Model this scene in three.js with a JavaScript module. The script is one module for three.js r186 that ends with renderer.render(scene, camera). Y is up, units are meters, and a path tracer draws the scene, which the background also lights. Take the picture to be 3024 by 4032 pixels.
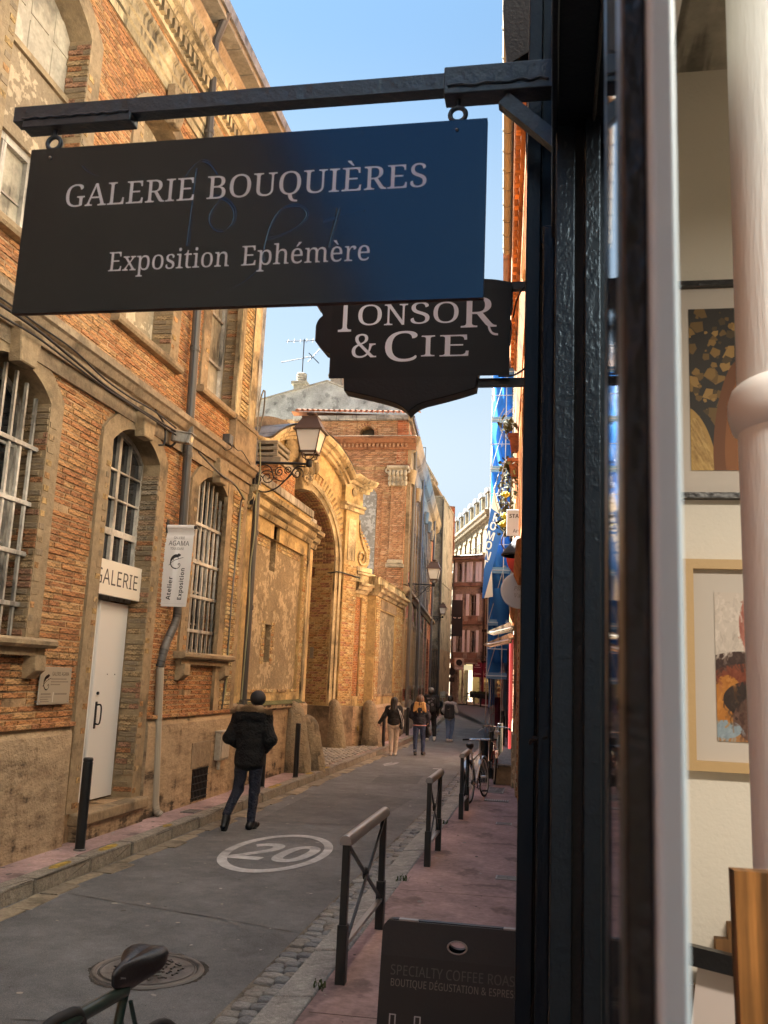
import * as THREE from 'three';
import { mergeGeometries, mergeVertices, toCreasedNormals } from 'three/addons/utils/BufferGeometryUtils.js';
import { RoundedBoxGeometry } from 'three/addons/geometries/RoundedBoxGeometry.js';
import { MarchingCubes } from 'three/addons/objects/MarchingCubes.js';
import { RectAreaLightUniformsLib } from 'three/addons/lights/RectAreaLightUniformsLib.js';
import { FontLoader } from 'three/addons/loaders/FontLoader.js';

// ---------- camera, sky, sun, exposure ----------
const scene = new THREE.Scene();
const camera = new THREE.PerspectiveCamera(58.87, 0.75, 0.05, 600);
camera.position.set(0, 2.05, 0);
camera.rotation.order = 'YXZ';
camera.rotation.set(10.35 * Math.PI / 180, 10.7 * Math.PI / 180, 2.45 * Math.PI / 180);
camera.focus = 9; camera.userData.fStop = 11;
camera.updateMatrixWorld();
const renderer = new THREE.WebGLRenderer({ antialias: true });
renderer.toneMapping = THREE.LinearToneMapping;
renderer.toneMappingExposure = 13.8;
renderer.shadowMap.enabled = true;
RectAreaLightUniformsLib.init();
const SUN = new THREE.Vector3(-0.58, 0.76, -0.30).normalize();
const sun = new THREE.DirectionalLight(new THREE.Color().setRGB(1, 0.955, 0.87), 5);
sun.position.copy(SUN).multiplyScalar(120).add(new THREE.Vector3(-3, 0, -40)); sun.target.position.set(-3, 0, -40);
sun.castShadow = true; sun.shadow.mapSize.set(4096, 4096);
Object.assign(sun.shadow.camera, { left: -90, right: 90, top: 90, bottom: -90, near: 1, far: 320 });
scene.add(sun, sun.target);
{ // clear pale winter sky, whiter towards the horizon and a little brighter towards the sun
  const W = 512, H = 256, d = new Float32Array(W * H * 4), v = new THREE.Vector3();
  const stops = [[-90, 0.0239, 0.0239, 0.0230], [0, 0.0278, 0.0328, 0.0370], [12, 0.0267, 0.0323, 0.0375], [24, 0.0184, 0.0252, 0.0333], [40, 0.0099, 0.0179, 0.0297], [90, 0.0086, 0.0168, 0.0298]];
  for (let j = 0; j < H; j++) for (let i = 0; i < W; i++) {
    const el = ((j + .5) / H - .5) * Math.PI, az = ((i + .5) / W - .5) * 2 * Math.PI, e = el * 180 / Math.PI;
    v.set(Math.cos(az) * Math.cos(el), Math.sin(el), Math.sin(az) * Math.cos(el));
    let k = 0; while (k < 4 && e > stops[k + 1][0]) k++;
    let t = (e - stops[k][0]) / (stops[k + 1][0] - stops[k][0]); t = t * t * (3 - 2 * t);
    const g = ((1 + v.dot(SUN)) / 2) ** 2.5 * 2.0;
    for (let c = 0; c < 3; c++) d[(j * W + i) * 4 + c] = (stops[k][c + 1] * (1 - t) + stops[k + 1][c + 1] * t) * (1 + g * [1.02, 1, .95][c]);
    d[(j * W + i) * 4 + 3] = 1;
  }
  const sky = new THREE.DataTexture(d, W, H, THREE.RGBAFormat, THREE.FloatType);
  sky.mapping = THREE.EquirectangularReflectionMapping; sky.magFilter = THREE.LinearFilter; sky.needsUpdate = true;
  scene.background = sky; scene.environment = sky;
}

// ---------- helpers ----------
let seed = 7;
const rnd = () => { seed = (seed + 0x6d2b79f5) | 0; let t = Math.imul(seed ^ (seed >>> 15), 1 | seed); t = (t + Math.imul(t ^ (t >>> 7), 61 | t)) ^ t; return ((t ^ (t >>> 14)) >>> 0) / 4294967296; };
const rr = (a, b) => a + (b - a) * rnd(), pick = (a) => a[Math.floor(rnd() * a.length)];
const V = (x, y, z) => new THREE.Vector3(x, y, z), V2 = (x, y) => new THREE.Vector2(x, y);
const used = {};
const numbered = (n) => { const k = used[n] = (used[n] ?? -1) + 1; return k ? n + '_' + String(k).padStart(3, '0') : n; };
function meta(o, label, category, group, kind) { if (label) o.userData.label = label; if (category) o.userData.category = category; if (group) o.userData.group = group; if (kind) o.userData.kind = kind; return o; }
// a thing: Group at base b; geometry handed to P() is in world metres and is moved under the group
function thing(name, label, category, b = [0, 0, 0], group, kind) {
  const o = new THREE.Group(); o.name = numbered(name); o.position.set(...b); scene.add(o); o.base = V(...b); return meta(o, label, category, group, kind);
}
function P(par, name, geo, m, kind) { if (par.base) geo.translate(-par.base.x, -par.base.y, -par.base.z); return Lc(par, name, geo, m, kind); }
function Lc(par, name, geo, m, kind) { // geometry in the thing's own axes
  const o = new THREE.Mesh(geo, m); o.name = name; o.castShadow = o.receiveShadow = true; o.base = par.base; par.add(o); if (kind) o.userData.kind = kind; return o;
}
function single(name, geo, m, label, category, group, kind) { // a thing that is one mesh; geometry in world metres
  geo.computeBoundingBox(); const b = geo.boundingBox, c = [(b.min.x + b.max.x) / 2, b.min.y, (b.min.z + b.max.z) / 2];
  geo.translate(-c[0], -c[1], -c[2]); const o = new THREE.Mesh(geo, m); o.name = numbered(name); o.position.set(...c); o.castShadow = o.receiveShadow = true; o.base = V(...c); scene.add(o);
  return meta(o, label, category, group, kind);
}
function copyOf(o, pos, turn, label) { const c = o.clone(); c.name = numbered(o.name.replace(/_\d{3}$/, '')); c.userData = { ...o.userData }; c.position.set(...pos); c.rotation.y = turn ?? o.rotation.y; if (label) c.userData.label = label; scene.add(c); return c; }
// uv in metres from each face's main direction
function uvm(g) {
  if (g.index) g = g.toNonIndexed();
  const p = g.attributes.position, n = p.count, uv = new Float32Array(n * 2), a = V(0, 0, 0), b = V(0, 0, 0), c = V(0, 0, 0);
  for (let i = 0; i < n; i += 3) {
    a.fromBufferAttribute(p, i); b.fromBufferAttribute(p, i + 1); c.fromBufferAttribute(p, i + 2);
    const m = b.clone().sub(a).cross(c.clone().sub(a)), x = Math.abs(m.x), y = Math.abs(m.y), z = Math.abs(m.z);
    [a, b, c].forEach((q, k) => { const [u, v] = x >= y && x >= z ? [q.z, q.y] : y >= z ? [q.x, q.z] : [q.x, q.y]; uv[(i + k) * 2] = u; uv[(i + k) * 2 + 1] = v; });
  }
  g.setAttribute('uv', new THREE.BufferAttribute(uv, 2)); return g;
}
const flat = (g) => { g = g.index ? g.toNonIndexed() : g; g.computeVertexNormals(); return g; };
const box = (x0, x1, y0, y1, z0, z1) => uvm(new THREE.BoxGeometry(Math.abs(x1 - x0), Math.abs(y1 - y0), Math.abs(z1 - z0)).translate((x0 + x1) / 2, (y0 + y1) / 2, (z0 + z1) / 2));
const rbox = (x0, x1, y0, y1, z0, z1, r = .012, s = 1) => uvm(new RoundedBoxGeometry(Math.abs(x1 - x0), Math.abs(y1 - y0), Math.abs(z1 - z0), s, r).translate((x0 + x1) / 2, (y0 + y1) / 2, (z0 + z1) / 2));
const merge = (l) => mergeGeometries(l.map((g) => { g = g.index ? g.toNonIndexed() : g; for (const k of Object.keys(g.attributes)) if (!['position', 'normal', 'uv'].includes(k)) g.deleteAttribute(k); if (!g.attributes.uv) g = uvm(g); return g; }));
const shapeOf = (pts) => { const s = new THREE.Shape(); pts.forEach(([x, y], i) => (i ? s.lineTo(x, y) : s.moveTo(x, y))); s.closePath(); return s; };
const ext = (s, depth, o = {}) => uvm(new THREE.ExtrudeGeometry(s, { depth, bevelEnabled: false, curveSegments: 16, ...o }));
// (a, b) drawn in a frame whose x runs along u, y up and z along the outward normal n
const frameM = (o, u, n) => new THREE.Matrix4().makeBasis(V(...u), V(0, 1, 0), V(...n)).setPosition(...o);
const STREET_L = (x) => frameM([x, 0, 0], [0, 0, -1], [1, 0, 0]); // u = distance down the street, facing the street from the left
const inF = (g, m) => { g.applyMatrix4(m); if (m.determinant() < 0) { const p = g.attributes.position.array; } return g; };
// horizontal moulding: profile of [outward, y], run along u from u0 to u1 in frame m
const mould = (prof, u0, u1, m) => { const s = shapeOf(prof.map(([o, y]) => [o, y])); const g = new THREE.ExtrudeGeometry(s, { depth: u1 - u0, bevelEnabled: false }); g.rotateY(-Math.PI / 2); g.scale(1, 1, 1); g.translate(u1, 0, 0); g.applyMatrix4(m); return uvm(g); };
const tube = (pts, r, seg = 20, rs = 7, closed = false) => uvm2(new THREE.TubeGeometry(new THREE.CatmullRomCurve3(pts.map((p) => V(...p)), closed, 'catmullrom', .5), seg, r, rs, closed));
const uvm2 = (g) => { const u = g.attributes.uv; for (let i = 0; i < u.count; i++) u.setXY(i, u.getX(i) * 2, u.getY(i) * .3); return g; };
function rod(a, b, r, r2 = r, n = 8) { a = V(...a); b = V(...b); const d = b.clone().sub(a), g = new THREE.CylinderGeometry(r2, r, d.length(), n); g.translate(0, d.length() / 2, 0); g.applyQuaternion(new THREE.Quaternion().setFromUnitVectors(V(0, 1, 0), d.normalize())); return g.translate(a.x, a.y, a.z); }
function bar(a, b, w, h, up = [0, 1, 0]) { a = V(...a); b = V(...b); const d = b.clone().sub(a), L = d.length(), g = new THREE.BoxGeometry(w, h, L); const m = new THREE.Matrix4().lookAt(b, a, V(...up)); g.applyMatrix4(m); const c = a.add(b).multiplyScalar(.5); return uvm(g.translate(c.x, c.y, c.z)); }
const lathe = (pts, n = 16) => new THREE.LatheGeometry(pts.map(([r, y]) => V2(r, y)), n);
const ball = (r, x, y, z, sx = 1, sy = 1, sz = 1, n = 10) => new THREE.SphereGeometry(r, n, Math.max(6, n * .7 | 0)).scale(sx, sy, sz).translate(x, y, z);

// ---------- textures ----------
function lattice(n, s) { let q = s * 7919 + 13; const a = new Float32Array(n * n); for (let i = 0; i < n * n; i++) { q = (q * 1664525 + 1013904223) >>> 0; a[i] = q / 4294967296; } return a; }
function fbm(N, base, oct, s, gain = .5, sx = 1, sy = 1) { // tiling value noise, 0..1
  const out = new Float32Array(N * N); let amp = 1, tot = 0;
  for (let o = 0, n = base; o < oct; o++, n *= 2, amp *= gain) {
    const nx = Math.max(1, Math.round(n * sx)), ny = Math.max(1, Math.round(n * sy)), L = lattice(Math.max(nx, ny), s + o), M = Math.max(nx, ny); tot += amp;
    for (let j = 0; j < N; j++) { const y = j / N * ny, y0 = y | 0, fy = y - y0, ty = fy * fy * (3 - 2 * fy), a = (y0 % ny) * M, b = ((y0 + 1) % ny) * M;
      for (let i = 0; i < N; i++) { const x = i / N * nx, x0 = x | 0, fx = x - x0, tx = fx * fx * (3 - 2 * fx), p = x0 % nx, q = (x0 + 1) % nx;
        out[j * N + i] += amp * ((L[a + p] * (1 - tx) + L[a + q] * tx) * (1 - ty) + (L[b + p] * (1 - tx) + L[b + q] * tx) * ty); } }
  }
  for (let i = 0; i < N * N; i++) out[i] /= tot; return out;
}
const sst = (a, b, x) => { x = Math.min(1, Math.max(0, (x - a) / (b - a))); return x * x * (3 - 2 * x); };
function tex(N, f, srgb, size = 1, size2) { // f(i) -> [r,g,b] 0..1 ; size = metres per tile
  const d = new Uint8Array(N * N * 4); for (let i = 0; i < N * N; i++) { const c = f(i, i % N, (i / N) | 0); for (let k = 0; k < 3; k++) d[i * 4 + k] = Math.max(0, Math.min(255, c[k] * 255)); d[i * 4 + 3] = 255; }
  const t = new THREE.DataTexture(d, N, N); t.wrapS = t.wrapT = THREE.RepeatWrapping; t.magFilter = THREE.LinearFilter; t.repeat.set(1 / size, 1 / (size2 ?? size)); if (srgb) t.colorSpace = THREE.SRGBColorSpace; t.needsUpdate = true; return t;
}
const grey = (v) => [v, v, v];
const n1 = fbm(512, 4, 7, 1, .62), n2 = fbm(512, 6, 6, 2, .55), n3 = fbm(512, 64, 3, 3, .7), n4 = fbm(512, 24, 5, 4, .6), nv = fbm(512, 10, 5, 5, .6, 4, .35);
const lat = lattice(1024, 99), fibre = fbm(512, 4, 6, 8, .65, 14, .5), wr = fbm(512, 26, 4, 11, .6, 1, .4);
const T = {
  grime: tex(512, (i) => { const a = .62 + .55 * (n1[i] - .5) * 1.6 + .2 * (n3[i] - .5), dk = sst(.58, .72, nv[i]) * .22 + sst(.6, .75, n2[i]) * .2; const v = a + .2 - dk; return [v, v * .985, v * .96]; }, true, 2.7),
  stain: tex(512, (i) => { const dk = sst(.52, .72, n1[i]) * .24, p = sst(.62, .7, n2[i]) * .10, v = .86 - dk + p + .22 * (n3[i] - .5) + .12 * (n4[i] - .5); return [v, v * .97, v * .92]; }, true, 3.1),
  flake: tex(512, (i) => { const f = sst(.54, .57, n2[i] * .6 + n4[i] * .4), v = .72 + .25 * (n1[i] - .5) + .15 * (n3[i] - .5); return [v + f * .2, v + f * .21, v + f * .23]; }, true, 1.9),
  fine: tex(512, (i) => grey(.5 + (n3[i] - .5) * .9 + (n4[i] - .5) * .5), false, .6),
  lump: tex(512, (i) => grey(.5 + (n2[i] - .5) * 1.3 + (n4[i] - .5) * .6), false, .5),
  asphalt: tex(1024, (i, x, y) => { const k = ((y >> 1) * 512) + (x >> 1), h = lat[i], g = h > .972 ? .40 + h * .25 : h < .05 ? -.16 : 0, v = .65 + (h - .5) * .32 + g * .55 + (n1[k] - .5) * .34 + (n4[k] - .5) * .16; return [v * 1.0, v * .975, v * .94]; }, true, 2.2),
  asphB: null, red: tex(512, (i) => { const v = .74 + (n1[i] - .5) * .42 + (n3[i] - .5) * .2 - sst(.62, .72, n2[i]) * .14; return [v, v, v]; }, true, 2.4),
  granite: tex(512, (i) => { const h = lat[i], v = .7 + (h - .5) * .5 + (n4[i] - .5) * .3 + (n1[i] - .5) * .2; return [v, v * .98, v * .95]; }, true, .8),
  wood: tex(512, (i, x, y) => { const g = fibre[i], v = .6 + (g - .5) * .8 + (n2[i] - .5) * .2; return [v, v * .93, v * .85]; }, true, .7),
  wrinkle: tex(512, (i) => { const a = Math.abs(n4[i] - .5) * 2, b = Math.abs(wr[i] - .5) * 2; return grey(1 - Math.min(1, a * 1.6 + b * 1.2)); }, false, .36, .46),
  plinth: tex(1024, (i, x, y) => { const k = ((y >> 1) * 512) + (x >> 1), v = .86 + (n1[k] - .5) * .22 + (n3[k] - .5) * .2 + (n4[k] - .5) * .12, h = 1 - y / 1024, m = n1[(k * 3 + 777) % 262144] * .5 + n2[k] * .3 + nv[k] * .3, s = sst(.56, .78, m + h * h * .12), q = sst(.68, .76, m + h * h * h * .16), g = 1 - s * .30 - q * .28; return [v * g, v * g * (1 - s * .03), v * g * (1 - s * .05)]; }, true, 5.3, 1.42),
};
T.asphB = tex(512, (i) => grey(.5 + (lat[i] - .5) * .5 + (n3[i] - .5) * .6), false, .55);
{ // far brickwork, where single bricks can no longer be told apart: courses 7 cm, bricks 42 cm
  const W = 512; T.farBrick = tex(W, (i, x, y) => { const r = (y / W * 24) | 0, fy = y / W * 24 - r, bx = x / W * 4 + (r % 2) * .5, c = bx | 0, fx = bx - c, h = lat[(r * 37 + (c % 4) * 101 + 17) % 4096]; const m = fy < .16 || fx < .035;
    const v = (m ? .86 : .6 + h * .3) + (n3[i] - .5) * .2 + (n1[i] - .5) * .25; return m ? [v, v * .93, v * .8] : [v, v * (.62 + h * .12), v * (.42 + h * .12)]; }, true, 1.68);
  T.farBrickB = tex(W, (i, x, y) => { const r = (y / W * 24) | 0, fy = y / W * 24 - r, bx = x / W * 4 + (r % 2) * .5, fx = bx - (bx | 0); return grey((fy < .16 || fx < .035 ? .2 : .8) + (n3[i] - .5) * .4); }, false, 1.68);
  T.slate = tex(256, (i, x, y) => { const r = (y / 256 * 12) | 0, fy = y / 256 * 12 - r, bx = x / 256 * 8 + (r % 2) * .5, c = bx | 0, fx = bx - c, h = lat[(r * 31 + (c % 8) * 7) % 4096]; return grey((fy < .12 || fx < .05 ? .5 : .72) + h * .2); }, true, 2.4);
}
// ---------- materials ----------
const col = (c) => new THREE.Color().setRGB(...c);
function mat(c, rough = .9, o = {}) { const { bump, ...r } = o; const m = new THREE.MeshPhysicalMaterial({ color: col(c), roughness: rough, ...r }); if (bump) { m.bumpMap = bump[0]; m.bumpScale = bump[1]; } return m; }
const M = {
  mortar: mat([.62, .43, .25], .95, { map: T.grime, bump: [T.fine, .008] }),
  stone: mat([.46, .36, .235], .92, { map: T.stain, bump: [T.fine, .006] }),
  stoneDark: mat([0.390, 0.312, 0.221], .92, { map: T.stain, bump: [T.lump, .008] }),
  plinth: mat([.60, .44, .27], .93, { map: T.plinth, bump: [T.lump, .010] }),
  ochre: mat([.70, .55, .29], .93, { map: T.stain, bump: [T.lump, .010] }),
  ochreStone: mat([.72, .60, .37], .92, { map: T.grime, bump: [T.lump, .012] }),
  moss: mat([.16, .17, .07], .98, { map: T.stain, bump: [T.lump, .01] }),
  creamPlaster: mat([.72, .60, .40], .9, { map: T.flake, bump: [T.fine, .003] }),
  upPlaster: mat([0.600, 0.456, 0.288], .93, { map: T.flake, bump: [T.lump, .005] }),
  greyPlaster: mat([0.550, 0.539, 0.484], .93, { map: T.grime, bump: [T.fine, .005] }),
  gable: mat([.62, .63, .57], .93, { map: T.red, bump: [T.fine, .004] }),
  coolWhite: mat([.58, .66, .74], .5, { bump: [T.fine, .0006] }),
  bluePlaster: mat([.46, .47, .48], .92, { map: T.flake, bump: [T.fine, .004] }),
  concrete: mat([.40, .39, .34], .9, { map: T.stain, bump: [T.fine, .004] }),
  zinc: mat([.52, .54, .56], .45, { metalness: .5, map: T.grime }),
  pipe: mat([0.192, 0.186, 0.180], .5, { metalness: .25, map: T.grime }),
  whitePaint: mat([.74, .71, .65], .42, { map: T.grime, bump: [T.fine, .001] }),
  whiteOld: mat([.60, .56, .48], .6, { map: T.stain }),
  doorGrey: mat([.76, .745, .71], .34, { bump: [T.fine, .0004] }),
  frost: mat([.62, .57, .45], .5, { map: T.grime, bump: [T.fine, .002] }),
  glass: mat([.02, .022, .025], .04, { ior: 1.6 }),
  glassClear: mat([1, 1, 1], .02, { transmission: 1, thickness: 0, ior: 1.5 }),
  darkIn: mat([.34, .31, .27], .95),
  iron: mat([.018, .018, .02], .5, { metalness: .3, bump: [T.fine, .002] }),
  blackPaint: mat([.010, .010, .012], .32, { bump: [T.fine, .0015] }),
  bollard: mat([.012, .013, .014], .38, { bump: [T.fine, .001] }),
  steel: mat([.34, .335, .325], .36, { metalness: .7, bump: [T.fine, .0006] }),
  chrome: mat([.75, .75, .75], .16, { metalness: 1 }),
  alu: mat([.62, .62, .62], .34, { metalness: .85 }),
  rubber: mat([.015, .015, .015], .75),
  leather: mat([.012, .012, .014], .46, { bump: [T.fine, .0012] }),
  redWalk: mat([.76, .52, .49], .86, { map: T.red, bump: [T.asphB, .004] }),
  asphalt: mat([.345, .375, .41], .80, { map: T.asphalt, bump: [T.asphB, .005] }),
  granite: mat([.64, .65, .64], .85, { map: T.granite, bump: [T.fine, .004] }),
  kerb: mat([.56, .52, .45], .9, { map: T.granite, bump: [T.lump, .008] }),
  yellow: mat([.55, .36, .05], .8, { map: T.flake }),
  roadWhite: mat([.80, .82, .83], .75, { map: T.red, bump: [T.asphB, .003] }),
  castIron: mat([.30, .29, .285], .5, { metalness: .5, map: T.grime, bump: [T.fine, .003] }),
  doorWood: mat([.16, .052, .022], .55, { map: T.wood, bump: [T.fine, .003] }),
  oakPale: mat([.58, .40, .20], .5, { bump: [T.fine, .0006] }),
  oak: mat([.50, .27, .09], .42, { map: T.wood }),
  tile: mat([.38, .18, .10], .9, { map: T.stain, bump: [T.fine, .005] }),
  farBrick: mat([0.667, 0.575, 0.529], .93, { map: T.farBrick, bump: [T.farBrickB, .012] }),
  farBrickPink: mat([0.667, 0.460, 0.414], .93, { map: T.farBrick, bump: [T.farBrickB, .012] }),
  orangeWall: mat([.70, .43, .18], .9, { map: T.grime, bump: [T.fine, .004] }),
  orangeTrim: mat([.56, .21, .05], .9, { map: T.grime, bump: [T.fine, .004] }),
  paleWall: mat([.74, .72, .67], .9, { map: T.grime, bump: [T.fine, .004] }),
  cream: mat([.27, .225, .145], .9, { map: T.grime }),
  slate: mat([.50, .52, .50], .7, { map: T.slate }),
  skin: mat([.42, .25, .17], .55), hairBlack: mat([.010, .008, .007], .45, { bump: [T.fine, .003] }), hairBlond: mat([.46, .26, .085], .5, { bump: [T.fine, .004] }), hairBrown: mat([.085, .045, .025], .5, { bump: [T.fine, .003] }),
};
const brickTones = [[0.595, 0.271, 0.101], [0.552, 0.244, 0.091], [0.616, 0.302, 0.114], [0.516, 0.228, 0.090], [0.637, 0.338, 0.133], [0.580, 0.263, 0.104], [0.480, 0.219, 0.092], [0.651, 0.377, 0.158]];
const ochreTones = [[0.667, 0.464, 0.206], [0.598, 0.386, 0.156], [0.713, 0.553, 0.278], [0.575, 0.309, 0.121], [0.736, 0.605, 0.338], [0.632, 0.426, 0.193], [0.506, 0.347, 0.181], [0.690, 0.515, 0.242]];
const pinkTones = [[0.580, 0.321, 0.181], [0.532, 0.284, 0.154], [0.618, 0.359, 0.208], [0.504, 0.257, 0.144], [0.636, 0.391, 0.240], [0.570, 0.305, 0.175], [0.466, 0.247, 0.144], [0.656, 0.423, 0.272]];
const brickMap = tex(256, (i, x, y) => { const k = (y * 2) * 512 + x * 2, v = .78 + (n4[k] - .5) * .7 + (n3[k] - .5) * .3, p = sst(.6, .7, n2[k]) * .16; return [v + p, v + p, v + p * 1.1]; }, true, 1);
const brickB = tex(256, (i, x, y) => { const k = (y * 2) * 512 + x * 2; return grey(.5 + (n4[k] - .5) * 1.2 + (n3[k] - .5) * .7); }, false, 1);
const brickMats = (t) => t.map((c) => mat(c, .93, { map: brickMap, bump: [brickB, .003] }));
const BM = { brick: brickMats(brickTones), ochre: brickMats(ochreTones), pink: brickMats(pinkTones) }, TONES = { brick: brickTones, ochre: ochreTones, pink: pinkTones };
const brickWhite = mat([1, 1, 1], .93, { map: brickMap, bump: [brickB, .006] });
// unit bricks with worn, uneven faces (x: length, y: height, z: outwards, front at z = 0.5)
const brickGeos = Array.from({ length: 6 }, () => {
  const j = (k) => rr(-k, k), b = [[-.5, -.5], [.5, -.5], [.5, .5], [-.5, .5]], mid = b.map(([x, y]) => V(x + j(.012), y + j(.05), .2)), fr = b.map(([x, y]) => V(x * .965 + j(.014), y * .82 + j(.07), .5 + j(.06))), bk = b.map(([x, y]) => V(x, y, -.5));
  const p = [], uv = [], tri = (...v) => v.forEach((q) => { p.push(q.x, q.y, q.z); uv.push(q.x * .42 + .5, q.y * .3 + .5); }), quad = (A, B, C, D) => { tri(A, B, C); tri(A, C, D); };
  quad(...fr); for (let k = 0; k < 4; k++) { const n = (k + 1) % 4; quad(fr[n], fr[k], mid[k], mid[n]); quad(mid[n], mid[k], bk[k], bk[n]); }
  const g = new THREE.BufferGeometry(); g.setAttribute('position', new THREE.Float32BufferAttribute(p, 3)); g.setAttribute('uv', new THREE.Float32BufferAttribute(uv, 2)); g.computeVertexNormals(); return g;
});
const camInv = camera.matrixWorld.clone().invert(), TV = Math.tan(58.87 / 2 * Math.PI / 180);
const inView = (p) => { const q = p.clone().applyMatrix4(camInv); return q.z < 0 && Math.abs(q.x) < -q.z * TV * .77 && Math.abs(q.y) < -q.z * TV * 1.02; };
// pieces: {m: Matrix4 (world), tone}; the 300 that show largest are meshes of their own, the rest one instanced part
function pieces(par, name, list, geos, mats, tones, white, cap = 300) {
  const inv = par.base ? new THREE.Matrix4().makeTranslation(-par.base.x, -par.base.y, -par.base.z) : new THREE.Matrix4();
  for (const q of list) { const p = V(0, 0, 0).setFromMatrixPosition(par.toWorld ? q.m.clone().premultiply(par.toWorld) : q.m); q.d = p.distanceTo(camera.position) + (inView(p) ? 0 : 1000); q.m.premultiply(inv); }
  list.sort((a, b) => a.d - b.d);
  list.slice(0, cap).forEach((q) => { const o = Lc(par, name, pick(geos), mats[q.tone % mats.length]); q.m.decompose(o.position, o.quaternion, o.scale); });
  const rest = list.slice(cap); if (!rest.length) return;
  const I = new THREE.InstancedMesh(geos[0], white, rest.length); I.name = name + '_field'; I.userData.kind = 'stuff'; I.castShadow = I.receiveShadow = true;
  rest.forEach((q, i) => { I.setMatrixAt(i, q.m); I.setColorAt(i, col(tones[q.tone % tones.length])); }); par.add(I);
}
// holes: functions y -> [u0, u1] or null
const rectHole = (u0, u1, y0, y1) => (y) => (y > y0 && y < y1 ? [u0, u1] : null);
const segR = (w, h) => (w * w / 4 + h * h) / (2 * h);
const archHole = (u0, u1, y0, spring, rise) => (y) => { if (y <= y0 || y >= spring + rise) return null; if (y <= spring) return [u0, u1]; const w = u1 - u0, R = segR(w, rise), cy = spring + rise - R, h = Math.sqrt(Math.max(0, R * R - (y - cy) ** 2)); return [(u0 + u1) / 2 - h, (u0 + u1) / 2 + h]; };
function layBricks(m, u0, u1, y0, y1, { ch = .068, len = .42, joint = .011, proud = .008, holes = [], jit = .005, loss = .012 } = {}) {
  const out = [], rot = new THREE.Matrix4().extractRotation(m); let r = 0;
  for (let y = y0; y < y1 - ch * .6; y += ch, r++) {
    let iv = [[u0, u1]]; for (const h of holes) { const a = h(y + ch / 2); if (a) iv = iv.flatMap(([s, e]) => (a[1] <= s || a[0] >= e ? [[s, e]] : [[s, Math.min(e, a[0])], [Math.max(s, a[1]), e]])).filter(([s, e]) => e - s > .05); }
    for (const [s, e] of iv) { let u = s - (r % 2 ? len / 2 : 0) + (r % 3 ? 0 : -.07) + rr(-.02, .02);
      while (u < e) { const L = rnd() < .22 ? len / 2 : len * rr(.94, 1.05), a = Math.max(u, s), b = Math.min(u + L, e); u += L;
        if (b - a < .05) continue; const w = b - a - joint, h = Math.min(ch, y1 - y) - joint, lost = rnd() < loss, d = .05, o = lost ? -.012 : proud + rr(-jit, jit);
        const q = new THREE.Matrix4().makeTranslation((a + b) / 2, y + ch / 2 + rr(-.002, .002), o - d / 2).multiply(new THREE.Matrix4().makeRotationZ(rr(-.006, .006))).multiply(new THREE.Matrix4().makeScale(w, h, d));
        out.push({ m: q.premultiply(m), tone: Math.floor(rnd() * 8) }); } }
  }
  return out;
}
function archShape(u0, u1, y0, spring, rise, P2 = THREE.Shape) { // opening outline
  const s = new P2(), w = u1 - u0, R = segR(w, rise), c = (u0 + u1) / 2, cy = spring + rise - R, a = Math.asin(Math.min(1, w / 2 / R));
  s.moveTo(u0, y0); s.lineTo(u1, y0); s.lineTo(u1, spring); const big = rise > w / 2 - 1e-6; s.absarc(c, cy, R, Math.PI / 2 - (big ? Math.PI / 2 : a), Math.PI / 2 + (big ? Math.PI / 2 : a), false); s.closePath(); return s;
}
function arcPts(u0, u1, spring, rise, n = 18) { const w = u1 - u0, R = segR(w, rise), c = (u0 + u1) / 2, cy = spring + rise - R, a = Math.asin(Math.min(1, w / 2 / R)), A = rise > w / 2 - 1e-6 ? Math.PI / 2 : a; return Array.from({ length: n + 1 }, (_, i) => { const q = -A + 2 * A * i / n; return [c - Math.sin(q) * R, cy + Math.cos(q) * R]; }); } // from u1 over the top to u0
const archRing = (a0, a1, as, ar, b0, b1, bs, br, y0) => shapeOf([[b1, y0], [a1, y0], ...arcPts(a0, a1, as, ar), [a0, y0], [b0, y0], ...arcPts(b0, b1, bs, br).reverse()]);
const rectShape = (u0, u1, y0, y1, P2 = THREE.Shape) => { const s = new P2(); s.moveTo(u0, y0); s.lineTo(u1, y0); s.lineTo(u1, y1); s.lineTo(u0, y1); s.closePath(); return s; };
function cnv(w, h, draw) { const c = document.createElement('canvas'); c.width = w; c.height = h; const x = c.getContext('2d'); draw(x, w, h); const t = new THREE.CanvasTexture(c); t.colorSpace = THREE.SRGBColorSpace; t.magFilter = THREE.LinearFilter; return t; }
function fitText(x, s, font, x0, x1, base, h, fill) { x.save(); x.font = font; x.textAlign = 'left'; x.textBaseline = 'alphabetic'; x.fillStyle = fill; const m = x.measureText(s), w = m.width, a = x.measureText('E').actualBoundingBoxAscent || 72; x.translate(x0, base); x.scale((x1 - x0) / w, h / a); x.fillText(s, 0, 0); x.restore(); }
function pane(w, h, t) { const g = new THREE.PlaneGeometry(w, h); return g; } // uv 0..1
const tris = (l) => { const g = new THREE.BufferGeometry(); g.setAttribute('position', new THREE.Float32BufferAttribute(l.flat(), 3)); g.computeVertexNormals(); return uvm(g); };
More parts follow.
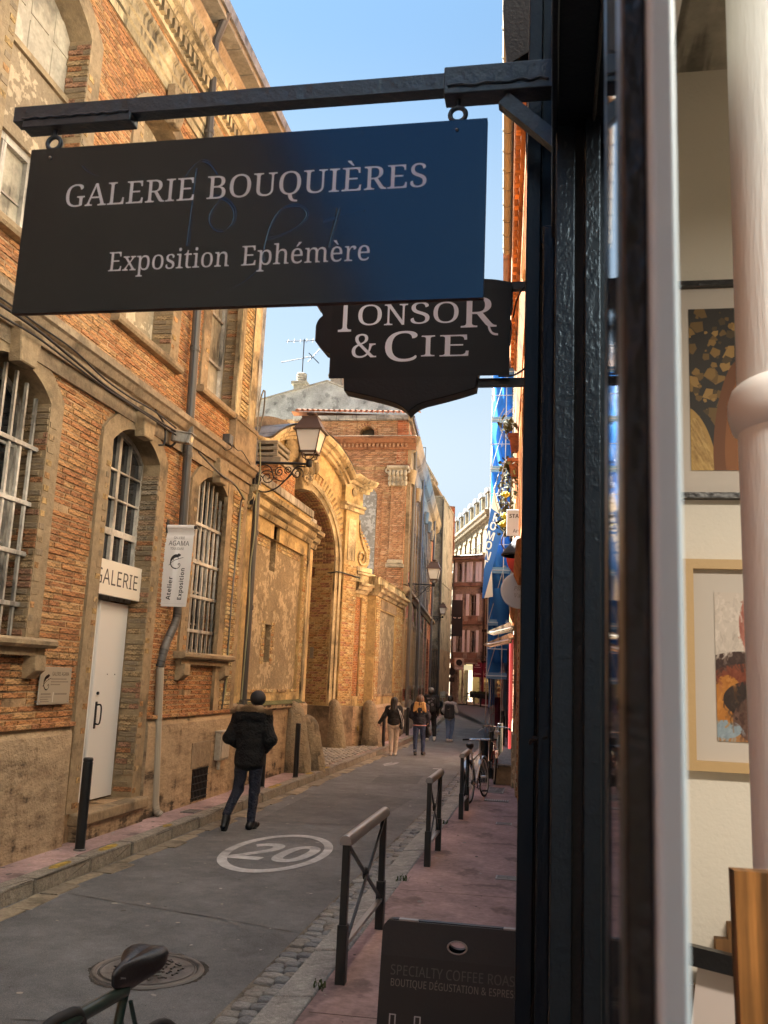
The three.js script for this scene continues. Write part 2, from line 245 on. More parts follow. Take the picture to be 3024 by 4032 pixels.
// ================= GROUND =================
function sheet(name, pts, y, m, label, category) { // pts [x, z]
  const g = new THREE.ShapeGeometry(shapeOf(pts.map(([x, z]) => [x, -z]))); g.rotateX(-Math.PI / 2); g.translate(0, y, 0);
  return single(name, uvm(g), m, label, category, null, 'structure');
}
const KL = [[-4.55, 30], [-4.55, -30], [-4.6, -36], [-4.95, -40.5], [-5.5, -48.4], [-6.5, -60], [-8.0, -76], [-10.5, -95], [-16, -125]]; // left kerb line
const KR = [[-1.66, 30], [-1.68, -15], [-1.75, -20], [-1.98, -30], [-2.3, -40], [-3.1, -54], [-4.1, -68], [-5.2, -76], [-6.3, -79.6], [-8, -81.5], [-12.5, -92], [-19, -125]];
sheet('ground', [[-260, 200], [260, 200], [260, -380], [-260, -380]], -.03, mat([.2, .185, .17], .95, { map: T.grime }), 'grey brown ground under the streets and houses', 'ground');
sheet('road', [...KL, ...KR.slice().reverse()], 0, M.asphalt, 'worn grey asphalt roadway running down the narrow street', 'road');
const off = (l, d) => l.map(([x, z]) => [x + d, z]);
sheet('left_pavement', [...off(KL, -.17), [-22, -125], [-12, -85], [-9, -62], [-7.4, -40], [-6.9, -32], [-7.4, -14], [-7.4, 30]], .132, M.redWalk, 'narrow red pavement along the brick hall', 'pavement');
sheet('right_pavement', [...off(KR, .26), [-16, -125], [-6, -92], [0, -84], [6, -60], [6, 30]], .104, M.redWalk, 'red asphalt pavement with railings on the right', 'pavement');
// left kerb: single granite stones
{
  const k = thing('left_kerb', 'raised granite kerb stones along the left pavement', 'kerb', [-4.6, 0, -15], null, 'structure');
  const along = (z) => { for (let i = 1; i < KL.length; i++) if (z >= KL[i][1]) { const [a, b] = [KL[i - 1], KL[i]]; return a[0] + (b[0] - a[0]) * (z - a[1]) / (b[1] - a[1]); } return -10; };
  let z = 3; const far = [];
  while (z > -78) { const L = rr(.75, 1.35), x = along(z - L / 2), g = new RoundedBoxGeometry(.19, .27, L - .016, 2, .022), p = g.attributes.position; for (let i = 0; i < p.count; i++) p.setXYZ(i, p.getX(i) + rr(-.004, .004), p.getY(i) + rr(-.004, .004), p.getZ(i)); g.computeVertexNormals(); g.rotateY(Math.atan2(along(z) - along(z - L), L)); g.translate(x - .095 + rr(-.006, .006), .005 + rr(-.006, .006), z - L / 2);
    if (z > -45) P(k, 'kerb_stone', uvm(g), M.kerb); else far.push(uvm(g)); z -= L; }
  P(k, 'far_kerb_stones', merge(far), M.kerb, 'stuff');
  // worn yellow paint marks on the kerb tops
  for (const [za, zb, w] of [[-8.3, -8.75, .14], [-9.25, -9.75, .15], [-10.9, -11.25, .12], [-14.2, -14.6, .15], [-15.2, -16.0, .16], [-17.6, -18.2, .15], [-19.0, -19.5, .15]]) {
    const s = shapeOf(Array.from({ length: 18 }, (_, i) => { const a = i / 18 * Math.PI * 2; return [Math.cos(a) * w / 2 * rr(.55, 1), Math.sin(a) * (za - zb) / 2 * rr(.6, 1)]; }));
    const g = new THREE.ShapeGeometry(s); g.rotateX(-Math.PI / 2); g.translate(-4.645, .1475, (za + zb) / 2); P(k, 'paint_mark', uvm(g), M.yellow);
  }
  // flat, worn gutter slabs at the foot of the kerb
  const t = thing('gutter_slabs', 'flat worn stone slabs in the gutter at the foot of the left kerb', 'gutter', [-4.4, 0, -15], null, 'structure');
  const gm = [mat([.36, .315, .24], .9, { map: T.stain, bump: [T.lump, .01] }), mat([.30, .265, .21], .9, { map: T.stain, bump: [T.lump, .01] }), mat([.40, .355, .28], .9, { map: T.stain, bump: [T.lump, .01] })];
  for (let z = 2; z > -40;) { const L = rr(.28, .62), w = rr(.13, .26), g = new RoundedBoxGeometry(w, .06, L - .012, 1, .016); g.rotateY(rr(-.05, .05)); g.translate(-4.535 + w / 2 + (along(z) + 4.55), -.020 + rr(-.004, .004), z - L / 2); P(t, 'slab', uvm(g), pick(gm)); z -= L; }
}
// right edge: cobbles and granite kerb slabs
{
  const along = (z) => { for (let i = 1; i < KR.length; i++) if (z >= KR[i][1]) { const [a, b] = [KR[i - 1], KR[i]]; return a[0] + (b[0] - a[0]) * (z - a[1]) / (b[1] - a[1]); } return -3; };
  const t = thing('cobble_gutter', 'strip of rounded grey cobbles between the road and the granite kerb', 'cobbles', [-1.8, 0, -12], null, 'structure');
  const cg = Array.from({ length: 7 }, () => { const g = new THREE.SphereGeometry(.5, 9, 6), p = g.attributes.position; for (let i = 0; i < p.count; i++) { const f = (c) => Math.sign(c) * Math.pow(Math.abs(c) * 2, .5) / 2; p.setXYZ(i, f(p.getX(i)) * rr(.94, 1.05), f(p.getY(i)) * rr(.92, 1.03), f(p.getZ(i)) * rr(.96, 1.04)); } const q = mergeVertices(g); q.computeVertexNormals(); return q; });
  const cm = [[.52, .56, .60], [.62, .64, .65], [.44, .48, .53], [.68, .69, .69], [.56, .55, .52]], cmat = cm.map((c) => mat(c, .8, { map: T.granite, bump: [T.fine, .004] })), list = [];
  for (let z = -3.2; z > -29; z -= rr(.105, .135)) for (let c = 0, x = along(z) - .245 + rr(-.03, .01); c < 2; c++) { const w = rr(.10, .165); list.push({ m: new THREE.Matrix4().makeTranslation(x + w / 2, .002 + rr(-.008, .008) + c * .016, z + rr(-.012, .012)).multiply(new THREE.Matrix4().makeRotationY(rr(-.25, .25))).multiply(new THREE.Matrix4().makeScale(w * 1.04, .06, rr(.095, .125))), tone: Math.floor(rnd() * 5) }); x += w; if (x > along(z) - .02) break; }
  pieces(t, 'cobble', list, cg, cmat, cm, mat([1, 1, 1], .8, { map: T.granite, bump: [T.fine, .004] }), 300);
  const b = []; for (let z = 2; z > -40; z -= 1) b.push(box(along(z) - .28, along(z) + .0, -.02, .012, z - 1, z)); P(t, 'mortar_bed', merge(b), mat([.24, .215, .18], .95, { map: T.grime, bump: [T.lump, .02] }));
  const k = thing('right_kerb', 'low speckled granite kerb slabs beside the cobbles', 'kerb', [-1.5, 0, -12], null, 'structure');
  for (let z = -2; z > -62;) { const L = rr(.8, 1.25), x = along(z - L / 2), g = new RoundedBoxGeometry(.27 + rr(-.012, .012), .2, L - .022, 2, .02); g.rotateZ(.10); g.rotateY(Math.atan2(along(z) - along(z - L), L)); g.translate(x + .135, .002 + rr(-.005, .005), z - L / 2); P(k, 'granite_slab', uvm(g), M.granite); z -= L; }
  for (const [x, z, s] of [[-1.42, -9.3, 1], [-1.44, -13.1, .8], [-1.43, -6.05, .7]]) { // weeds in the joint
    const g = []; for (let i = 0; i < 26; i++) { const a = rr(0, 6.28), h = rr(.02, .055) * s; g.push(new THREE.PlaneGeometry(.012, h).translate(0, h / 2, 0).rotateX(rr(-.7, .7)).rotateY(a).translate(x + rr(-.06, .06) * s, .1, z + rr(-.12, .12) * s)); }
    single('weed_tuft', merge(g), mat([.07, .10, .03], .9, { side: 2 }), 'small green weeds growing in the kerb joint ' + (z === -9.3 ? 'by the foot of the second railing' : z === -6.05 ? 'by the foot of the nearest railing' : 'by the foot of the farthest railing'), 'weeds', null, 'stuff');
  }
}
// asphalt patches and cracks: real slots in thin sheets would be lost; seams are thin raised tar lines
{
  const tar = mat([.05, .048, .045], .6);
  const seam = (pts, w, label) => { const c = new THREE.CatmullRomCurve3(pts.map(([x, z]) => V(x, 0, z))), n = pts.length * 8, a = [], b = []; for (let i = 0; i <= n; i++) { const p = c.getPoint(i / n), t = c.getTangent(i / n), k = w * rr(.35, 1.2); a.push([p.x - t.z * k + rr(-.008, .008), p.z + t.x * k]); b.push([p.x + t.z * k, p.z - t.x * k + rr(-.008, .008)]); } sheet('tar_seam', [...a, ...b.reverse()], .004, tar, label, 'seam'); };
  seam([[-4.3, -8.1], [-3.4, -7.9], [-2.7, -7.75], [-1.95, -7.55]], .009, 'thin dark tar seam across the road before the speed marking');
  seam([[-4.2, -5.4], [-3.4, -5.25], [-2.6, -5.35]], .008, 'thin dark tar seam near the parked bicycle');
  seam([[-2.45, -11.9], [-2.2, -13.2], [-2.05, -14.6]], .008, 'short dark tar seam beyond the speed marking');
  seam([[-4.2, -12.6], [-3.2, -12.9], [-2.0, -13.0]], .007, 'thin tar seam crossing the road behind the walking man');
  seam([[-4.3, -17.0], [-3.2, -17.2], [-1.95, -17.6]], .008, 'thin tar seam crossing the road by the bicycles');
  const pm = mat([.26, .28, .305], .82, { map: T.asphalt, bump: [T.asphB, .005] });
  sheet('road_patch', [[-4.05, -12.75], [-2.5, -13.0], [-2.35, -16.2], [-3.3, -16.6], [-4.1, -16.0]], .003, pm, 'darker patch of asphalt in mid road', 'patch');
  sheet('road_patch', [[-3.5, -18.4], [-2.6, -18.5], [-2.7, -20.2], [-3.6, -19.8]], .003, pm, 'small dark asphalt repair before the arrow marking', 'patch');
}
{ // loose grit, gum spots and leaf bits
  const I = (name, n, f, label) => { const g = new THREE.CylinderGeometry(1, 1.1, .3, 7), m = mat([1, 1, 1], .9), o = new THREE.InstancedMesh(g, m, n); for (let i = 0; i < n; i++) { const [x, y, z] = f(), s = .003 + rnd() ** 3 * .017; o.setMatrixAt(i, new THREE.Matrix4().makeTranslation(x, y, z).multiply(new THREE.Matrix4().makeRotationY(rr(0, 6))).multiply(new THREE.Matrix4().makeScale(s * rr(.7, 1.8), .005, s))); o.setColorAt(i, col(pick([[.30, .29, .27], [.24, .23, .22], [.34, .31, .26], [.07, .065, .06], [.40, .38, .36], [.08, .075, .07]]))); } o.name = name; o.castShadow = o.receiveShadow = true; scene.add(o); meta(o, label, 'litter', null, 'stuff'); };
  I('road_grit', 420, () => [rr(-4.3, -2.0), .003, -3.4 - rnd() ** 1.4 * 24], 'scattered pale grit and gum spots on the asphalt'); I('pavement_grit', 130, () => [rr(-1.38, -.2), .1065, -3.4 - rnd() ** 1.3 * 13], 'scattered pale gum spots on the right pavement'); I('left_pavement_grit', 120, () => [rr(-5.1, -4.78), .1345, -6.5 - rnd() * 10], 'scattered specks on the left pavement');
}
// painted 20 in an oval ring
const font = await new FontLoader().loadAsync('fonts/droid/droid_sans_bold.typeface.json');
{
  const t = thing('speed_marking', 'white painted 20 inside an oval ring on the road', 'road marking', [-3.12, .005, -10.75], null, 'structure');
  const ring = new THREE.Shape(); ring.absellipse(0, 0, .60, 1.2, 0, Math.PI * 2); const h = new THREE.Path(); h.absellipse(0, 0, .497, 1.035, 0, Math.PI * 2); ring.holes.push(h);
  const flatGeo = (s) => { const g = new THREE.ShapeGeometry(s, 40); g.rotateX(-Math.PI / 2); return uvm(g); };
  Lc(t, 'ring', flatGeo(ring), M.roadWhite);
  for (const [ch, x] of [['2', -.44], ['0', .01]]) { const g = new THREE.ShapeGeometry(font.generateShapes(ch, 1), 20); g.computeBoundingBox(); const b = g.boundingBox; g.translate(-b.min.x, -b.min.y, 0); g.scale(.40 / (b.max.x - b.min.x), 1.04 / (b.max.y - b.min.y), 1); g.applyMatrix4(new THREE.Matrix4().makeShear(0, 0, .10, 0, 0, 0)); g.translate(x - .02, -.56, 0); g.rotateX(-Math.PI / 2); Lc(t, 'numeral', uvm(g), M.roadWhite); }
  sheet('lane_arrow', [[-3.98, -22.25], [-3.86, -21.9], [-3.72, -22.2], [-3.66, -22.9], [-3.78, -23.05], [-3.80, -22.75], [-3.88, -22.95]], .005, M.roadWhite, 'small worn white arrow painted on the road', 'road marking');
  sheet('lane_mark', [[-2.72, -21.85], [-2.55, -21.82], [-2.54, -22.0], [-2.70, -22.02]], .005, M.roadWhite, 'short worn white dash on the road near the bicycles', 'road marking');
}
{ // manhole cover
  const t = thing('manhole_cover', 'round cast iron manhole cover with a raised pattern in the road', 'manhole', [-2.71, 0, -6.33]);
  Lc(t, 'frame_ring', lathe([[.335, .002], [.342, .013], [.372, .014], [.382, .002]], 48), M.castIron);
  Lc(t, 'lid', lathe([[0, .010], [.322, .010], [.33, .004]], 48), M.castIron);
  Lc(t, 'rim', new THREE.TorusGeometry(.318, .006, 5, 48).rotateX(Math.PI / 2).translate(0, .0115, 0), M.castIron);
  for (let r = 0; r < 4; r++) for (let k = 0; k < 4 + r * 3; k++) { const a = k / (4 + r * 3) * 6.283 + r * .4, d = .05 + r * .055, g = merge([box(-.028, .028, .009, .019, -.008, .008), box(.016, .030, .009, .019, -.008, .022)]); g.rotateY(-a + Math.PI / 2 + (k % 2 ? .25 : -.25)).translate(Math.cos(a) * d, 0, Math.sin(a) * d); Lc(t, 'raised_bar', g, M.castIron); }
  Lc(t, 'lift_lug', box(-.02, .10, .002, .016, -.385, -.355), M.castIron);
  sheet('manhole_collar', Array.from({ length: 90 }, (_, i) => { const a = i / 90 * 6.283, r = .395 + rr(0, .018) + .018 * Math.sin(a * 5 + 1) * Math.sin(a * 2); return [-2.71 + Math.cos(a) * r, -6.33 + Math.sin(a) * r]; }), .0025, mat([.13, .122, .11], .95, { map: T.asphalt, bump: [T.lump, .02] }), 'rough crumbling asphalt around the manhole cover', 'patch');
}
for (const [x0, x1, z0, z1, label] of [[-1.15, -.83, -17.85, -16.95, 'dark square cover in the right pavement beyond the bicycles'], [-.745, -.525, -13.5, -13.32, 'small metal cover in the right pavement beyond the third railing'], [-.535, -.30, -9.88, -9.70, 'small metal cover in the right pavement beside the second railing'], [-4.95, -4.75, -12.5, -12.2, 'small iron cover in the left pavement beyond the white drainpipe']]) {
  const y = x0 < -3 ? .133 : .105, t = thing('pavement_cover', label, 'cover', [(x0 + x1) / 2, y, (z0 + z1) / 2]); P(t, 'plate', box(x0 + .015, x1 - .015, y, y + .006, z0 + .015, z1 - .015), M.castIron); P(t, 'frame', merge([box(x0, x0 + .015, y, y + .01, z0, z1), box(x1 - .015, x1, y, y + .01, z0, z1), box(x0 + .015, x1 - .015, y, y + .01, z0, z0 + .015), box(x0 + .015, x1 - .015, y, y + .01, z1 - .015, z1)]), M.steel);
}
{ const t = thing('drain_grate', 'slotted metal drain grate in the pavement before the silver bicycle', 'grate', [-.88, .105, -15.9]); P(t, 'plate', box(-1.09, -.68, .105, .109, -16.02, -15.78), M.castIron); for (let i = 0; i < 11; i++) P(t, 'slat', box(-1.075 + i * .037, -1.055 + i * .037, .109, .120, -16.0, -15.8), M.steel); }
for (const [xa, xb, z, y] of [[-1.38, -.2, -8.9, .1055], [-1.38, -.1, -5.6, .1055], [-1.38, -.6, -15.2, .1055]]) sheet('pavement_joint', [[xa, z], [xb, z - .05], [xb, z - .062], [xa, z - .013]], y, mat([.09, .05, .04], .9), 'thin dark joint across the red right pavement ' + (z === -8.9 ? 'beside the second railing' : z === -5.6 ? 'behind the coffee sign board' : 'before the silver bicycle'), 'joint');

// ================= BRICK HALL ON THE LEFT =================
const hall = thing('brick_hall', 'tall orange brick hall with arched windows and stone cornice, nearest on the left', 'building', [-5.2, 0, -9]);
{
  const F = STREET_L(-5.2), PR = (g, z = 0) => inF(g, F);
  const bays = [4.95, 7.68, 10.42, 13.13];              // middle of each bay, metres down the street
  const HW = .68, GS = 4.72, GR = .28, US = 9.0, UR = .30; // half width, spring and rise of the arches
  const sillG = 2.28, sillU = 6.2, holes = [], S = rectShape(3.4, 14.6, 0, 11.9);
  bays.forEach((c, i) => { const y0 = i === 2 ? .44 : sillG; holes.push(archHole(c - HW - .25, c + HW + .25, i === 2 ? 0 : sillG, GS + .12, GR + .12), archHole(c - HW - .25, c + HW + .25, sillU, US + .1, UR + .12)); S.holes.push(archShape(c - HW, c + HW, y0, GS, GR, THREE.Path), archShape(c - HW, c + HW, sillU, US, UR, THREE.Path)); });
  S.holes.push(rectShape(13.0, 13.58, .18, .6, THREE.Path)); P(hall, 'wall', PR(ext(S, .5).translate(0, 0, -.5)), M.mortar);
  P(hall, 'wall', box(-16, -5.72, 0, 11.9, -14.58, 26), M.darkIn); P(hall, 'wall', box(-5.7, -5.2, 0, 11.9, -3.4, 26), M.farBrick);
  P(hall, 'end_wall', box(-16, -5.74, 0, 11.95, -14.62, -14.585), M.farBrick);
  const list = [...layBricks(F, 3.4, 13.66, 1.42, 5.08, { holes: holes.filter((_, i) => i % 2 === 0), loss: .015 }), ...layBricks(F, 3.4, 13.66, 5.56, 9.76, { holes: holes.filter((_, i) => i % 2), ch: .067 })];
  pieces(hall, 'brick', list, brickGeos, BM.brick, brickTones, brickWhite);
  // corner pilaster: stone edges with a brick strip
  P(hall, 'pilaster', PR(box(13.68, 14.6, 1.42, 5.05, -.02, .05)), M.stone); P(hall, 'pilaster', PR(box(13.68, 14.6, 5.60, 9.74, -.02, .05)), M.stone); P(hall, 'pilaster_edge', PR(box(14.28, 14.62, 5.60, 9.74, .05, .085)), M.ochreStone); P(hall, 'pilaster_edge', PR(box(13.66, 13.86, 5.60, 9.74, .05, .075)), M.ochreStone);
  P(hall, 'pilaster_base', PR(box(13.6, 14.66, 5.58, 6.1, .0, .12)), M.stone); P(hall, 'pilaster_base', mould([[0, 6.1], [.14, 6.1], [.14, 6.16], [.06, 6.24], [0, 6.24]], 13.58, 14.68, F), M.stone);
  pieces(hall, 'pilaster_brick', [...layBricks(F, 13.88, 14.27, 6.26, 9.72, { proud: .07 }), ...layBricks(F, 13.9, 14.4, 1.45, 5.0, { proud: .062 })], brickGeos, BM.ochre, ochreTones, brickWhite, 120);
  // plinth with door gap
  const plinthP = [[0, 0], [.075, 0], [.065, 1.30], [.03, 1.40], [0, 1.40]];
  P(hall, 'plinth', mould(plinthP, 3.4, 9.42, F), M.plinth); P(hall, 'plinth', mould(plinthP, 11.36, 12.98, F), M.plinth); P(hall, 'plinth', mould(plinthP, 13.6, 14.62, F), M.plinth); P(hall, 'plinth', mould([[0, .62], [.07, .62], [.065, 1.30], [.03, 1.40], [0, 1.40]], 12.98, 13.6, F), M.plinth); P(hall, 'plinth', mould([[0, 0], [.075, 0], [.075, .16], [0, .16]], 12.98, 13.6, F), M.plinth);
  for (const [a, b] of [[3.4, 9.44], [11.34, 14.6]]) pieces(hall, 'plinth_coping_brick', layBricks(F, a, b, 1.385, 1.455, { proud: .085, ch: .06, len: .3, loss: 0 }), brickGeos, BM.brick, brickTones, brickWhite, 60);
  // string course
  P(hall, 'string_course', mould([[0, 5.06], [.05, 5.06], [.05, 5.22], [.09, 5.22], [.09, 5.34], [.13, 5.36], [.17, 5.44], [.20, 5.46], [.20, 5.54], [.03, 5.60], [0, 5.60]], 3.4, 14.66, F), M.stoneDark);
  // cornice
  P(hall, 'architrave', mould([[0, 9.74], [.03, 9.74], [.03, 9.86], [.055, 9.88], [.055, 10.0], [.08, 10.02], [.08, 10.14], [.12, 10.18], [.12, 10.24], [0, 10.26]], 3.4, 14.68, F), M.ochreStone);
  pieces(hall, 'frieze_brick', layBricks(F, 3.4, 14.58, 10.26, 10.46, { proud: .02 }), brickGeos, BM.brick, brickTones, brickWhite, 90);
  P(hall, 'cornice_bed', mould([[0, 10.46], [.07, 10.46], [.07, 10.52], [.05, 10.54], [.05, 10.72], [.13, 10.74], [.16, 10.80], [.24, 10.82], [.24, 10.94], [.28, 10.98], [.28, 11.02], [0, 11.05]], 3.4, 14.74, F), M.ochreStone);
  for (let u = 3.5; u < 14.66; u += .17) P(hall, 'dentil', PR(box(u, u + .09, 10.55, 10.71, .05, .125)), M.ochreStone);
  P(hall, 'attic', PR(box(3.4, 14.62, 11.05, 11.74, -.3, .06)), M.stoneDark); pieces(hall, 'attic_brick', layBricks(F, 3.4, 14.55, 11.10, 11.30, { proud: .07 }), brickGeos, BM.brick, brickTones, brickWhite, 80);
  P(hall, 'attic_moulding', mould([[0, 11.34], [.10, 11.34], [.10, 11.42], [.15, 11.48], [.15, 11.54], [0, 11.56]], 3.4, 14.7, F), M.stone);
  P(hall, 'eave', PR(box(3.4, 14.95, 11.76, 11.82, -.4, .30)), M.stoneDark);
  for (let u = 3.4; u < 14.8; u += .62) P(hall, 'eave_panel', PR(box(u + .01, Math.min(u + .61, 14.97), 11.70, 11.758, .02, .31)), M.concrete);
  P(hall, 'gutter', mould([[.27, 11.82], [.35, 11.80], [.37, 11.95], [.33, 11.95], [.27, 11.86]], 3.4, 15.0, F), M.zinc);
  for (let u = 3.5; u < 14.9; u += .24) P(hall, 'roof_tile', PR(uvm(new THREE.CylinderGeometry(.07, .085, .8, 8, 1, true, 0, Math.PI).rotateZ(Math.PI / 2).rotateY(Math.PI / 2).rotateX(.35).translate(u + .1, 12.02, -.10))), M.tile);
  P(hall, 'roof', tris([[-4.95, 11.98, 26], [-4.95, 11.98, -14.9], [-11, 14.1, -14.9], [-4.95, 11.98, 26], [-11, 14.1, -14.9], [-11, 14.1, 26], [-16.5, 11.9, 26], [-11, 14.1, -14.9], [-16.5, 11.9, -14.9], [-16.5, 11.9, 26], [-11, 14.1, 26], [-11, 14.1, -14.9], [-4.95, 11.98, -14.9], [-16.5, 11.9, -14.9], [-11, 14.1, -14.9]]), M.tile);
  // arched surrounds, keystones and the reveal
  const surround = (c, y0, s, r, w, p, key) => {
    const o = archRing(c - HW - w, c + HW + w, s + w * .35, r + w * .55, c - HW + .01, c + HW - .01, s, r - .005, y0);
    const q = P(hall, 'window_surround', PR(ext(o, p + .3).translate(0, 0, -.3)), M.stone);
    // worn courses showing through the render on the reveal edge
    for (let y = y0 + .05; y < s - .1; y += .134) for (const sd of [-1, 1]) if (rnd() < .85) P(q, 'quoin_brick', PR(rbox(c + sd * (HW + w * rr(.32, .55)), c + sd * (HW + .006), y, y + .062, p - .01, p + rr(.002, .010), .004)), pick([BM.ochre[6], BM.ochre[3], M.stone, M.stoneDark, BM.ochre[1]]));
    if (key) P(hall, 'keystone', PR(uvm(new THREE.ExtrudeGeometry(shapeOf([[c - .12, s + r - .08], [c + .12, s + r - .08], [c + .19, key], [c - .19, key]]), { depth: .12, bevelEnabled: true, bevelSize: .012, bevelThickness: .012, bevelSegments: 1 })).translate(0, 0, .03)), M.stone);
  };
  bays.forEach((c, i) => { surround(c, i === 2 ? .44 : sillG, GS, GR, .24, .036, 5.27); surround(c, sillU, US, UR, .25, .034, 0);
    for (const [y0, y1, dp] of [[i === 2 ? .5 : sillG + .03, GS - .02, i === 2 ? .22 : .30], [sillU + .03, US - .02, .24]]) pieces(hall, 'reveal_brick', layBricks(frameM([0, 0, -(c + HW) + .008], [1, 0, 0], [0, 0, 1]), -5.2 - dp, -5.165, y0, y1, { proud: .016, len: .36, loss: .1, jit: .008 }), brickGeos, [M.stoneDark, BM.ochre[6], M.stone, BM.brick[6], M.stone, BM.pink[6]], [[.36, .29, .2], [.48, .32, .19], [.46, .36, .24], [.40, .2, .12], [.52, .42, .3], [.34, .25, .17]], brickWhite, 70); });
  // scroll console over the blind upper window
  for (const c of [bays[2], bays[1]]) { const q = P(hall, 'console', PR(uvm(new THREE.ExtrudeGeometry(shapeOf([[c - .1, 9.28], [c + .1, 9.28], [c + .15, 9.8], [c - .15, 9.8]]), { depth: .1, bevelEnabled: true, bevelSize: .01, bevelThickness: .01, bevelSegments: 1 }).translate(0, 0, .05))), M.stone); for (const sd of [-1, 1]) P(q, 'scroll', PR(tube(Array.from({ length: 26 }, (_, k) => { const a = k * .42, r = .085 * (1 - k / 32); return [c + sd * .03, 9.66 + Math.sin(a) * r, .20 + Math.cos(a) * r]; }), .024, 50, 6)), M.stone); P(q, 'leaf', PR(uvm(new THREE.SphereGeometry(.11, 10, 8).scale(.9, 1.7, .8).translate(c, 9.42, .15))), M.stone); }
  // ground-floor windows: sill, brackets, white bars, frame and panes
  [0, 1, 3].forEach((b) => {
    const c = bays[b], sl = P(hall, 'sill', mould([[-.3, 2.20], [.16, 2.20], [.19, 2.23], [.19, 2.27], [.16, 2.295], [-.3, 2.295]], c - 1.04, c + 1.04, F), M.stone);
    P(sl, 'apron', PR(box(c - .95, c + .95, 2.12, 2.2, 0, .10)), M.stone); for (const sd of [-1, 1]) P(sl, 'bracket', PR(uvm(new THREE.ExtrudeGeometry(shapeOf([[0, 2.12], [.14, 2.12], [.14, 1.98], [.05, 1.9], [0, 1.9]]), { depth: .18, bevelEnabled: true, bevelSize: .008, bevelThickness: .008, bevelSegments: 1 }).rotateY(-Math.PI / 2).translate(c + sd * .82 + .09, 0, 0))), M.stone);
    const win = P(hall, 'window', PR(ext(archShape(c - HW, c + HW, sillG, GS, GR), .02).translate(0, 0, -.36)), M.glass);
    const fr = archShape(c - HW, c + HW, sillG, GS, GR); fr.holes.push(archShape(c - HW + .07, c + HW - .07, sillG + .08, GS - .02, GR - .05, THREE.Path)); P(win, 'frame', PR(ext(fr, .05).translate(0, 0, -.345)), M.whitePaint);
    for (const u of [-.22, 0, .22]) P(win, 'glazing_bar', PR(box(c + u * 1.0 - (u ? .013 : .03), c + u + (u ? .013 : .03), sillG + .05, GS + .2, -.345, -.30)), M.whitePaint);
    for (const y of [2.75, 3.25, 3.75, 4.25]) P(win, 'glazing_bar', PR(box(c - HW + .05, c + HW - .05, y - .014, y + .014, -.342, -.305)), M.whitePaint);
    P(win, 'curtain', PR(box(c - .62, c + .62, 2.4, 3.5, -.42, -.40)), M.whiteOld);
    for (let k = 0; k < 7; k++) { const u = c - .57 + k * .19, top = GS + GR - .06 - (u - c) ** 2 * .6; P(win, 'bar', PR(box(u - .016, u + .016, 2.30, top, -.10, -.068)), M.whitePaint); }
    for (const y of [2.62, 3.13, 3.64, 4.22]) P(win, 'cross_bar', PR(rbox(c - .72, c + .74, y - .024, y + .024, -.115, -.052, .006)), M.whitePaint);
  });
  { // gallery door bay: arched fanlight over a plain white door
    const c = bays[2], win = P(hall, 'fanlight', PR(ext(archShape(c - HW, c + HW, 2.86, GS, GR), .02).translate(0, 0, -.27)), M.glass);
    const fr = archShape(c - HW, c + HW, 2.86, GS, GR); fr.holes.push(archShape(c - HW + .06, c + HW - .06, 2.92, GS - .02, GR - .05, THREE.Path)); P(win, 'frame', PR(ext(fr, .05).translate(0, 0, -.255)), M.whitePaint);
    for (const [u, w] of [[-.30, .012], [0, .034], [.30, .012]]) P(win, 'glazing_bar', PR(box(c + u - w, c + u + w, 2.9, GS + .22, -.255, -.205)), M.whitePaint);
    for (const [y, w] of [[3.28, .012], [3.70, .04], [4.12, .012], [4.48, .012]]) P(win, 'glazing_bar', PR(box(c - HW + .05, c + HW - .05, y - w, y + w, -.253, -.207)), M.whitePaint);
    const d = P(hall, 'door', PR(rbox(c - HW + .02, c - .13, .46, 2.84, -.29, -.23, .006)), M.doorGrey); P(hall, 'door', PR(rbox(c - .10, c + HW - .02, .46, 2.84, -.29, -.23, .006)), M.doorGrey);
    P(d, 'door_stile', PR(uvm(new THREE.CylinderGeometry(.03, .03, 2.38, 10).translate(c - .115, 1.65, -.23))), M.doorGrey);
    const hp = P(d, 'handle_plate', PR(box(c + .02, c + .06, 1.30, 1.62, -.23, -.222)), M.iron); P(hp, 'handle', PR(tube([[c + .04, 1.36, -.225], [c + .045, 1.36, -.17], [c + .05, 1.48, -.16], [c + .045, 1.58, -.17], [c + .04, 1.58, -.225]], .010, 20, 6)), M.iron); P(hp, 'lock', PR(uvm(new THREE.CylinderGeometry(.02, .02, .02, 10).rotateX(Math.PI / 2).translate(c + .04, 1.72, -.22))), M.iron);
    for (const u of [-.42, .25, .45]) P(d, 'rivet', PR(uvm(ball(.009, c + u, 1.95, -.23))), M.steel);
    P(hall, 'doorstep', PR(rbox(c - HW - .12, c + HW + .24, .30, .44, -.42, .17, .03, 2)), M.stone); P(hall, 'step_base', PR(box(c - HW - .08, c + HW + .2, .0, .30, -.42, .12)), M.plinth);
    
  }
  // upper windows
  { const c = bays[2]; P(hall, 'blind_panel', PR(ext(archShape(c - HW, c + HW, sillU, US, UR), .04).translate(0, 0, -.30)), M.creamPlaster); }
  { const c = bays[3], win = P(hall, 'upper_window', PR(ext(archShape(c - HW, c + HW, sillU, US, UR), .02).translate(0, 0, -.34)), M.frost); const fr = archShape(c - HW, c + HW, sillU, US, UR); fr.holes.push(archShape(c - HW + .08, c + HW - .08, sillU + .08, US - .02, UR - .05, THREE.Path)); P(win, 'frame', PR(ext(fr, .06).translate(0, 0, -.32)), M.whitePaint); P(win, 'mullion', PR(box(c - .04, c + .04, sillU, US + .22, -.32, -.27)), M.whitePaint); for (const y of [7.0, 7.8, 8.6]) P(win, 'glazing_bar', PR(box(c - HW + .05, c + HW - .05, y - .02, y + .02, -.318, -.275)), M.whitePaint); }
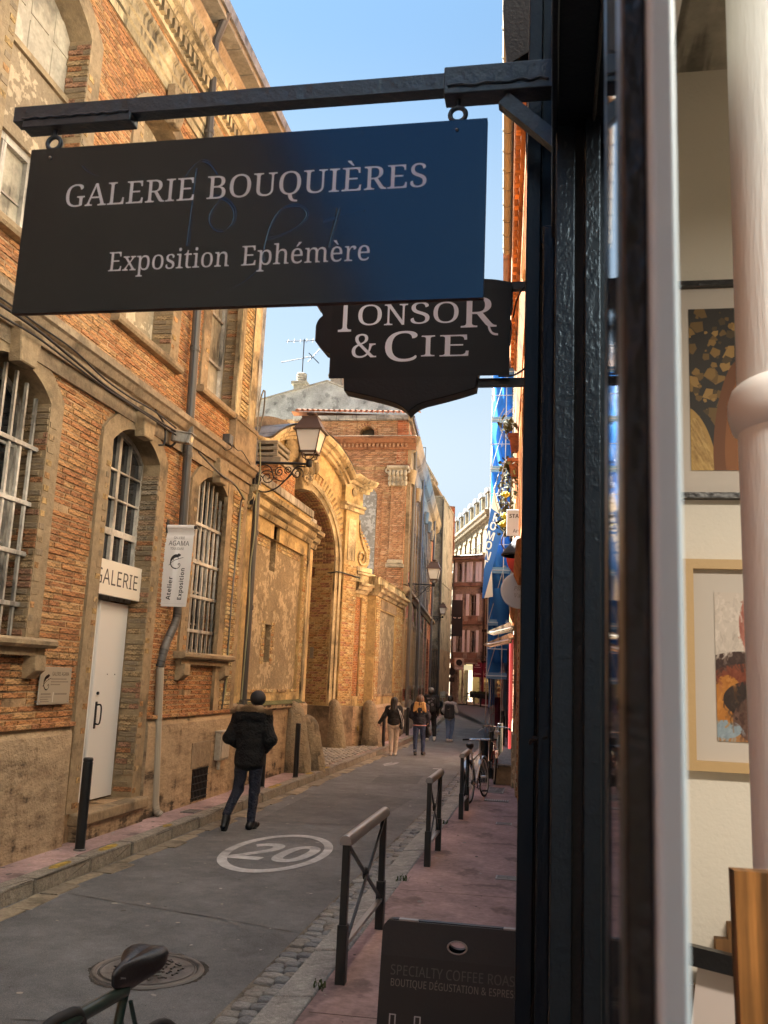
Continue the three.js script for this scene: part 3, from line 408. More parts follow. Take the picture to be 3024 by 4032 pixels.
  for (const c of [bays[0], bays[1]]) { // panelled head, rendered band, frosted casement below
    P(hall, 'render_band', PR(box(c - HW, c + HW, 7.28, 8.22, -.30, -.2)), M.upPlaster);
    const up = P(hall, 'upper_shutter', PR(ext(archShape(c - HW, c + HW, 8.26, US, UR), .03).translate(0, 0, -.28)), M.whiteOld); P(hall, 'shutter_sill', PR(box(c - HW, c + HW, 8.20, 8.27, -.3, -.16)), M.stone);
    for (const u of [-.55, -.1, .34]) for (const y of [8.34, 8.78]) P(up, 'panel', PR(rbox(c + u + .03, c + u + .38, y, y + .36, -.26, -.238, .008)), M.whiteOld);
    const win = P(hall, 'casement', PR(box(c - HW, c + HW, sillU, 7.28, -.32, -.30)), M.frost); for (const u of [-.66, -.22, .22, .66]) P(win, 'frame', PR(box(c + u - .035, c + u + .035, sillU, 7.28, -.30, -.25)), M.whitePaint); for (const y of [sillU + .04, 7.24]) P(win, 'frame', PR(box(c - HW, c + HW, y - .04, y + .04, -.302, -.245)), M.whitePaint); P(win, 'glazing_bar', PR(box(c - HW, c + HW, 6.70, 6.72, -.3, -.28)), M.steel);
  }
  bays.forEach((c) => P(hall, 'upper_sill', mould([[-.3, 6.10], [.10, 6.10], [.12, 6.13], [.12, 6.18], [.09, 6.21], [-.3, 6.21]], c - .98, c + .98, F), M.stone));
  // downpipes
  const dp = P(hall, 'downpipe', merge([[11.72, 9.0, 11.62, 2.86]].map(() => uvm2(rod([-5.08, 2.9, -11.84], [-5.08, 11.5, -11.5], .062, .062, 14)))), M.pipe);
  for (const y of [3.5, 5.0, 6.55, 8.2, 9.9]) P(dp, 'collar', uvm2(rod([-5.08, y, -11.84 + (y - 2.9) * .0395], [-5.08, y + .07, -11.84 + (y + .07 - 2.9) * .0395], .073, .073, 14)), M.pipe);
  P(dp, 'elbow', tube([[-5.08, 2.95, -11.84], [-5.08, 2.7, -11.83], [-5.13, 2.4, -11.70], [-5.16, 2.06, -11.60]], .058, 20, 10), M.pipe); P(dp, 'eave_spout', uvm2(rod([-5.08, 11.4, -11.5], [-4.9, 11.85, -11.46], .066, .066, 12)), M.pipe);
  const wp = P(hall, 'lower_pipe', uvm2(rod([-5.115, .30, -11.72], [-5.14, 2.06, -11.58], .052, .052, 12)), M.whiteOld); P(wp, 'shoe', tube([[-5.115, .32, -11.72], [-5.09, .2, -11.73], [-5.03, .15, -11.74]], .052, 10, 10), M.whiteOld);
  // cables along the string course
  for (const [dy, r, s] of [[0, .016, 1], [.05, .011, 2], [-.05, .012, 3]]) { seed = 100 + s; P(hall, 'cable', tube(Array.from({ length: 12 }, (_, k) => [-4.98 + rr(-.01, .01), 5.24 + dy + rr(-.03, .03) - (k > 7 ? .06 : 0), -3.6 - k * .68]), r, 70, 5), M.iron); }
  P(hall, 'cable', tube([[-4.98, 5.28, -10.4], [-5.0, 5.18, -10.75], [-5.0, 4.95, -10.8], [-5.04, 4.9, -10.72]], .014, 24, 5), M.iron);
  for (const [dz, r] of [[0, .016], [.05, .011], [.09, .009]]) P(hall, 'cable', tube([[-5.0, 5.12, -11.95 - dz], [-5.02, 5.02, -12.9], [-5.0, 4.99, -13.5 - dz], [-5.0, 4.86, -13.95 - dz], [-5.08, 4.84, -14.1], [-5.12, 4.3, -14.16 - dz], [-5.13, 3.2, -14.12], [-5.13, 1.9, -14.08 - dz], [-5.13, 1.45, -14.02]], r, 60, 5), r > .012 ? M.pipe : mat([.30, .30, .14], .7));
  // basement grille with patched opening
  const gr = P(hall, 'basement_grille', PR(box(12.985, 13.595, .6, .618, .03, .09)), M.iron); for (let k = 0; k < 11; k++) P(gr, 'grille_bar', PR(box(13.0 + k * .056, 13.012 + k * .056, .16, .62, .07, .085)), M.iron); for (let k = 0; k < 5; k++) P(gr, 'grille_bar', PR(box(12.98, 13.6, .2 + k * .1, .212 + k * .1, .07, .09)), M.iron);
  P(hall, 'mortar_patch', PR(rbox(12.9, 13.66, .63, 1.0, .05, .078, .01)), M.stoneDark);
}
// ---------- things fixed to the hall ----------
const LIZ = (x, s) => { // small lizard curled on a twig
  x.save(); x.scale(s, s); x.strokeStyle = x.fillStyle = '#211d1c'; x.lineCap = 'round'; x.lineWidth = 4; x.beginPath(); x.moveTo(-52, 58); x.quadraticCurveTo(-10, 5, 62, -8); x.stroke();
  x.beginPath(); x.moveTo(-44, 22); x.bezierCurveTo(-44, -10, -18, -36, 12, -34); x.bezierCurveTo(16, -46, 24, -46, 26, -38); x.bezierCurveTo(40, -36, 44, -26, 34, -22); x.bezierCurveTo(22, -10, 4, -8, -10, 0); x.bezierCurveTo(-26, 12, -36, 26, -34, 44); x.closePath(); x.fill();
  x.lineWidth = 9; x.beginPath(); x.moveTo(-40, 30); x.bezierCurveTo(-40, 62, -16, 84, 8, 84); x.stroke(); x.lineWidth = 5; x.beginPath(); x.moveTo(6, 84); x.bezierCurveTo(42, 82, 48, 44, 30, 42); x.bezierCurveTo(20, 42, 20, 54, 28, 54); x.stroke(); x.lineWidth = 5; x.beginPath(); x.moveTo(14, -12); x.lineTo(20, 0); x.moveTo(-22, 4); x.lineTo(-14, 12); x.stroke(); x.restore();
};
{ // curved white GALERIE panel over the door
  const t = thing('gallery_sign_board', 'cream panel reading GALERIE in tall letters above the white door', 'sign', [-5.31, 2.89, -10.42]);
  const tx = cnv(1024, 384, (x, w, h) => { x.fillStyle = '#e9e0cf'; x.fillRect(0, 0, w, h); fitText(x, 'GALERIE', '300px sans-serif', 60, 960, 268, 170, '#3b342b'); });
  Lc(t, 'board', rbox(-.02, .02, 0, .43, -.665, .665, .004), M.whitePaint); const g = new THREE.PlaneGeometry(1.32, .42); g.rotateY(Math.PI / 2); g.translate(.0235, .215, 0); Lc(t, 'lettering', g, mat([1, 1, 1], .45, { map: tx })); t.rotation.y = 0;
}
{ // clear plaque with spacers
  const t = thing('gallery_plaque', 'small acrylic gallery plaque screwed to the brick wall left of the door', 'plaque', [-5.2, 1.63, -8.98]);
  const tx = cnv(640, 400, (x, w, h) => { x.fillStyle = '#a89a86'; x.fillRect(0, 0, w, h); x.save(); x.translate(130, 130); LIZ(x, 1.35); x.restore(); fitText(x, 'GALERIE AGAMA', '60px sans-serif', 230, 590, 90, 40, '#4a4036'); x.fillStyle = '#6a5e50'; for (const [a, b, c, e] of [[225, 120, 320, 14], [220, 150, 360, 14], [220, 180, 190, 14], [40, 280, 190, 20], [40, 315, 210, 12], [40, 340, 150, 12], [40, 364, 170, 12], [320, 280, 250, 20]]) for (let q = 0; q < c; q += 9 + (q * 7) % 6) x.fillRect(a + q, b, 6 + (q * 3) % 3, e); x.fillStyle = '#e4dccb'; x.fillRect(285, 270, 8, 110); });
  Lc(t, 'plate', rbox(.045, .055, 0, .385, -.31, .31, .002), mat([.50, .44, .37], .2)); const g = new THREE.PlaneGeometry(.61, .38); g.rotateY(Math.PI / 2); g.translate(.0565, .1925, 0); Lc(t, 'print', g, mat([1, 1, 1], .22, { map: tx }));
  for (const [y, z] of [[.03, -.28], [.03, .28], [.355, -.28], [.355, .28]]) Lc(t, 'spacer', new THREE.CylinderGeometry(.009, .009, .06, 8).rotateZ(Math.PI / 2).translate(.03, y, z), M.steel);
}
{ // banner on a black arm
  const t = thing('cloth_banner', 'white cloth banner for a gallery hanging from a black pole by the grey downpipe', 'banner', [-5.2, 2.86, -11.55]);
  Lc(t, 'pole', rod([-.02, 1.1, 0], [.44, 1.1, 0], .024, .024, 10), M.iron); Lc(t, 'wall_plate', box(-.01, .012, 1.02, 1.2, -.04, .04), M.iron);
  const tx = cnv(512, 1400, (x, w, h) => { x.fillStyle = '#e6e2de'; x.fillRect(0, 0, w, h); const k = '#2b2726'; fitText(x, 'GALERIE', '60px sans-serif', 150, 350, 230, 44, k); fitText(x, 'AGAMA', '90px sans-serif', 70, 440, 345, 84, k); fitText(x, 'TOULOUSE', '60px sans-serif', 110, 350, 420, 40, k); x.save(); x.translate(225, 570); LIZ(x, 2.1); x.restore(); x.strokeStyle = '#c9c4be'; x.lineWidth = 4; x.beginPath(); x.moveTo(0, 138); x.lineTo(512, 138); x.moveTo(0, 1350); x.lineTo(512, 1350); x.stroke();
    x.save(); x.translate(210, 1290); x.rotate(-Math.PI / 2); fitText(x, 'Atelier', 'bold 90px sans-serif', 0, 400, 0, 78, k); x.restore(); x.save(); x.translate(400, 1290); x.rotate(-Math.PI / 2); fitText(x, 'Exposition', 'bold 90px sans-serif', 0, 560, 0, 78, k); x.restore(); });
  const g = new THREE.PlaneGeometry(.40, 1.1, 14, 30), p = g.attributes.position; for (let i = 0; i < p.count; i++) { const x = p.getX(i), y = p.getY(i), s = (.55 - y) / 1.1; p.setXYZ(i, x - .045 * s * s * s * (x < 0 ? 1 : .75), y, Math.sin(x * 9 + y * 3) * .006 * s + .035 * Math.sin(s * 3.1) * (x < 0 ? 1 : .3) + (s < .11 ? Math.cos((s - .0) * 28) * .024 : 0)); }
  g.computeVertexNormals(); g.translate(.20, .565, .0); Lc(t, 'cloth', g, mat([1, 1, 1], .75, { map: tx, side: 2 })); Lc(t, 'rolled_hem', new THREE.CylinderGeometry(.031, .031, .385, 14).rotateZ(Math.PI / 2).translate(.205, 1.1, 0), mat([.78, .76, .74], .7));
  Lc(t, 'tie', tube([[-.05, .05, .0], [-.01, .04, .01], [.0, .06, .0]], .004, 10, 5), M.whiteOld);
}
{ const t = thing('security_camera', 'white security camera on the wall above the gallery door', 'camera', [-5.2, 5.0, -11.25]); Lc(t, 'housing', rbox(.08, .36, .10, .24, -.07, .07, .02, 2).rotateZ(-.15), M.whitePaint); Lc(t, 'hood', rbox(.06, .38, .235, .255, -.085, .085, .008).rotateZ(-.15), M.whitePaint); Lc(t, 'lens', new THREE.CylinderGeometry(.045, .045, .02, 12).rotateZ(Math.PI / 2 - .15).translate(.375, .115, 0), M.glass); Lc(t, 'arm', tube([[0, .05, 0], [.1, .03, 0], [.18, .12, 0]], .016, 12, 6), M.iron); }
{ const t = thing('junction_box', 'small grey junction box with loose wires on the cornice near the corner', 'box', [-5.05, 5.56, -13.2]); Lc(t, 'case', rbox(-.06, .06, 0, .16, -.09, .09, .01), M.pipe); Lc(t, 'wire', tube([[.05, .02, .05], [.12, -.08, .12], [.06, -.14, .2], [.02, -.1, .3]], .008, 16, 5), M.iron); Lc(t, 'wire', tube([[.05, .03, -.05], [.1, -.04, -.2], [.07, .02, -.5], [.08, -.1, -.9]], .007, 18, 5), M.iron); }
{ const t = thing('meter_box', 'cream metal meter box on the plinth behind the walking man', 'box', [-5.13, .68, -14.02]); Lc(t, 'case', rbox(0, .10, 0, .42, -.2, .2, .012), M.whiteOld); Lc(t, 'lid', rbox(.10, .115, .03, .39, -.17, .17, .006), M.whiteOld); Lc(t, 'cap', rbox(-.0, .125, .42, .45, -.215, .215, .008), M.whiteOld); Lc(t, 'pipe_stub', rod([.05, -.14, .1], [.05, 0, .1], .03), M.whiteOld); }
// wall lantern: bracket with scrolls and a four-sided glazed head; own axes: x out from the wall
function lantern(label, pos, turn, k = 1) {
  const t = thing('wall_lantern', label, 'street lamp', pos, 'wall lanterns along the street'); t.base = null; t.rotation.y = turn; t.scale.setScalar(k);
  Lc(t, 'wall_bar', merge([uvm(box(-.03, .03, -.75, .38, -.025, .025)), uvm(ball(.035, 0, .42, 0)), uvm(box(-.03, .02, -.1, .0, -.07, .07))]), M.iron); Lc(t, 'arm', rod([0, 0, 0], [.96, -.03, 0], .026, .022, 8), M.iron);
  const spiral = (cx, cy, r, turns, a0, dir) => Array.from({ length: 28 }, (_, i) => { const q = i / 27, a = a0 + dir * q * turns * 6.283, R = r * (1 - q * .82); return [cx + Math.cos(a) * R, cy + Math.sin(a) * R, 0]; });
  for (const [cx, cy, r, a0, d] of [[.25, -.27, .135, 2.6, -1], [.78, -.20, .115, -.6, 1], [.46, -.17, .085, 1.2, 1], [.62, -.14, .07, -2.0, -1], [.10, -.30, .07, .2, 1]]) Lc(t, 'scroll', tube(spiral(cx, cy, r, 1.7, a0, d), .0095, 46, 5), M.iron);
  Lc(t, 'brace', tube([[.02, -.45, 0], [.2, -.53, 0], [.42, -.46, 0], [.62, -.27, 0], [.76, -.09, 0], [.92, -.08, 0]], .014, 30, 6), M.iron); Lc(t, 'brace', tube([[.02, -.1, 0], [.16, -.04, 0], [.30, -.1, 0], [.38, -.28, 0], [.55, -.33, 0], [.70, -.2, 0]], .011, 30, 6), M.iron);
  const brown = mat([.085, .052, .04], .5, { metalness: .2, bump: [T.fine, .001] }), X = .985, bw = .135, tw = .212, y0 = .17, y1 = .535;
  Lc(t, 'socket', lathe([[0, -.09], [.05, -.08], [.055, 0], [.04, .05], [0, .05]], 10).translate(X, 0, 0), M.iron);
  for (const [sx, sz] of [[-1, -1], [1, -1], [1, 1], [-1, 1]]) { Lc(t, 'cage_leg', tube([[X + sx * .02, .04, sz * .02], [X + sx * .09, .07, sz * .09], [X + sx * bw * .78, y0 - .04, sz * bw * .78], [X + sx * bw, y0, sz * bw]], .011, 14, 5), brown); Lc(t, 'cage_post', rod([X + sx * bw, y0, sz * bw], [X + sx * tw, y1, sz * tw], .011, .011, 6), brown); }
  const pg = mat([.86, .85, .82], .4, { transmission: .35, thickness: 0, ior: 1.4 });
  for (let i = 0; i < 4; i++) { const a = i * Math.PI / 2, q = [[-bw, y0, bw], [bw, y0, bw], [tw, y1, tw], [-tw, y1, tw]].map(([x, y, z]) => { const c = Math.cos(a), s = Math.sin(a); return [X + (x * c + z * s) * .97, y, (-x * s + z * c) * .97]; }); Lc(t, 'pane', tris([q[0], q[1], q[2], q[0], q[2], q[3]]), pg); }
  Lc(t, 'lower_rim', merge([0, 1, 2, 3].map((i) => box(-bw - .014, bw + .014, y0 - .02, y0 + .014, bw - .014, bw + .014).rotateY(i * Math.PI / 2).translate(X, 0, 0))), brown);
  const hood = new THREE.CylinderGeometry(.13 * 1.414, .245 * 1.414, .22, 4, 1).rotateY(Math.PI / 4).translate(X, y1 + .13, 0); Lc(t, 'hood', flat(hood), brown); Lc(t, 'hood_brim', box(X - .258, X + .258, y1, y1 + .022, -.258, .258), brown); Lc(t, 'hood_cap', box(X - .142, X + .142, y1 + .238, y1 + .26, -.142, .142), brown);
  Lc(t, 'finial', lathe([[.05, 0], [.045, .04], [.10, .06], [.115, .08], [.09, .105], [0, .115]], 14).scale(.85, .85, .85).translate(X, y1 + .26, 0), brown); Lc(t, 'bulb_holder', rod([X, y1 - .22, 0], [X, y1, 0], .03, .045, 8), mat([.8, .8, .78], .5)); return t;
}
lantern('iron lantern on a scrolled bracket at the corner of the brick hall', [-5.13, 5.66, -14.78], 0);
{ // grey downpipe at the joint of hall and garden wall
  const t = thing('corner_downpipe', 'grey downpipe beneath the near lantern at the corner of the hall', 'pipe', [-5.1, .2, -14.95]); P(t, 'tube', uvm2(rod([-5.1, .14, -14.97], [-5.1, 5.55, -14.92], .058, .058, 14)), M.pipe); for (const y of [1.5, 3.1, 4.4, 5.2]) P(t, 'collar', uvm2(rod([-5.1, y, -14.955], [-5.1, y + .08, -14.955], .068, .068, 14)), M.pipe);
  const c = single('stray_cable', tube([[-5.02, 6.0, -14.66], [-5.0, 5.5, -14.72], [-5.05, 5.0, -14.76], [-5.0, 4.4, -14.66], [-5.06, 3.8, -14.72], [-5.02, 3.1, -14.68], [-5.05, 1.6, -14.7]], .012, 50, 5), mat([.32, .31, .18], .7), 'loose greenish cable hanging down the corner of the hall', 'cable');
  single('roof_cable_loop', tube([[-5.1, 5.6, -14.7], [-5.06, 6.6, -14.62], [-5.0, 6.95, -14.66], [-5.02, 6.6, -14.75], [-5.1, 6.2, -14.8]], .014, 40, 5), M.concrete, 'grey cable loop on the corner stones above the lantern', 'cable');
}

// ================= GARDEN WALL LEFT OF THE PORTAL =================
{
  const t = thing('garden_wall', 'golden plastered garden wall between the brick hall and the portal', 'wall', [-5.25, 0, -17]), F = STREET_L(-5.25), pr = (g) => inF(g, F);
  const S = rectShape(14.62, 19.1, 0, 5.0); S.holes.push(rectShape(15.5, 18.72, 1.74, 4.57, THREE.Path)); S.holes.push(rectShape(16.52, 16.9, 4.572, 4.86, THREE.Path)); P(t, 'wall', pr(ext(S, .5).translate(0, 0, -.5)), M.ochre);
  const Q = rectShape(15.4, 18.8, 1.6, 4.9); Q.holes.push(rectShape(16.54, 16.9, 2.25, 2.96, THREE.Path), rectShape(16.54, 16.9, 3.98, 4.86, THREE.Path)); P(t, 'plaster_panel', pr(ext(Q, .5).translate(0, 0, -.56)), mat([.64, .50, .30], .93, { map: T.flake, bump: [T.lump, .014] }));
  for (const [a, b] of [[2.25, 2.96], [3.98, 4.86]]) P(t, 'slit_back', pr(box(16.5, 16.95, a - .05, b + .05, -.62, -.55)), M.ochre);
  pieces(t, 'brick', [...layBricks(F, 15.50, 15.62, 1.8, 4.5, { proud: -.045, len: .3 }), ...layBricks(F, 18.74, 18.98, 1.75, 4.6, { proud: .01, len: .3 }), ...layBricks(F, 16.32, 16.53, 2.2, 3.05, { proud: -.05, len: .22 }), ...layBricks(F, 16.91, 17.1, 2.2, 3.05, { proud: -.05, len: .22 }), ...layBricks(F, 15.52, 18.7, 1.68, 1.75, { proud: .02, len: .3, loss: .2 }), ...layBricks(F, 14.9, 19.05, 5.28, 5.44, { proud: .02 }), ...layBricks(F, 15.6, 16.5, 4.36, 4.55, { proud: -.05 }), ...layBricks(F, 16.95, 18.6, 4.40, 4.55, { proud: -.05 })], brickGeos, BM.ochre, ochreTones, brickWhite, 280);
  P(t, 'pier', pr(box(18.98, 19.1, 1.5, 5.0, 0, .04)), M.ochreStone);
  P(t, 'plinth', mould([[0, 0], [.09, 0], [.07, 1.36], [.13, 1.40], [.13, 1.46], [.02, 1.52], [0, 1.52]], 14.62, 18.9, F), M.plinth); P(t, 'mossy_ledge', mould([[.02, 1.522], [.131, 1.463], [.14, 1.47], [.02, 1.535]], 15.0, 18.9, F), M.moss);
  const corn = [[0, 4.86], [.05, 4.86], [.08, 4.92], [.08, 4.96], [.14, 5.0], [.16, 5.08], [.14, 5.12], [.24, 5.16], [.26, 5.24], [.02, 5.27], [0, 5.27]];
  P(t, 'cornice', mould(corn, 14.7, 19.12, F), M.ochreStone); P(t, 'parapet', pr(box(14.62, 19.1, 5.0, 5.46, -.4, 0)), M.ochre);
  for (let k = 0; k < 7; k++) P(t, 'coping_slab', pr(rbox(15.0 + k * .6, 15.59 + k * .6, 5.462, 5.62, -.38, .05, .006)), M.greyPlaster);
  // set-back end pier and the wall turning in to the portal
  const F2 = STREET_L(-5.38), p2 = (g) => inF(g, F2); P(t, 'wall', p2(box(19.1, 19.95, 0, 5.36, -.4, 0)), M.ochre); P(t, 'cornice', mould(corn, 19.12, 19.98, F2), M.ochreStone); for (let k = 0; k < 2; k++) P(t, 'coping_slab', p2(rbox(19.14 + k * .42, 19.54 + k * .42, 5.362, 5.54, -.38, .05, .006)), M.greyPlaster); P(t, 'plinth', mould([[0, 0], [.08, 0], [.06, 1.4], [0, 1.46]], 19.1, 19.97, F2), M.plinth);
  P(t, 'recess_panel', p2(box(19.38, 19.72, 1.7, 4.5, .001, .012)), M.stoneDark);
  P(t, 'return_wall', tris((() => { const a = [-5.38, -19.95], b = [-7.2, -20.85], h = 5.36; return [[a[0], 0, a[1]], [b[0], 0, b[1]], [b[0], h, b[1]], [a[0], 0, a[1]], [b[0], h, b[1]], [a[0], h, a[1]]]; })()), M.ochre);
  P(t, 'vent', pr(box(15.56, 15.72, 2.62, 2.86, -.06, -.045)), M.concrete); for (let k = 0; k < 5; k++) P(t, 'vent_shade_strip', pr(box(15.58, 15.70, 2.65 + k * .042, 2.672 + k * .042, -.046, -.043)), M.iron);  // slot shade is drawn as near-black strips, not cut openings
}
{ // brick chimney behind the coping
  const t = thing('brick_chimney', 'square red brick chimney with slatted cap behind the garden wall', 'chimney', [-6.0, 5.0, -17.7]); P(t, 'stack', box(-6.58, -5.66, 5.0, 6.38, -19.1, -17.82), M.mortar);
  const FZ = frameM([0, 0, -17.82], [1, 0, 0], [0, 0, 1]), FX = STREET_L(-5.66);
  pieces(t, 'brick', [...layBricks(FZ, -6.58, -5.66, 5.0, 6.36, { len: .3, ch: .085 }), ...layBricks(FX, 17.83, 19.1, 5.0, 6.36, { len: .3, ch: .085 })], brickGeos, BM.brick, brickTones, brickWhite, 220);
  P(t, 'cap_slab', rbox(-6.64, -5.6, 6.38, 6.51, -19.16, -17.76, .01), M.concrete); for (let k = 0; k < 3; k++) P(t, 'cap_slat', rbox(-6.42, -5.74, 6.58 + k * .13, 6.66 + k * .13, -18.9, -17.95, .02), M.concrete); for (const [x, z] of [[-6.36, -18.0], [-5.8, -18.0], [-6.36, -18.85], [-5.8, -18.85]]) P(t, 'cap_post', box(x - .04, x + .04, 6.51, 6.9, z - .04, z + .04), M.concrete);
}

// ================= PORTAL =================
const portal = thing('stone_portal', 'baroque golden brick portal with a tall arch, carved keystone and curved cornice', 'portal', [-6.62, 0, -22.7]); portal.base = null; portal.rotation.y = Math.atan2(.941, .339); portal.updateMatrixWorld(); portal.toWorld = portal.matrixWorld.clone();
{
  const L = (n, g, m, k) => Lc(portal, n, g, m, k), I = new THREE.Matrix4(), AR = 1.87, SP = 5.12;
  const topC = (u) => { const a = Math.abs(u - .15); return a < 2.05 ? 8.42 - (2.85 - Math.sqrt(2.85 * 2.85 - a * a)) : 7.62; };
  const S = new THREE.Shape(); S.moveTo(-3.0, 0); S.lineTo(-AR, 0); S.lineTo(-AR, SP); S.absarc(0, SP, AR, Math.PI, 0, true); S.lineTo(AR, 0); S.lineTo(3.0, 0); S.lineTo(3.0, 7.6); for (let u = 2.2; u >= -1.9; u -= .1) S.lineTo(u, topC(u)); S.lineTo(-3.0, 7.6); S.closePath();
  L('wall', ext(S, .95).translate(0, 0, -.95), M.ochre);
  const ring = (r0, r1, d, z) => { const s = new THREE.Shape(); s.moveTo(r1, 1.25); s.lineTo(r1, SP); s.absarc(0, SP, r1, 0, Math.PI, false); s.lineTo(-r1, 1.25); s.lineTo(-r0, 1.25); s.lineTo(-r0, SP); s.absarc(0, SP, r0, Math.PI, 0, true); s.lineTo(r0, 1.25); s.closePath(); return ext(s, d, { curveSegments: 40 }).translate(0, 0, z); };
  const av = L('archivolt', ring(AR + .01, AR + .16, .06, 0), M.ochreStone); Lc(av, 'roll', ring(AR + .16, AR + .24, .10, 0), M.ochreStone); Lc(av, 'fillet', ring(AR + .24, AR + .36, .045, 0), M.ochreStone);
  for (let k = 0; k < 44; k++) { const a = .25 + k / 43 * (Math.PI - .5); if (Math.abs(a - Math.PI / 2) < .16) continue; const g = rbox(-.032, .032, AR + .37, AR + .37 + rr(.30, .36), .0, .012 + rr(0, .012), .006); g.rotateZ(a - Math.PI / 2); g.translate(0, SP, 0); L('voussoir_brick', g, pick(BM.ochre)); }
  // keystone: carved head with scrolls
  const ks = L('keystone', uvm(new THREE.ExtrudeGeometry(shapeOf([[-.17, SP + AR - .14], [.17, SP + AR - .14], [.36, 8.05], [-.36, 8.05]]), { depth: .26, bevelEnabled: true, bevelSize: .03, bevelThickness: .03, bevelSegments: 2 })), M.ochreStone);
  const spir = (cx, cy, r, d, z) => tube(Array.from({ length: 26 }, (_, i) => { const q = i / 25, a = 1.5 + d * q * 9, R = r * (1 - q * .8); return [cx + Math.cos(a) * R, cy + Math.sin(a) * R, z]; }), .035, 44, 6);
  for (const [x, y, r, d] of [[-.2, 7.78, .19, 1], [.2, 7.78, .19, -1], [-.13, 7.12, .11, -1], [.13, 7.12, .11, 1]]) Lc(ks, 'scroll', spir(x, y, r, d, .32), M.ochreStone);
  for (const [x, y, sx, sy] of [[0, 7.5, .8, 1.3], [-.14, 7.35, .6, 1], [.14, 7.35, .6, 1], [0, 7.1, .7, 1.1], [-.34, 7.5, .6, 1.2], [.36, 7.5, .6, 1.2]]) Lc(ks, 'carving', uvm(ball(.15, x, y, .28, sx, sy, .7, 12)), M.ochreStone);
  L('carved_cartouche', (() => { const g = new THREE.SphereGeometry(.5, 26, 18), p = g.attributes.position; for (let i = 0; i < p.count; i++) { const a = Math.atan2(p.getY(i), p.getX(i)), k = 1 + .16 * Math.sin(a * 5 + 1) + .08 * Math.sin(a * 11); p.setXYZ(i, p.getX(i) * k, p.getY(i) * k * .8, p.getZ(i) * .26); } g.computeVertexNormals(); return uvm(g.translate(-.25, 7.82, .06)); })(), M.ochreStone);
  for (const sd of [-1, 1]) { // spandrel panels
    L('spandrel_panel', (() => { const s = shapeOf([[sd * .62, 7.9], [sd * .62, 7.55], [sd * 1.15, 7.35], [sd * 1.15, 7.75]]); return ext(s, .03); })(), M.ochre);
    // pier: brick pilaster, impost line, entablature block
    L('pier', box(sd * 2.26, sd * 2.95, 1.25, 6.75, 0, .09), M.ochre); L('pier_panel', box(sd * 2.4, sd * 2.8, 5.3, 6.5, .09, .105), M.ochreStone);
    const blk = L('entablature', box(sd * 2.1, sd * 3.05, 6.78, 7.62, 0, .13), M.ochre); Lc(blk, 'moulding', mould([[0, 6.72], [.16, 6.72], [.16, 6.82], [.22, 6.86], [.22, 6.92], [0, 6.94]], Math.min(sd * 2.05, sd * 3.12), Math.max(sd * 2.05, sd * 3.12), I), M.ochreStone); Lc(blk, 'rosette', uvm(ball(.13, sd * 2.55, 7.28, .14, 1, 1, .4, 12)), M.ochreStone);
    L('plinth', rbox(sd * 1.80, sd * 3.02, 0, 1.24, -.9, .16, .02), M.stoneDark);
  }
  // cornice: profile swept over the arc and along the level ends
  { const prof = [[0, -.30], [.10, -.30], [.12, -.22], [.20, -.20], [.22, -.12], [.34, -.08], [.40, 0], [.40, .05], [0, .10]], path = []; path.push([-3.3, 7.66], [-2.05, 7.66]); for (let u = -1.9; u <= 2.2; u += .15) path.push([u, topC(u) + .05]); path.push([2.35, 7.72], [2.8, 7.66], [3.4, 7.66]);
    const pos = [], n = prof.length; for (let i = 0; i < path.length - 1; i++) for (let k = 0; k < n; k++) { const q = (pi, pk) => { const [u, y] = path[pi], [o, dy] = prof[pk % n]; return [u, y + dy, o + .03]; }; const a = q(i, k), b = q(i + 1, k), c = q(i + 1, k + 1), d = q(i, k + 1); pos.push(a, b, c, a, c, d); }
    const g = tris(pos); L('cornice', g, M.ochreStone);
    const zp = []; for (let i = 2; i < path.length - 4; i++) { const [u, y] = path[i], [v, w] = path[i + 1]; zp.push([u, y + .11, .42], [v, w + .11, .42], [v, w + .16, -.9], [u, y + .11, .42], [v, w + .16, -.9], [u, y + .16, -.9]); } L('zinc_cover', tris(zp), M.zinc);
    L('rear_coping', (() => { const q = []; for (let i = 1; i < path.length - 2; i++) { const [u, y] = path[i], [v, w] = path[i + 1]; q.push([u, y + .14, -.72], [v, w + .14, -.72], [v, w + .42, -.76], [u, y + .14, -.72], [v, w + .42, -.76], [u, y + .42, -.76], [u, y + .42, -.76], [v, w + .42, -.76], [v, w + .42, -1.0], [u, y + .42, -.76], [v, w + .42, -1.0], [u, y + .42, -1.0]); } return tris(q); })(), M.stoneDark); }
  // brickwork: piers, spandrels, jamb reveal
  const hs = [archHole(-AR - .37, AR + .37, 0, SP, AR + .37)];
  const jr = new THREE.Matrix4().makeBasis(V(0, 0, 1), V(0, 1, 0), V(-1, 0, 0)).setPosition(AR, 0, 0);
  pieces(portal, 'brick', [...layBricks(I, 2.27, 2.94, 1.3, 5.2, { proud: .10, len: .34 }), ...layBricks(jr, -.82, -.02, 1.26, 5.0, { proud: .014, len: .3, loss: .08 })], brickGeos, [...BM.ochre.slice(0, 4), BM.pink[3], BM.pink[0]], ochreTones, brickWhite, 300);
  // soffit bricks
  for (let k = 0; k < 60; k++) { const a = .02 + k / 60 * 1.75; for (let j = 0; j < 3; j++) { const g = rbox(-.03, .03, -.012 - rr(0, .008), .02, -.30, -.02, .004); g.translate(0, AR, -j * .3 + (k % 2 ? .1 : 0) - .06); g.rotateZ(a - Math.PI / 2); g.translate(0, SP, 0); if (rnd() < .9) L('soffit_brick', g, pick([BM.pink[3], BM.pink[6], BM.ochre[6], BM.ochre[1]])); } }
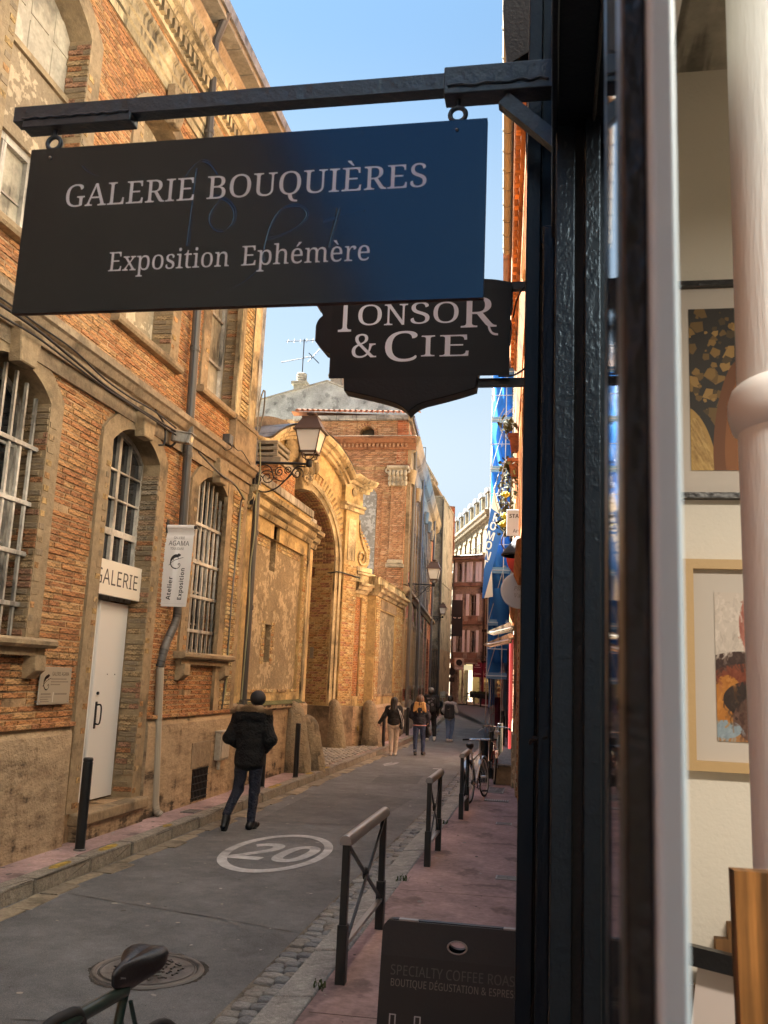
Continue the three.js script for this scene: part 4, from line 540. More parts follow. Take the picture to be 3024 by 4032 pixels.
  L('impost_cable', tube([[-1.8, 4.86, -.8], [1.84, 4.84, -.8], [1.85, 4.86, -.1], [2.0, 4.9, .10], [3.1, 4.86, .12]], .022, 40, 5), M.iron);
  // door: tympanum, transom and panelled leaves
  const ty = L('tympanum', ext(archShape(-AR + .01, AR - .01, SP - .12, SP, AR - .02), .06).translate(0, 0, -.92), M.doorWood); for (const a of [.3, .75, 1.2, 1.95, 2.4, 2.85]) Lc(ty, 'panel', uvm(ext(shapeOf([[Math.cos(a - .18) * 1.55, Math.sin(a - .18) * 1.55], [Math.cos(a + .18) * 1.55, Math.sin(a + .18) * 1.55], [Math.cos(a + .15) * .6, Math.sin(a + .15) * .6], [Math.cos(a - .15) * .6, Math.sin(a - .15) * .6]]), .03).translate(0, SP, -.86)), M.doorWood);
  const arcRim = new THREE.Shape(); arcRim.absarc(0, SP, AR - .01, 0, Math.PI, false); arcRim.absarc(0, SP, AR - .14, Math.PI, 0, true); Lc(ty, 'rim', ext(arcRim, .14).translate(0, 0, -.88), M.doorWood);
  L('transom', mould([[-.95, 4.66], [-.72, 4.66], [-.70, 4.74], [-.62, 4.80], [-.62, 4.98], [-.58, 5.02], [-.95, 5.06]], -AR, AR, I), M.doorWood);
  for (const sd of [-1, 1]) { const d = L('door_leaf', box(sd * .01, sd * (AR - .01), .14, 4.66, -.92, -.86), M.doorWood); for (const [a, b] of [[.4, 1.6], [1.75, 3.1], [3.25, 4.5]]) for (const [c, e] of [[.15, .9], [1.02, 1.74]]) Lc(d, 'panel', rbox(sd * c, sd * e, a, b, -.86, -.82, .015), M.doorWood); Lc(d, 'stile', box(sd * .0, sd * .1, .14, 4.66, -.859, -.80), M.doorWood); }
  L('meter_plate', box(AR - .022, AR - .01, 2.5, 2.8, -.62, -.5), M.concrete);
  // low oblique wing on the right with the red panel
  const W = rectShape(3.0, 3.82, 0, 4.6); W.holes.push(rectShape(3.12, 3.46, 1.5, 4.32, THREE.Path)); L('side_wall', ext(W, .5).translate(0, 0, -.5), M.ochre); L('side_panel', box(3.1, 3.5, 1.45, 4.36, -.35, -.055), M.mortar);
  const pl = layBricks(I, 3.12, 3.46, 1.5, 4.32, { proud: -.04, len: .3, ch: .066 }); pieces(portal, 'panel_brick', pl, brickGeos, [BM.brick[1], BM.brick[3], BM.brick[0], BM.pink[1]], brickTones, brickWhite, 130);
  pieces(portal, 'side_brick', [...layBricks(I, 3.47, 3.8, 1.3, 4.4, { proud: .012, len: .33 }), ...layBricks(I, 3.0, 3.11, 1.3, 4.4, { proud: .012, len: .12 })], brickGeos, BM.ochre, ochreTones, brickWhite, 130);
  L('side_cornice', mould([[0, 4.42], [.05, 4.42], [.09, 4.5], [.16, 4.54], [.18, 4.62], [.26, 4.66], [.26, 4.72], [.06, 4.76], [.06, 4.96], [.12, 4.98], [.12, 5.04], [-.4, 5.06], [-.4, 4.42]], 2.98, 3.95, I), M.ochreStone); L('side_plinth', rbox(3.02, 3.9, 0, 1.22, -.4, .10, .02), M.plinth); L('volute_base', rbox(2.96, 3.8, 5.06, 5.2, -.36, .1, .01), M.ochreStone);
  const vs = new THREE.Shape(); vs.moveTo(2.98, 5.2); vs.lineTo(3.55, 5.2); vs.bezierCurveTo(3.8, 5.3, 3.82, 5.62, 3.55, 5.82); vs.bezierCurveTo(3.3, 6.02, 3.12, 6.2, 3.06, 6.6); vs.lineTo(2.98, 6.6); vs.closePath(); const vo = L('volute', ext(vs, .3).translate(0, 0, -.28), M.ochre); Lc(vo, 'scroll', tube(Array.from({ length: 40 }, (_, i) => { const q = i / 39; if (q < .35) { const s = q / .35; return [3.06 + s * s * .36, 6.55 - s * .85, .05]; } const s = (q - .35) / .65, a = .9 - s * 8.6, R = .27 * (1 - s * .75); return [3.28 + Math.cos(a) * R, 5.48 + Math.sin(a) * R, .05]; }), .032, 80, 6), M.ochreStone);
  for (let k = 0; k < 16; k++) { const q = k / 15, x = q < .5 ? 3.60 + Math.sin(q * 3.0) * .16 : 3.74 - (q - .5) * 1.2, y = 5.24 + q * 1.1; Lc(vo, 'edge_brick', rbox(x - .17 + (q > .5 ? .08 : 0), x, y, y + .055, -.1, .032, .005), pick(BM.ochre)); }
}
// wheel guard stones
function guardStone(label, x, z, h, r, lean = .12) { const g = new THREE.CylinderGeometry(1, 1, 1, 22, 26), p = g.attributes.position; for (let i = 0; i < p.count; i++) { const y = p.getY(i) + .5, a = Math.atan2(p.getZ(i), p.getX(i)), w = Math.hypot(p.getX(i), p.getZ(i)), cap = y > .8 ? Math.sqrt(Math.max(0, 1 - ((y - .8) / .2) ** 2)) : 1, prof = w * (1 - .42 * y) * cap * (1 + .05 * Math.sin(a * 3 + y * 5) + .035 * Math.sin(a * 7 + y * 13)); p.setXYZ(i, Math.cos(a) * prof * r * 1.1 - y * lean, y * h, Math.sin(a) * prof * r); } const q = mergeVertices(g, 1e-4); q.computeVertexNormals(); q.translate(x, .1, z); return single('guard_stone', uvm(q), mat([.42, .36, .26], .93, { map: T.stain, bump: [T.lump, .02] }), label, 'guard stone'); }
guardStone('tall mossy guard stone at the near corner of the garden wall', -5.0, -18.15, 1.42, .30); guardStone('shorter rounded guard stone leaning beside the tall mossy one', -4.86, -18.75, 1.14, .30);
guardStone('pale guard stone standing against the portal plinth', -5.66, -24.5, 1.34, .25); guardStone('pale guard stone at the outer corner beyond the portal', -4.98, -26.0, 1.32, .28);
{ // cobbled forecourt
  const t = thing('forecourt', 'cobbled forecourt in front of the portal door', 'cobbles', [-5.2, .13, -22], null, 'structure'); P(t, 'bed', (() => { const g = new THREE.ShapeGeometry(shapeOf([[-4.78, 17.9], [-5.3, 17.9], [-5.4, 20.0], [-7.4, 20.9], [-6.2, 24.8], [-5.2, 26.2], [-4.78, 26.2]].map(([x, z]) => [x, z]))); g.rotateX(-Math.PI / 2); g.translate(0, .1355, 0); return uvm(g); })(), mat([.20, .17, .125], .95, { map: T.grime, bump: [T.lump, .02] }));
  const cg = Array.from({ length: 5 }, () => { const g = new THREE.SphereGeometry(.5, 8, 5), p = g.attributes.position; for (let i = 0; i < p.count; i++) { const f = (c) => Math.sign(c) * Math.pow(Math.abs(c) * 2, .6) / 2; p.setXYZ(i, f(p.getX(i)), f(p.getY(i)) * rr(.9, 1.05), f(p.getZ(i))); } const q = mergeVertices(g); q.computeVertexNormals(); return q; });
  const cm = [[.30, .27, .22], [.36, .32, .26], [.25, .235, .21], [.40, .36, .30]], list = []; for (let z = -18.2, r = 0; z > -25.8; z -= .16, r++) for (let x = -4.86 + (r % 2) * .06; x > -6.2; x -= .125) { const back = z > -20 ? -5.36 : z > -24.3 ? -6.2 : -6.0 + (-24.3 - z) * .55; if (x < back) break; list.push({ m: new THREE.Matrix4().makeTranslation(x + rr(-.01, .01), .142 + rr(-.006, .006), z + rr(-.015, .015)).multiply(new THREE.Matrix4().makeScale(rr(.10, .12), .05, rr(.125, .15))), tone: Math.floor(rnd() * 4) }); }
  pieces(t, 'cobble', list, cg, cm.map((c) => mat(c, .85, { bump: [T.fine, .005] })), cm, mat([1, 1, 1], .85, { bump: [T.fine, .005] }), 300);
}
{ // garden wall beyond the portal
  const t = thing('garden_wall', 'golden garden wall with a tall plaster panel between the portal and the chapel', 'wall', [-5.08, 0, -29]), F = STREET_L(-5.08), pr = (g) => inF(g, F);
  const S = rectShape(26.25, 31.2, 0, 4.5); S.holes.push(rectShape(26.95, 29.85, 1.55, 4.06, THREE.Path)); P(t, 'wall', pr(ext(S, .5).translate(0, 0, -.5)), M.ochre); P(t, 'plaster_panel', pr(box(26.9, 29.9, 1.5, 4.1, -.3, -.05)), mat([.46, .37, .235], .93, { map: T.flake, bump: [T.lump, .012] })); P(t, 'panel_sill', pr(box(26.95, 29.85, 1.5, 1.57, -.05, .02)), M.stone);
  pieces(t, 'brick', [...layBricks(F, 26.3, 26.72, 1.3, 4.38, { proud: .03, len: .36 }), ...layBricks(F, 26.78, 26.95, 1.3, 4.38, { proud: .015, len: .18 }), ...layBricks(F, 29.86, 31.15, 1.3, 4.38, { proud: .02 })], brickGeos, BM.ochre, ochreTones, brickWhite, 240);
  P(t, 'frieze_panel', pr(box(27.0, 29.8, 4.1, 4.38, 0, .02)), M.stoneDark); P(t, 'cornice', mould([[0, 4.42], [.05, 4.42], [.09, 4.5], [.16, 4.54], [.18, 4.62], [.26, 4.66], [.26, 4.72], [.06, 4.76], [.06, 4.94], [.10, 4.98], [-.4, 5.0], [-.4, 4.42]], 26.15, 31.2, F), M.ochreStone); P(t, 'plinth', mould([[0, 0], [.09, 0], [.07, 1.18], [.02, 1.26], [0, 1.26]], 26.2, 31.2, F), M.plinth);
  single('yellow_tag', new THREE.CylinderGeometry(.07, .07, .02, 14).rotateZ(Math.PI / 2).translate(-5.35, .62, -25.75), M.yellow, 'small round yellow tag low on the plinth right of the portal', 'tag');
}
// ================= CHAPEL =================
{
  const t = thing('brick_chapel', 'tall brick chapel with a round window, white capital and tiled roof beyond the portal', 'building', [-6.5, 0, -31.2]);
  const FZ = frameM([0, 0, -31.2], [1, 0, 0], [0, 0, 1]), pz = (g) => inF(g, FZ), ZX = -5.12;
  const S = rectShape(-13, ZX, 0, 11.3), oc = new THREE.Path(); oc.absarc(-6.64, 10.74, .27, 0, Math.PI * 2); S.holes.push(oc); P(t, 'side_wall', pz(ext(S, .4).translate(0, 0, -.4)), M.mortar); P(t, 'body', box(-13, -6.9, 0, 11.2, -49.8, -32.4), M.greyPlaster); P(t, 'inner_wall', box(-13, -5.7, 0, 11.2, -32.5, -32.3), M.greyPlaster);
  const bh = [archHole(-6.9, -6.16, 5.6, 8.45, .3), (y) => { const d = .42 ** 2 - (y - 10.74) ** 2; return d > 0 ? [-6.64 - Math.sqrt(d), -6.64 + Math.sqrt(d)] : null; }];
  pieces(t, 'brick', [...layBricks(FZ, -8.9, ZX - .02, 4.9, 9.4, { holes: [...bh, rectHole(-5.66, -5.13, 4, 10)], loss: .01 }), ...layBricks(FZ, -9.2, ZX - .02, 9.5, 10.15, { loss: .01, proud: .03 }), ...layBricks(FZ, -9.2, ZX - .02, 10.6, 11.25, { holes: bh, loss: .01 }), ...layBricks(FZ, -5.66, -5.14, 6.1, 8.75, { proud: .085, len: .26, loss: .01 }), ...layBricks(FZ, -5.7, -5.12, 4.9, 5.85, { proud: .12, len: .28, loss: .03 })], brickGeos, BM.pink, pinkTones, brickWhite, 300);
  for (let k = 0; k < 22; k++) { const g = rbox(-.035, .035, .275, .41, -.02, .02, .004); g.rotateZ(k / 22 * 6.283); P(t, 'oculus_brick', pz(g.translate(-6.64, 10.74, 0)), pick(BM.pink)); }
  P(t, 'pilaster', pz(box(-5.66, -5.14, 4.9, 9.4, -.02, .07)), M.mortar); P(t, 'blind_window', pz(ext(archShape(-6.88, -6.18, 5.62, 8.45, .28), .03).translate(0, 0, -.02)), M.bluePlaster);
  for (const sd of [-1, 1]) pieces(t, 'window_jamb_brick', layBricks(FZ, sd < 0 ? -7.08 : -6.16, sd < 0 ? -6.9 : -5.98, 5.6, 8.5, { proud: .035, len: .2, loss: 0 }), brickGeos, BM.pink, pinkTones, brickWhite, 60);
  P(t, 'cornice', mould([[0, 10.12], [.08, 10.12], [.10, 10.2], [.10, 10.34], [.18, 10.38], [.26, 10.46], [.30, 10.48], [.30, 10.56], [0, 10.62]], -9.2, ZX + .3, FZ), M.tile); for (let x = -7.9; x < -5.1; x += .15) P(t, 'dentil', pz(box(x, x + .085, 10.2, 10.33, .10, .16)), BM.pink[0]); P(t, 'lead_capping', mould([[0, 10.62], [.31, 10.565], [.31, 10.59], [0, 10.65]], -9.2, ZX + .31, FZ), M.whitePaint);
  P(t, 'frieze', mould([[0, 9.42], [.10, 9.42], [.12, 9.5], [.12, 9.56], [0, 9.6]], -5.75, ZX + .1, FZ), M.tile);
  // white capital with leaves, and the pilaster's stone base
  const cp = P(t, 'capital', pz(uvm(new THREE.CylinderGeometry(.40, .30, .62, 4).rotateY(Math.PI / 4).scale(1, 1, .5).translate(-5.41, 9.1, .14))), M.whiteOld); P(cp, 'abacus', pz(rbox(-5.8, -5.02, 9.38, 9.48, .0, .36, .02)), M.whiteOld);
  for (let r = 0; r < 3; r++) for (let k = 0; k < 5; k++) P(cp, 'leaf', pz(uvm(ball(.085, -5.69 + k * .14, 8.86 + r * .17, .2 + r * .05, .8, 1.3, .9, 8))), M.whiteOld); for (const x of [-5.76, -5.06]) P(cp, 'volute', pz(uvm(new THREE.TorusGeometry(.07, .035, 6, 12).translate(x, 9.3, .28))), M.whiteOld);
  const pb = P(t, 'pilaster_base', pz(rbox(-5.74, -5.1, 5.86, 5.98, 0, .2, .02)), M.whiteOld); P(pb, 'torus', pz(rbox(-5.7, -5.14, 5.98, 6.14, 0, .16, .05, 2)), M.whiteOld);
  // street front, angled away; u runs along it
  const A = V(ZX, 0, -31.2), B = V(-6.55, 0, -50), d = B.clone().sub(A), LEN = d.length(); d.normalize(); const FS = frameM([A.x, 0, A.z], [d.x, 0, d.z], [-d.z, 0, d.x]), ps = (g) => inF(g, FS);
  P(t, 'attic', ps(box(0, 8, 10.6, 11.3, -.4, 0)), M.farBrickPink); const S2 = rectShape(.0, LEN, 0, 10.6); const wins = [2.2, 4.7, 7.2, 9.7, 12.2, 14.7]; for (const u of wins) { S2.holes.push(archShape(u - .55, u + .55, 6.0, 8.6, .55, THREE.Path)); if (u < 11) S2.holes.push(archShape(u - .42, u + .42, 1.9, 3.7, .42, THREE.Path)); } S2.holes.push(archShape(15.1, 17.4, .14, 3.0, 1.15, THREE.Path)); P(t, 'street_wall', ps(ext(S2, .4).translate(0, 0, -.4)), M.farBrickPink);
  for (const u of wins) { P(t, 'tall_window', ps(box(u - .6, u + .6, 5.9, 9.3, -.34, -.3)), mat([.46, .24, .21], .8, { map: T.stain })); P(t, 'window_moulding', ps((() => { return ext(archRing(u - .78, u + .78, 8.6, .78, u - .56, u + .56, 8.6, .56, 5.9), .10); })()), M.stone); if (u < 11) { P(t, 'low_window', ps(box(u - .45, u + .45, 1.8, 4.2, -.3, -.26)), M.glass); P(t, 'low_window_moulding', ps((() => { return ext(archRing(u - .58, u + .58, 3.7, .58, u - .43, u + .43, 3.7, .43, 1.8), .09); })()), M.stone); P(t, 'low_sill', ps(box(u - .7, u + .7, 1.68, 1.8, 0, .2)), M.stoneDark); } }
  P(t, 'portal_door', ps(box(15, 17.5, 0, 4.3, -.36, -.3)), mat([.30, .09, .06], .7, { map: T.wood }));
  for (const u of [.25, 3.45, 5.95, 8.45, 10.95, 13.45]) { const p = P(t, 'street_pilaster', ps(box(u - .2, u + .2, 5.3, 9.0, 0, .14)), M.stoneDark); P(p, 'pilaster_capital', ps(uvm(new THREE.CylinderGeometry(.34, .22, .5, 6).scale(1, 1, .6).translate(u, 9.15, .14))), M.stone); P(t, 'low_pilaster', ps(box(u - .18, u + .18, .14, 4.9, 0, .10)), M.stone); }
  P(t, 'street_string_course', mould([[0, 4.95], [.1, 4.95], [.16, 5.05], [.24, 5.1], [.24, 5.2], [0, 5.28]], 0, LEN, FS), M.stoneDark); P(t, 'street_cornice', mould([[0, 9.5], [.1, 9.5], [.14, 9.7], [.14, 10.1], [.3, 10.2], [.36, 10.4], [.40, 10.5], [.43, 10.62], [0, 10.7]], 0, LEN, FS), M.stone); P(t, 'street_plinth', mould([[0, 0], [.1, 0], [.08, 1.2], [0, 1.26]], 0, 15, FS), M.plinth);
  P(t, 'eave_board', mould([[0, 11.15], [.12, 11.12], [.15, 11.14], [.15, 11.26], [0, 11.35]], -.3, 8, FS), M.stoneDark); P(t, 'gutter', mould([[.15, 11.18], [.22, 11.16], [.24, 11.28], [.16, 11.28]], -.35, 8, FS), M.pipe); for (const u of [.5, 5.2, 15.0]) P(t, 'downpipe', ps(uvm2(rod([u, .2, .24], [u, 10.4, .24], .06, .06, 8))), M.pipe);
  P(t, 'roof', tris([[-5.1, 11.34, -31.0], [-5.65, 11.34, -39.1], [-10.5, 11.9, -39.1], [-5.1, 11.34, -31.0], [-10.5, 11.9, -39.1], [-9.5, 11.56, -31.0]]), M.tile); P(t, 'eave_fascia', pz(mould([[0, 11.22], [.2, 11.2], [.24, 11.24], [.24, 11.36], [0, 11.38]], -9.4, -4.9, new THREE.Matrix4())), M.zinc);
  for (let x = -9.2; x < -4.7; x += .2) P(t, 'roof_tile', uvm(new THREE.CylinderGeometry(.075, .09, .6, 8, 1, true, 0, Math.PI).rotateZ(Math.PI / 2).rotateY(Math.PI / 2).rotateX(.25).translate(x, 11.46 + Math.max(0, -5.4 - x) * .03, -31.05)), M.tile);
}
lantern('second wall lantern, at the near corner of the chapel front', [-5.12, 5.4, -32.0], 0, 1);
lantern('third wall lantern, small and far, on the grey concrete house', [-6.95, 5.6, -51.35], 0, .9);
{ // grey gable house behind
  const t = thing('grey_gable_house', 'pale grey rendered gable with chimneys rising behind the portal', 'building', [-11.5, 0, -47]);
  const gx = [-17.5, -5.9], ap = [-11.6, 17.1]; P(t, 'gable_wall', ext(shapeOf([[-22, 0], [-7.2, 0], [-7.2, 15.35], ap, [-17.5, 15.5], [-22, 13.6]]), .5).translate(0, 0, -44.5), M.gable); P(t, 'body', box(-22, -7.6, 0, 13.4, -48, -44.6), M.greyPlaster);
  P(t, 'verge', merge([bar([-7.1, 15.4, -43.95], [-11.6, 17.15, -43.95], .12, .08), bar([-11.6, 17.15, -43.95], [-17.5, 15.55, -43.95], .12, .08), bar([-17.5, 15.55, -43.95], [-22, 13.65, -43.95], .12, .08)]), M.concrete); P(t, 'roof', tris([[-7.2, 15.4, -44], [-11.6, 17.12, -44], [-11.6, 17.12, -47.5], [-7.2, 15.4, -44], [-11.6, 17.12, -47.5], [-7.2, 15.4, -47.5]]), M.tile);
  for (const [x, y] of [[-13.25, 16.55], [-11.25, 16.9], [-8.9, 15.9]]) { const c = P(t, 'chimney', box(x - .3, x + .3, y - .4, y + .75, -45.2, -44.4), M.concrete); P(c, 'cap', box(x - .42, x + .42, y + .6, y + .76, -45.3, -44.3), M.concrete); for (let k = 0; k < 4; k++) P(c, 'cowl_ring', uvm(new THREE.TorusGeometry(.22, .07, 6, 14).rotateX(Math.PI / 2).translate(x, y + .86 + k * .13, -44.8)), M.greyPlaster); }
}
{ const t = thing('tv_antenna', 'thin television antenna on the roof behind the portal', 'antenna', [-13.3, 17.3, -45]), A = (a, b, r = .025) => Lc(t, 'rod', rod(a, b, r, r, 5), M.iron); Lc(t, 'mast', rod([0, 0, 0], [0, 2.6, 0], .03, .03, 6), M.iron); A([-1.0, 2.5, 0], [.9, 2.5, 0]); for (let k = 0; k < 6; k++) A([-.9 + k * .35, 2.36, .1], [-.9 + k * .35, 2.64, -.1], .015); A([-1.2, 1.3, 0], [.5, 1.6, 0]); A([.3, 1.3, 0], [.9, 2.0, 0]); A([.3, 1.8, 0], [.9, 1.2, 0]); }
{ // concrete pier house
  const t = thing('concrete_house', 'narrow grey concrete house front beyond the chapel', 'building', [-7, 0, -52]); P(t, 'front', box(-6.86, -6.27, 0, 12.5, -57.4, -51.6), M.concrete); P(t, 'rear_block', box(-14, -7.25, 0, 14.2, -62, -50.4), M.greyPlaster); P(t, 'top_slab', rbox(-6.9, -6.22, 12.5, 12.62, -57.6, -51.5, .02), M.concrete); P(t, 'band', box(-6.89, -6.24, 7.6, 7.72, -57.45, -51.57), M.concrete); P(t, 'downpipe', uvm2(rod([-6.24, .2, -51.5], [-6.24, 12.4, -51.5], .06, .06, 8)), M.pipe); P(t, 'mesh_base', box(-6.88, -6.25, .1, 3.8, -57.42, -51.58), M.stoneDark);
  for (let k = 0; k < 12; k++) P(t, 'lattice_bar', bar([-6.84 + (k % 6) * .09, k < 6 ? .3 : 3.7, -51.54], [-6.84 + (k % 6) * .09 + .12, k < 6 ? 3.7 : .3, -51.54], .02, .02), M.iron);
  const r = P(t, 'roof_terrace', box(-9.2, -7.15, 14.2, 14.35, -56, -50.2), M.concrete); for (let k = 0; k < 9; k++) P(r, 'railing_bar', rod([-8.5 + k * .16, 14.35, -50.3], [-8.5 + k * .16, 15.2, -50.3], .02, .02, 5), M.iron); P(r, 'top_rail', rod([-8.5, 15.2, -50.3], [-7.22, 15.2, -50.3], .03, .03, 5), M.iron);
  P(t, 'eave', box(-7.6, -6.75, 13.2, 13.4, -60, -50.6), M.stoneDark); P(t, 'side_wall', box(-7.5, -7.0, 0, 13.2, -63.5, -57.45), M.farBrickPink);
}
{ // brick house with corbelled cornice
  const t = thing('corner_brick_house', 'dark brick house with a heavy cornice and an arched doorway before the bend', 'building', [-7.5, 0, -64]); const F = frameM([-7.55, 0, -63.5], [-.105, 0, -.9945], [.9945, 0, -.105]);
  const S = rectShape(0, 30, 0, 14.2); S.holes.push(archShape(2.0, 4.2, .14, 3.0, 1.1, THREE.Path)); for (const y of [5.3, 8.9, 11.6]) for (const u of [2, 6, 10, 14, 18]) S.holes.push(archShape(u, u + 1.2, y, y + 1.7, .3, THREE.Path)); P(t, 'wall', inF(ext(S, .5).translate(0, 0, -.5), F), M.farBrick); P(t, 'body', inF(box(0, 30, 0, 14.2, -6, -.5), F), M.darkIn); P(t, 'end_wall', box(-13, -7.56, 0, 14.2, -63.8, -63.52), M.farBrick);  // far end lengthened to keep sun off the bend
  for (const [y, o] of [[4.5, .35], [8.1, .15], [11.0, .35], [14.2, .7]]) P(t, 'cornice', mould([[0, y - .5], [o * .3, y - .5], [o * .5, y - .25], [o, y - .12], [o, y], [0, y + .05]], -.6, 30, F), M.tile); P(t, 'doorway', inF(box(1.9, 4.3, 0, 4.2, -.46, -.4), F), mat([.42, .16, .07], .7));
}
// ================= SUNLIT CREAM HOUSE AND THE GREY HOUSE AT THE BEND =================
{
  const a = V(-5.9, 0, -89), b = V(-13.6, 0, -116), d = b.clone().sub(a), LEN = d.length(); d.normalize(); const F = frameM([b.x, 0, b.z], [-d.x, 0, -d.z], [d.z, 0, -d.x]), pr = (g) => inF(g, F);
  const t = thing('cream_house', 'sunlit cream town house with slate mansard roof and dormers at the end of the street', 'building', [-9, 0, -102]); const S = rectShape(0, LEN, 0, 18.8), cs = [2.2, 5.2, 8.2, 11.2, 14.2, 17.2, 20.2, 23.2, 26.2].filter((u) => u < LEN - 1);
  for (const u of cs) for (const y of [3.6, 7.4, 11.2, 15.0]) S.holes.push(rectShape(u - .6, u + .6, y, y + 2.3, THREE.Path)); P(t, 'wall', pr(ext(S, .4).translate(0, 0, -.4)), M.cream); P(t, 'body', pr(box(0, LEN, 0, 18.8, -9, -.42)), M.darkIn); P(t, 'end_wall', pr(box(LEN, LEN + .3, 0, 19.5, -9, 0)), M.farBrick); P(t, 'gable_end', pr(ext(shapeOf([[0, 19.5], [9, 19.5], [9, 23], [2.2, 23], [0, 19.5]]), .3).rotateY(Math.PI / 2).translate(LEN, 0, 0)), M.farBrick);
  for (const u of cs) for (const y of [3.6, 7.4, 11.2, 15.0]) { const w = P(t, 'window', pr(box(u - .6, u + .6, y, y + 2.3, -.3, -.26)), mat([.42, .30, .17], .5)); P(w, 'frame', pr(box(u - .04, u + .04, y, y + 2.3, -.26, -.22)), M.whitePaint); P(w, 'lintel', pr(box(u - .8, u + .8, y + 2.35, y + 2.65, 0, .16)), M.cream); }
  P(t, 'cornice', mould([[0, 18.1], [.2, 18.1], [.3, 18.5], [.75, 18.7], [.8, 18.95], [0, 19.0]], 0, LEN, F), M.cream); for (let u = .3; u < LEN; u += .55) P(t, 'modillion', pr(box(u, u + .22, 18.2, 18.55, .2, .6)), M.cream);
  P(t, 'mansard', pr(tris([[0, 18.95, .2], [LEN, 18.95, .2], [LEN, 22.9, -1.5], [0, 18.95, .2], [LEN, 22.9, -1.5], [0, 22.9, -1.5], [0, 22.9, -1.5], [LEN, 22.9, -1.5], [LEN, 23.3, -5], [0, 22.9, -1.5], [LEN, 23.3, -5], [0, 23.3, -5]])), M.slate);
  for (const u of cs) { const q = P(t, 'dormer', pr(box(u - .65, u + .65, 19.3, 21.0, -1.4, .2)), M.cream); P(q, 'dormer_roof', pr(ext(shapeOf([[u - .9, 21.0], [u + .9, 21.0], [u + .5, 21.5], [u - .5, 21.5]]), 1.8).translate(0, 0, -1.5)), M.zinc); P(q, 'dormer_pane', pr(box(u - .42, u + .42, 19.5, 20.8, .2, .23)), M.glass); }
  for (const y of [10.7, 14.6, 7.0]) { const bal = P(t, 'balcony', pr(box(0, LEN, y - .2, y, 0, .9)), M.cream); P(bal, 'rail', pr(merge([box(0, LEN, y + .95, y + 1.0, .84, .88), box(0, LEN, y + .08, y + .12, .84, .88)])), M.iron); for (let u = .1; u < LEN; u += .28) P(bal, 'baluster', pr(bar([u, y, .86], [u + (Math.round(u * 10) % 2 ? .16 : -.16), y + .98, .86], .025, .025)), M.iron); }
}
// a wall with real openings; wins: [u, y, w, h, open]; the room behind is closed and lit only through them
function houseWall(t, F, u0, u1, y0, y1, wins, wm, sm, rm = M.cream) {
  const pr = (g) => inF(g, F), S = rectShape(u0, u1, y0, y1); for (const [u, y, w, h, o] of wins) if (o) S.holes.push(rectShape(u - w / 2, u + w / 2, y, y + h, THREE.Path)); P(t, 'wall', pr(ext(S, .35).translate(0, 0, -.35)), wm); P(t, 'room', pr(merge([box(u0, u1, y0, y1, -4.1, -4), box(u0, u0 + .1, y0, y1, -4, -.351), box(u1 - .1, u1, y0, y1, -4, -.351), box(u0, u1, y1 - .1, y1, -4, -.351), box(u0, u1, y0, y0 + .1, -4, -.351)])), rm);
  for (const [u, y, w, h, o] of wins) { const q = o ? P(t, 'window', pr(merge([box(u - w / 2, u - w / 2 + .06, y, y + h, -.28, -.22), box(u + w / 2 - .06, u + w / 2, y, y + h, -.28, -.22), box(u - .04, u + .04, y, y + h, -.279, -.221), box(u - w / 2 + .06, u + w / 2 - .06, y + h - .06, y + h, -.28, -.22), box(u - w / 2 + .06, u + w / 2 - .06, y + h * .6, y + h * .6 + .04, -.278, -.222)])), M.whitePaint) : P(t, 'window_sill', pr(box(u - w / 2 - .05, u + w / 2 + .05, y - .12, y - .05, 0, .12)), wm); if (o) P(q, 'pane', pr(box(u - w / 2, u + w / 2, y, y + h, -.252, -.248)), M.glassClear);
    for (const sd of [-1, 1]) { const s0 = o ? sd * w / 2 : 0, s = P(q, 'shutter', pr(rbox(u + s0 + (o ? sd * .02 : sd * .02), u + s0 + sd * (w / 2), y - .05, y + h + .04, .03, .075, .01)), sm), lo = Math.min(s0 + sd * .06, s0 + sd * (w / 2 - .04)), hi = Math.max(s0 + sd * .06, s0 + sd * (w / 2 - .04)); for (let k = 0; k < 12; k++) P(s, 'slat', pr(box(u + lo, u + hi, y + .08 + k * (h - .2) / 12, y + .08 + k * (h - .2) / 12 + .07, .075, .092)), sm); } }
}
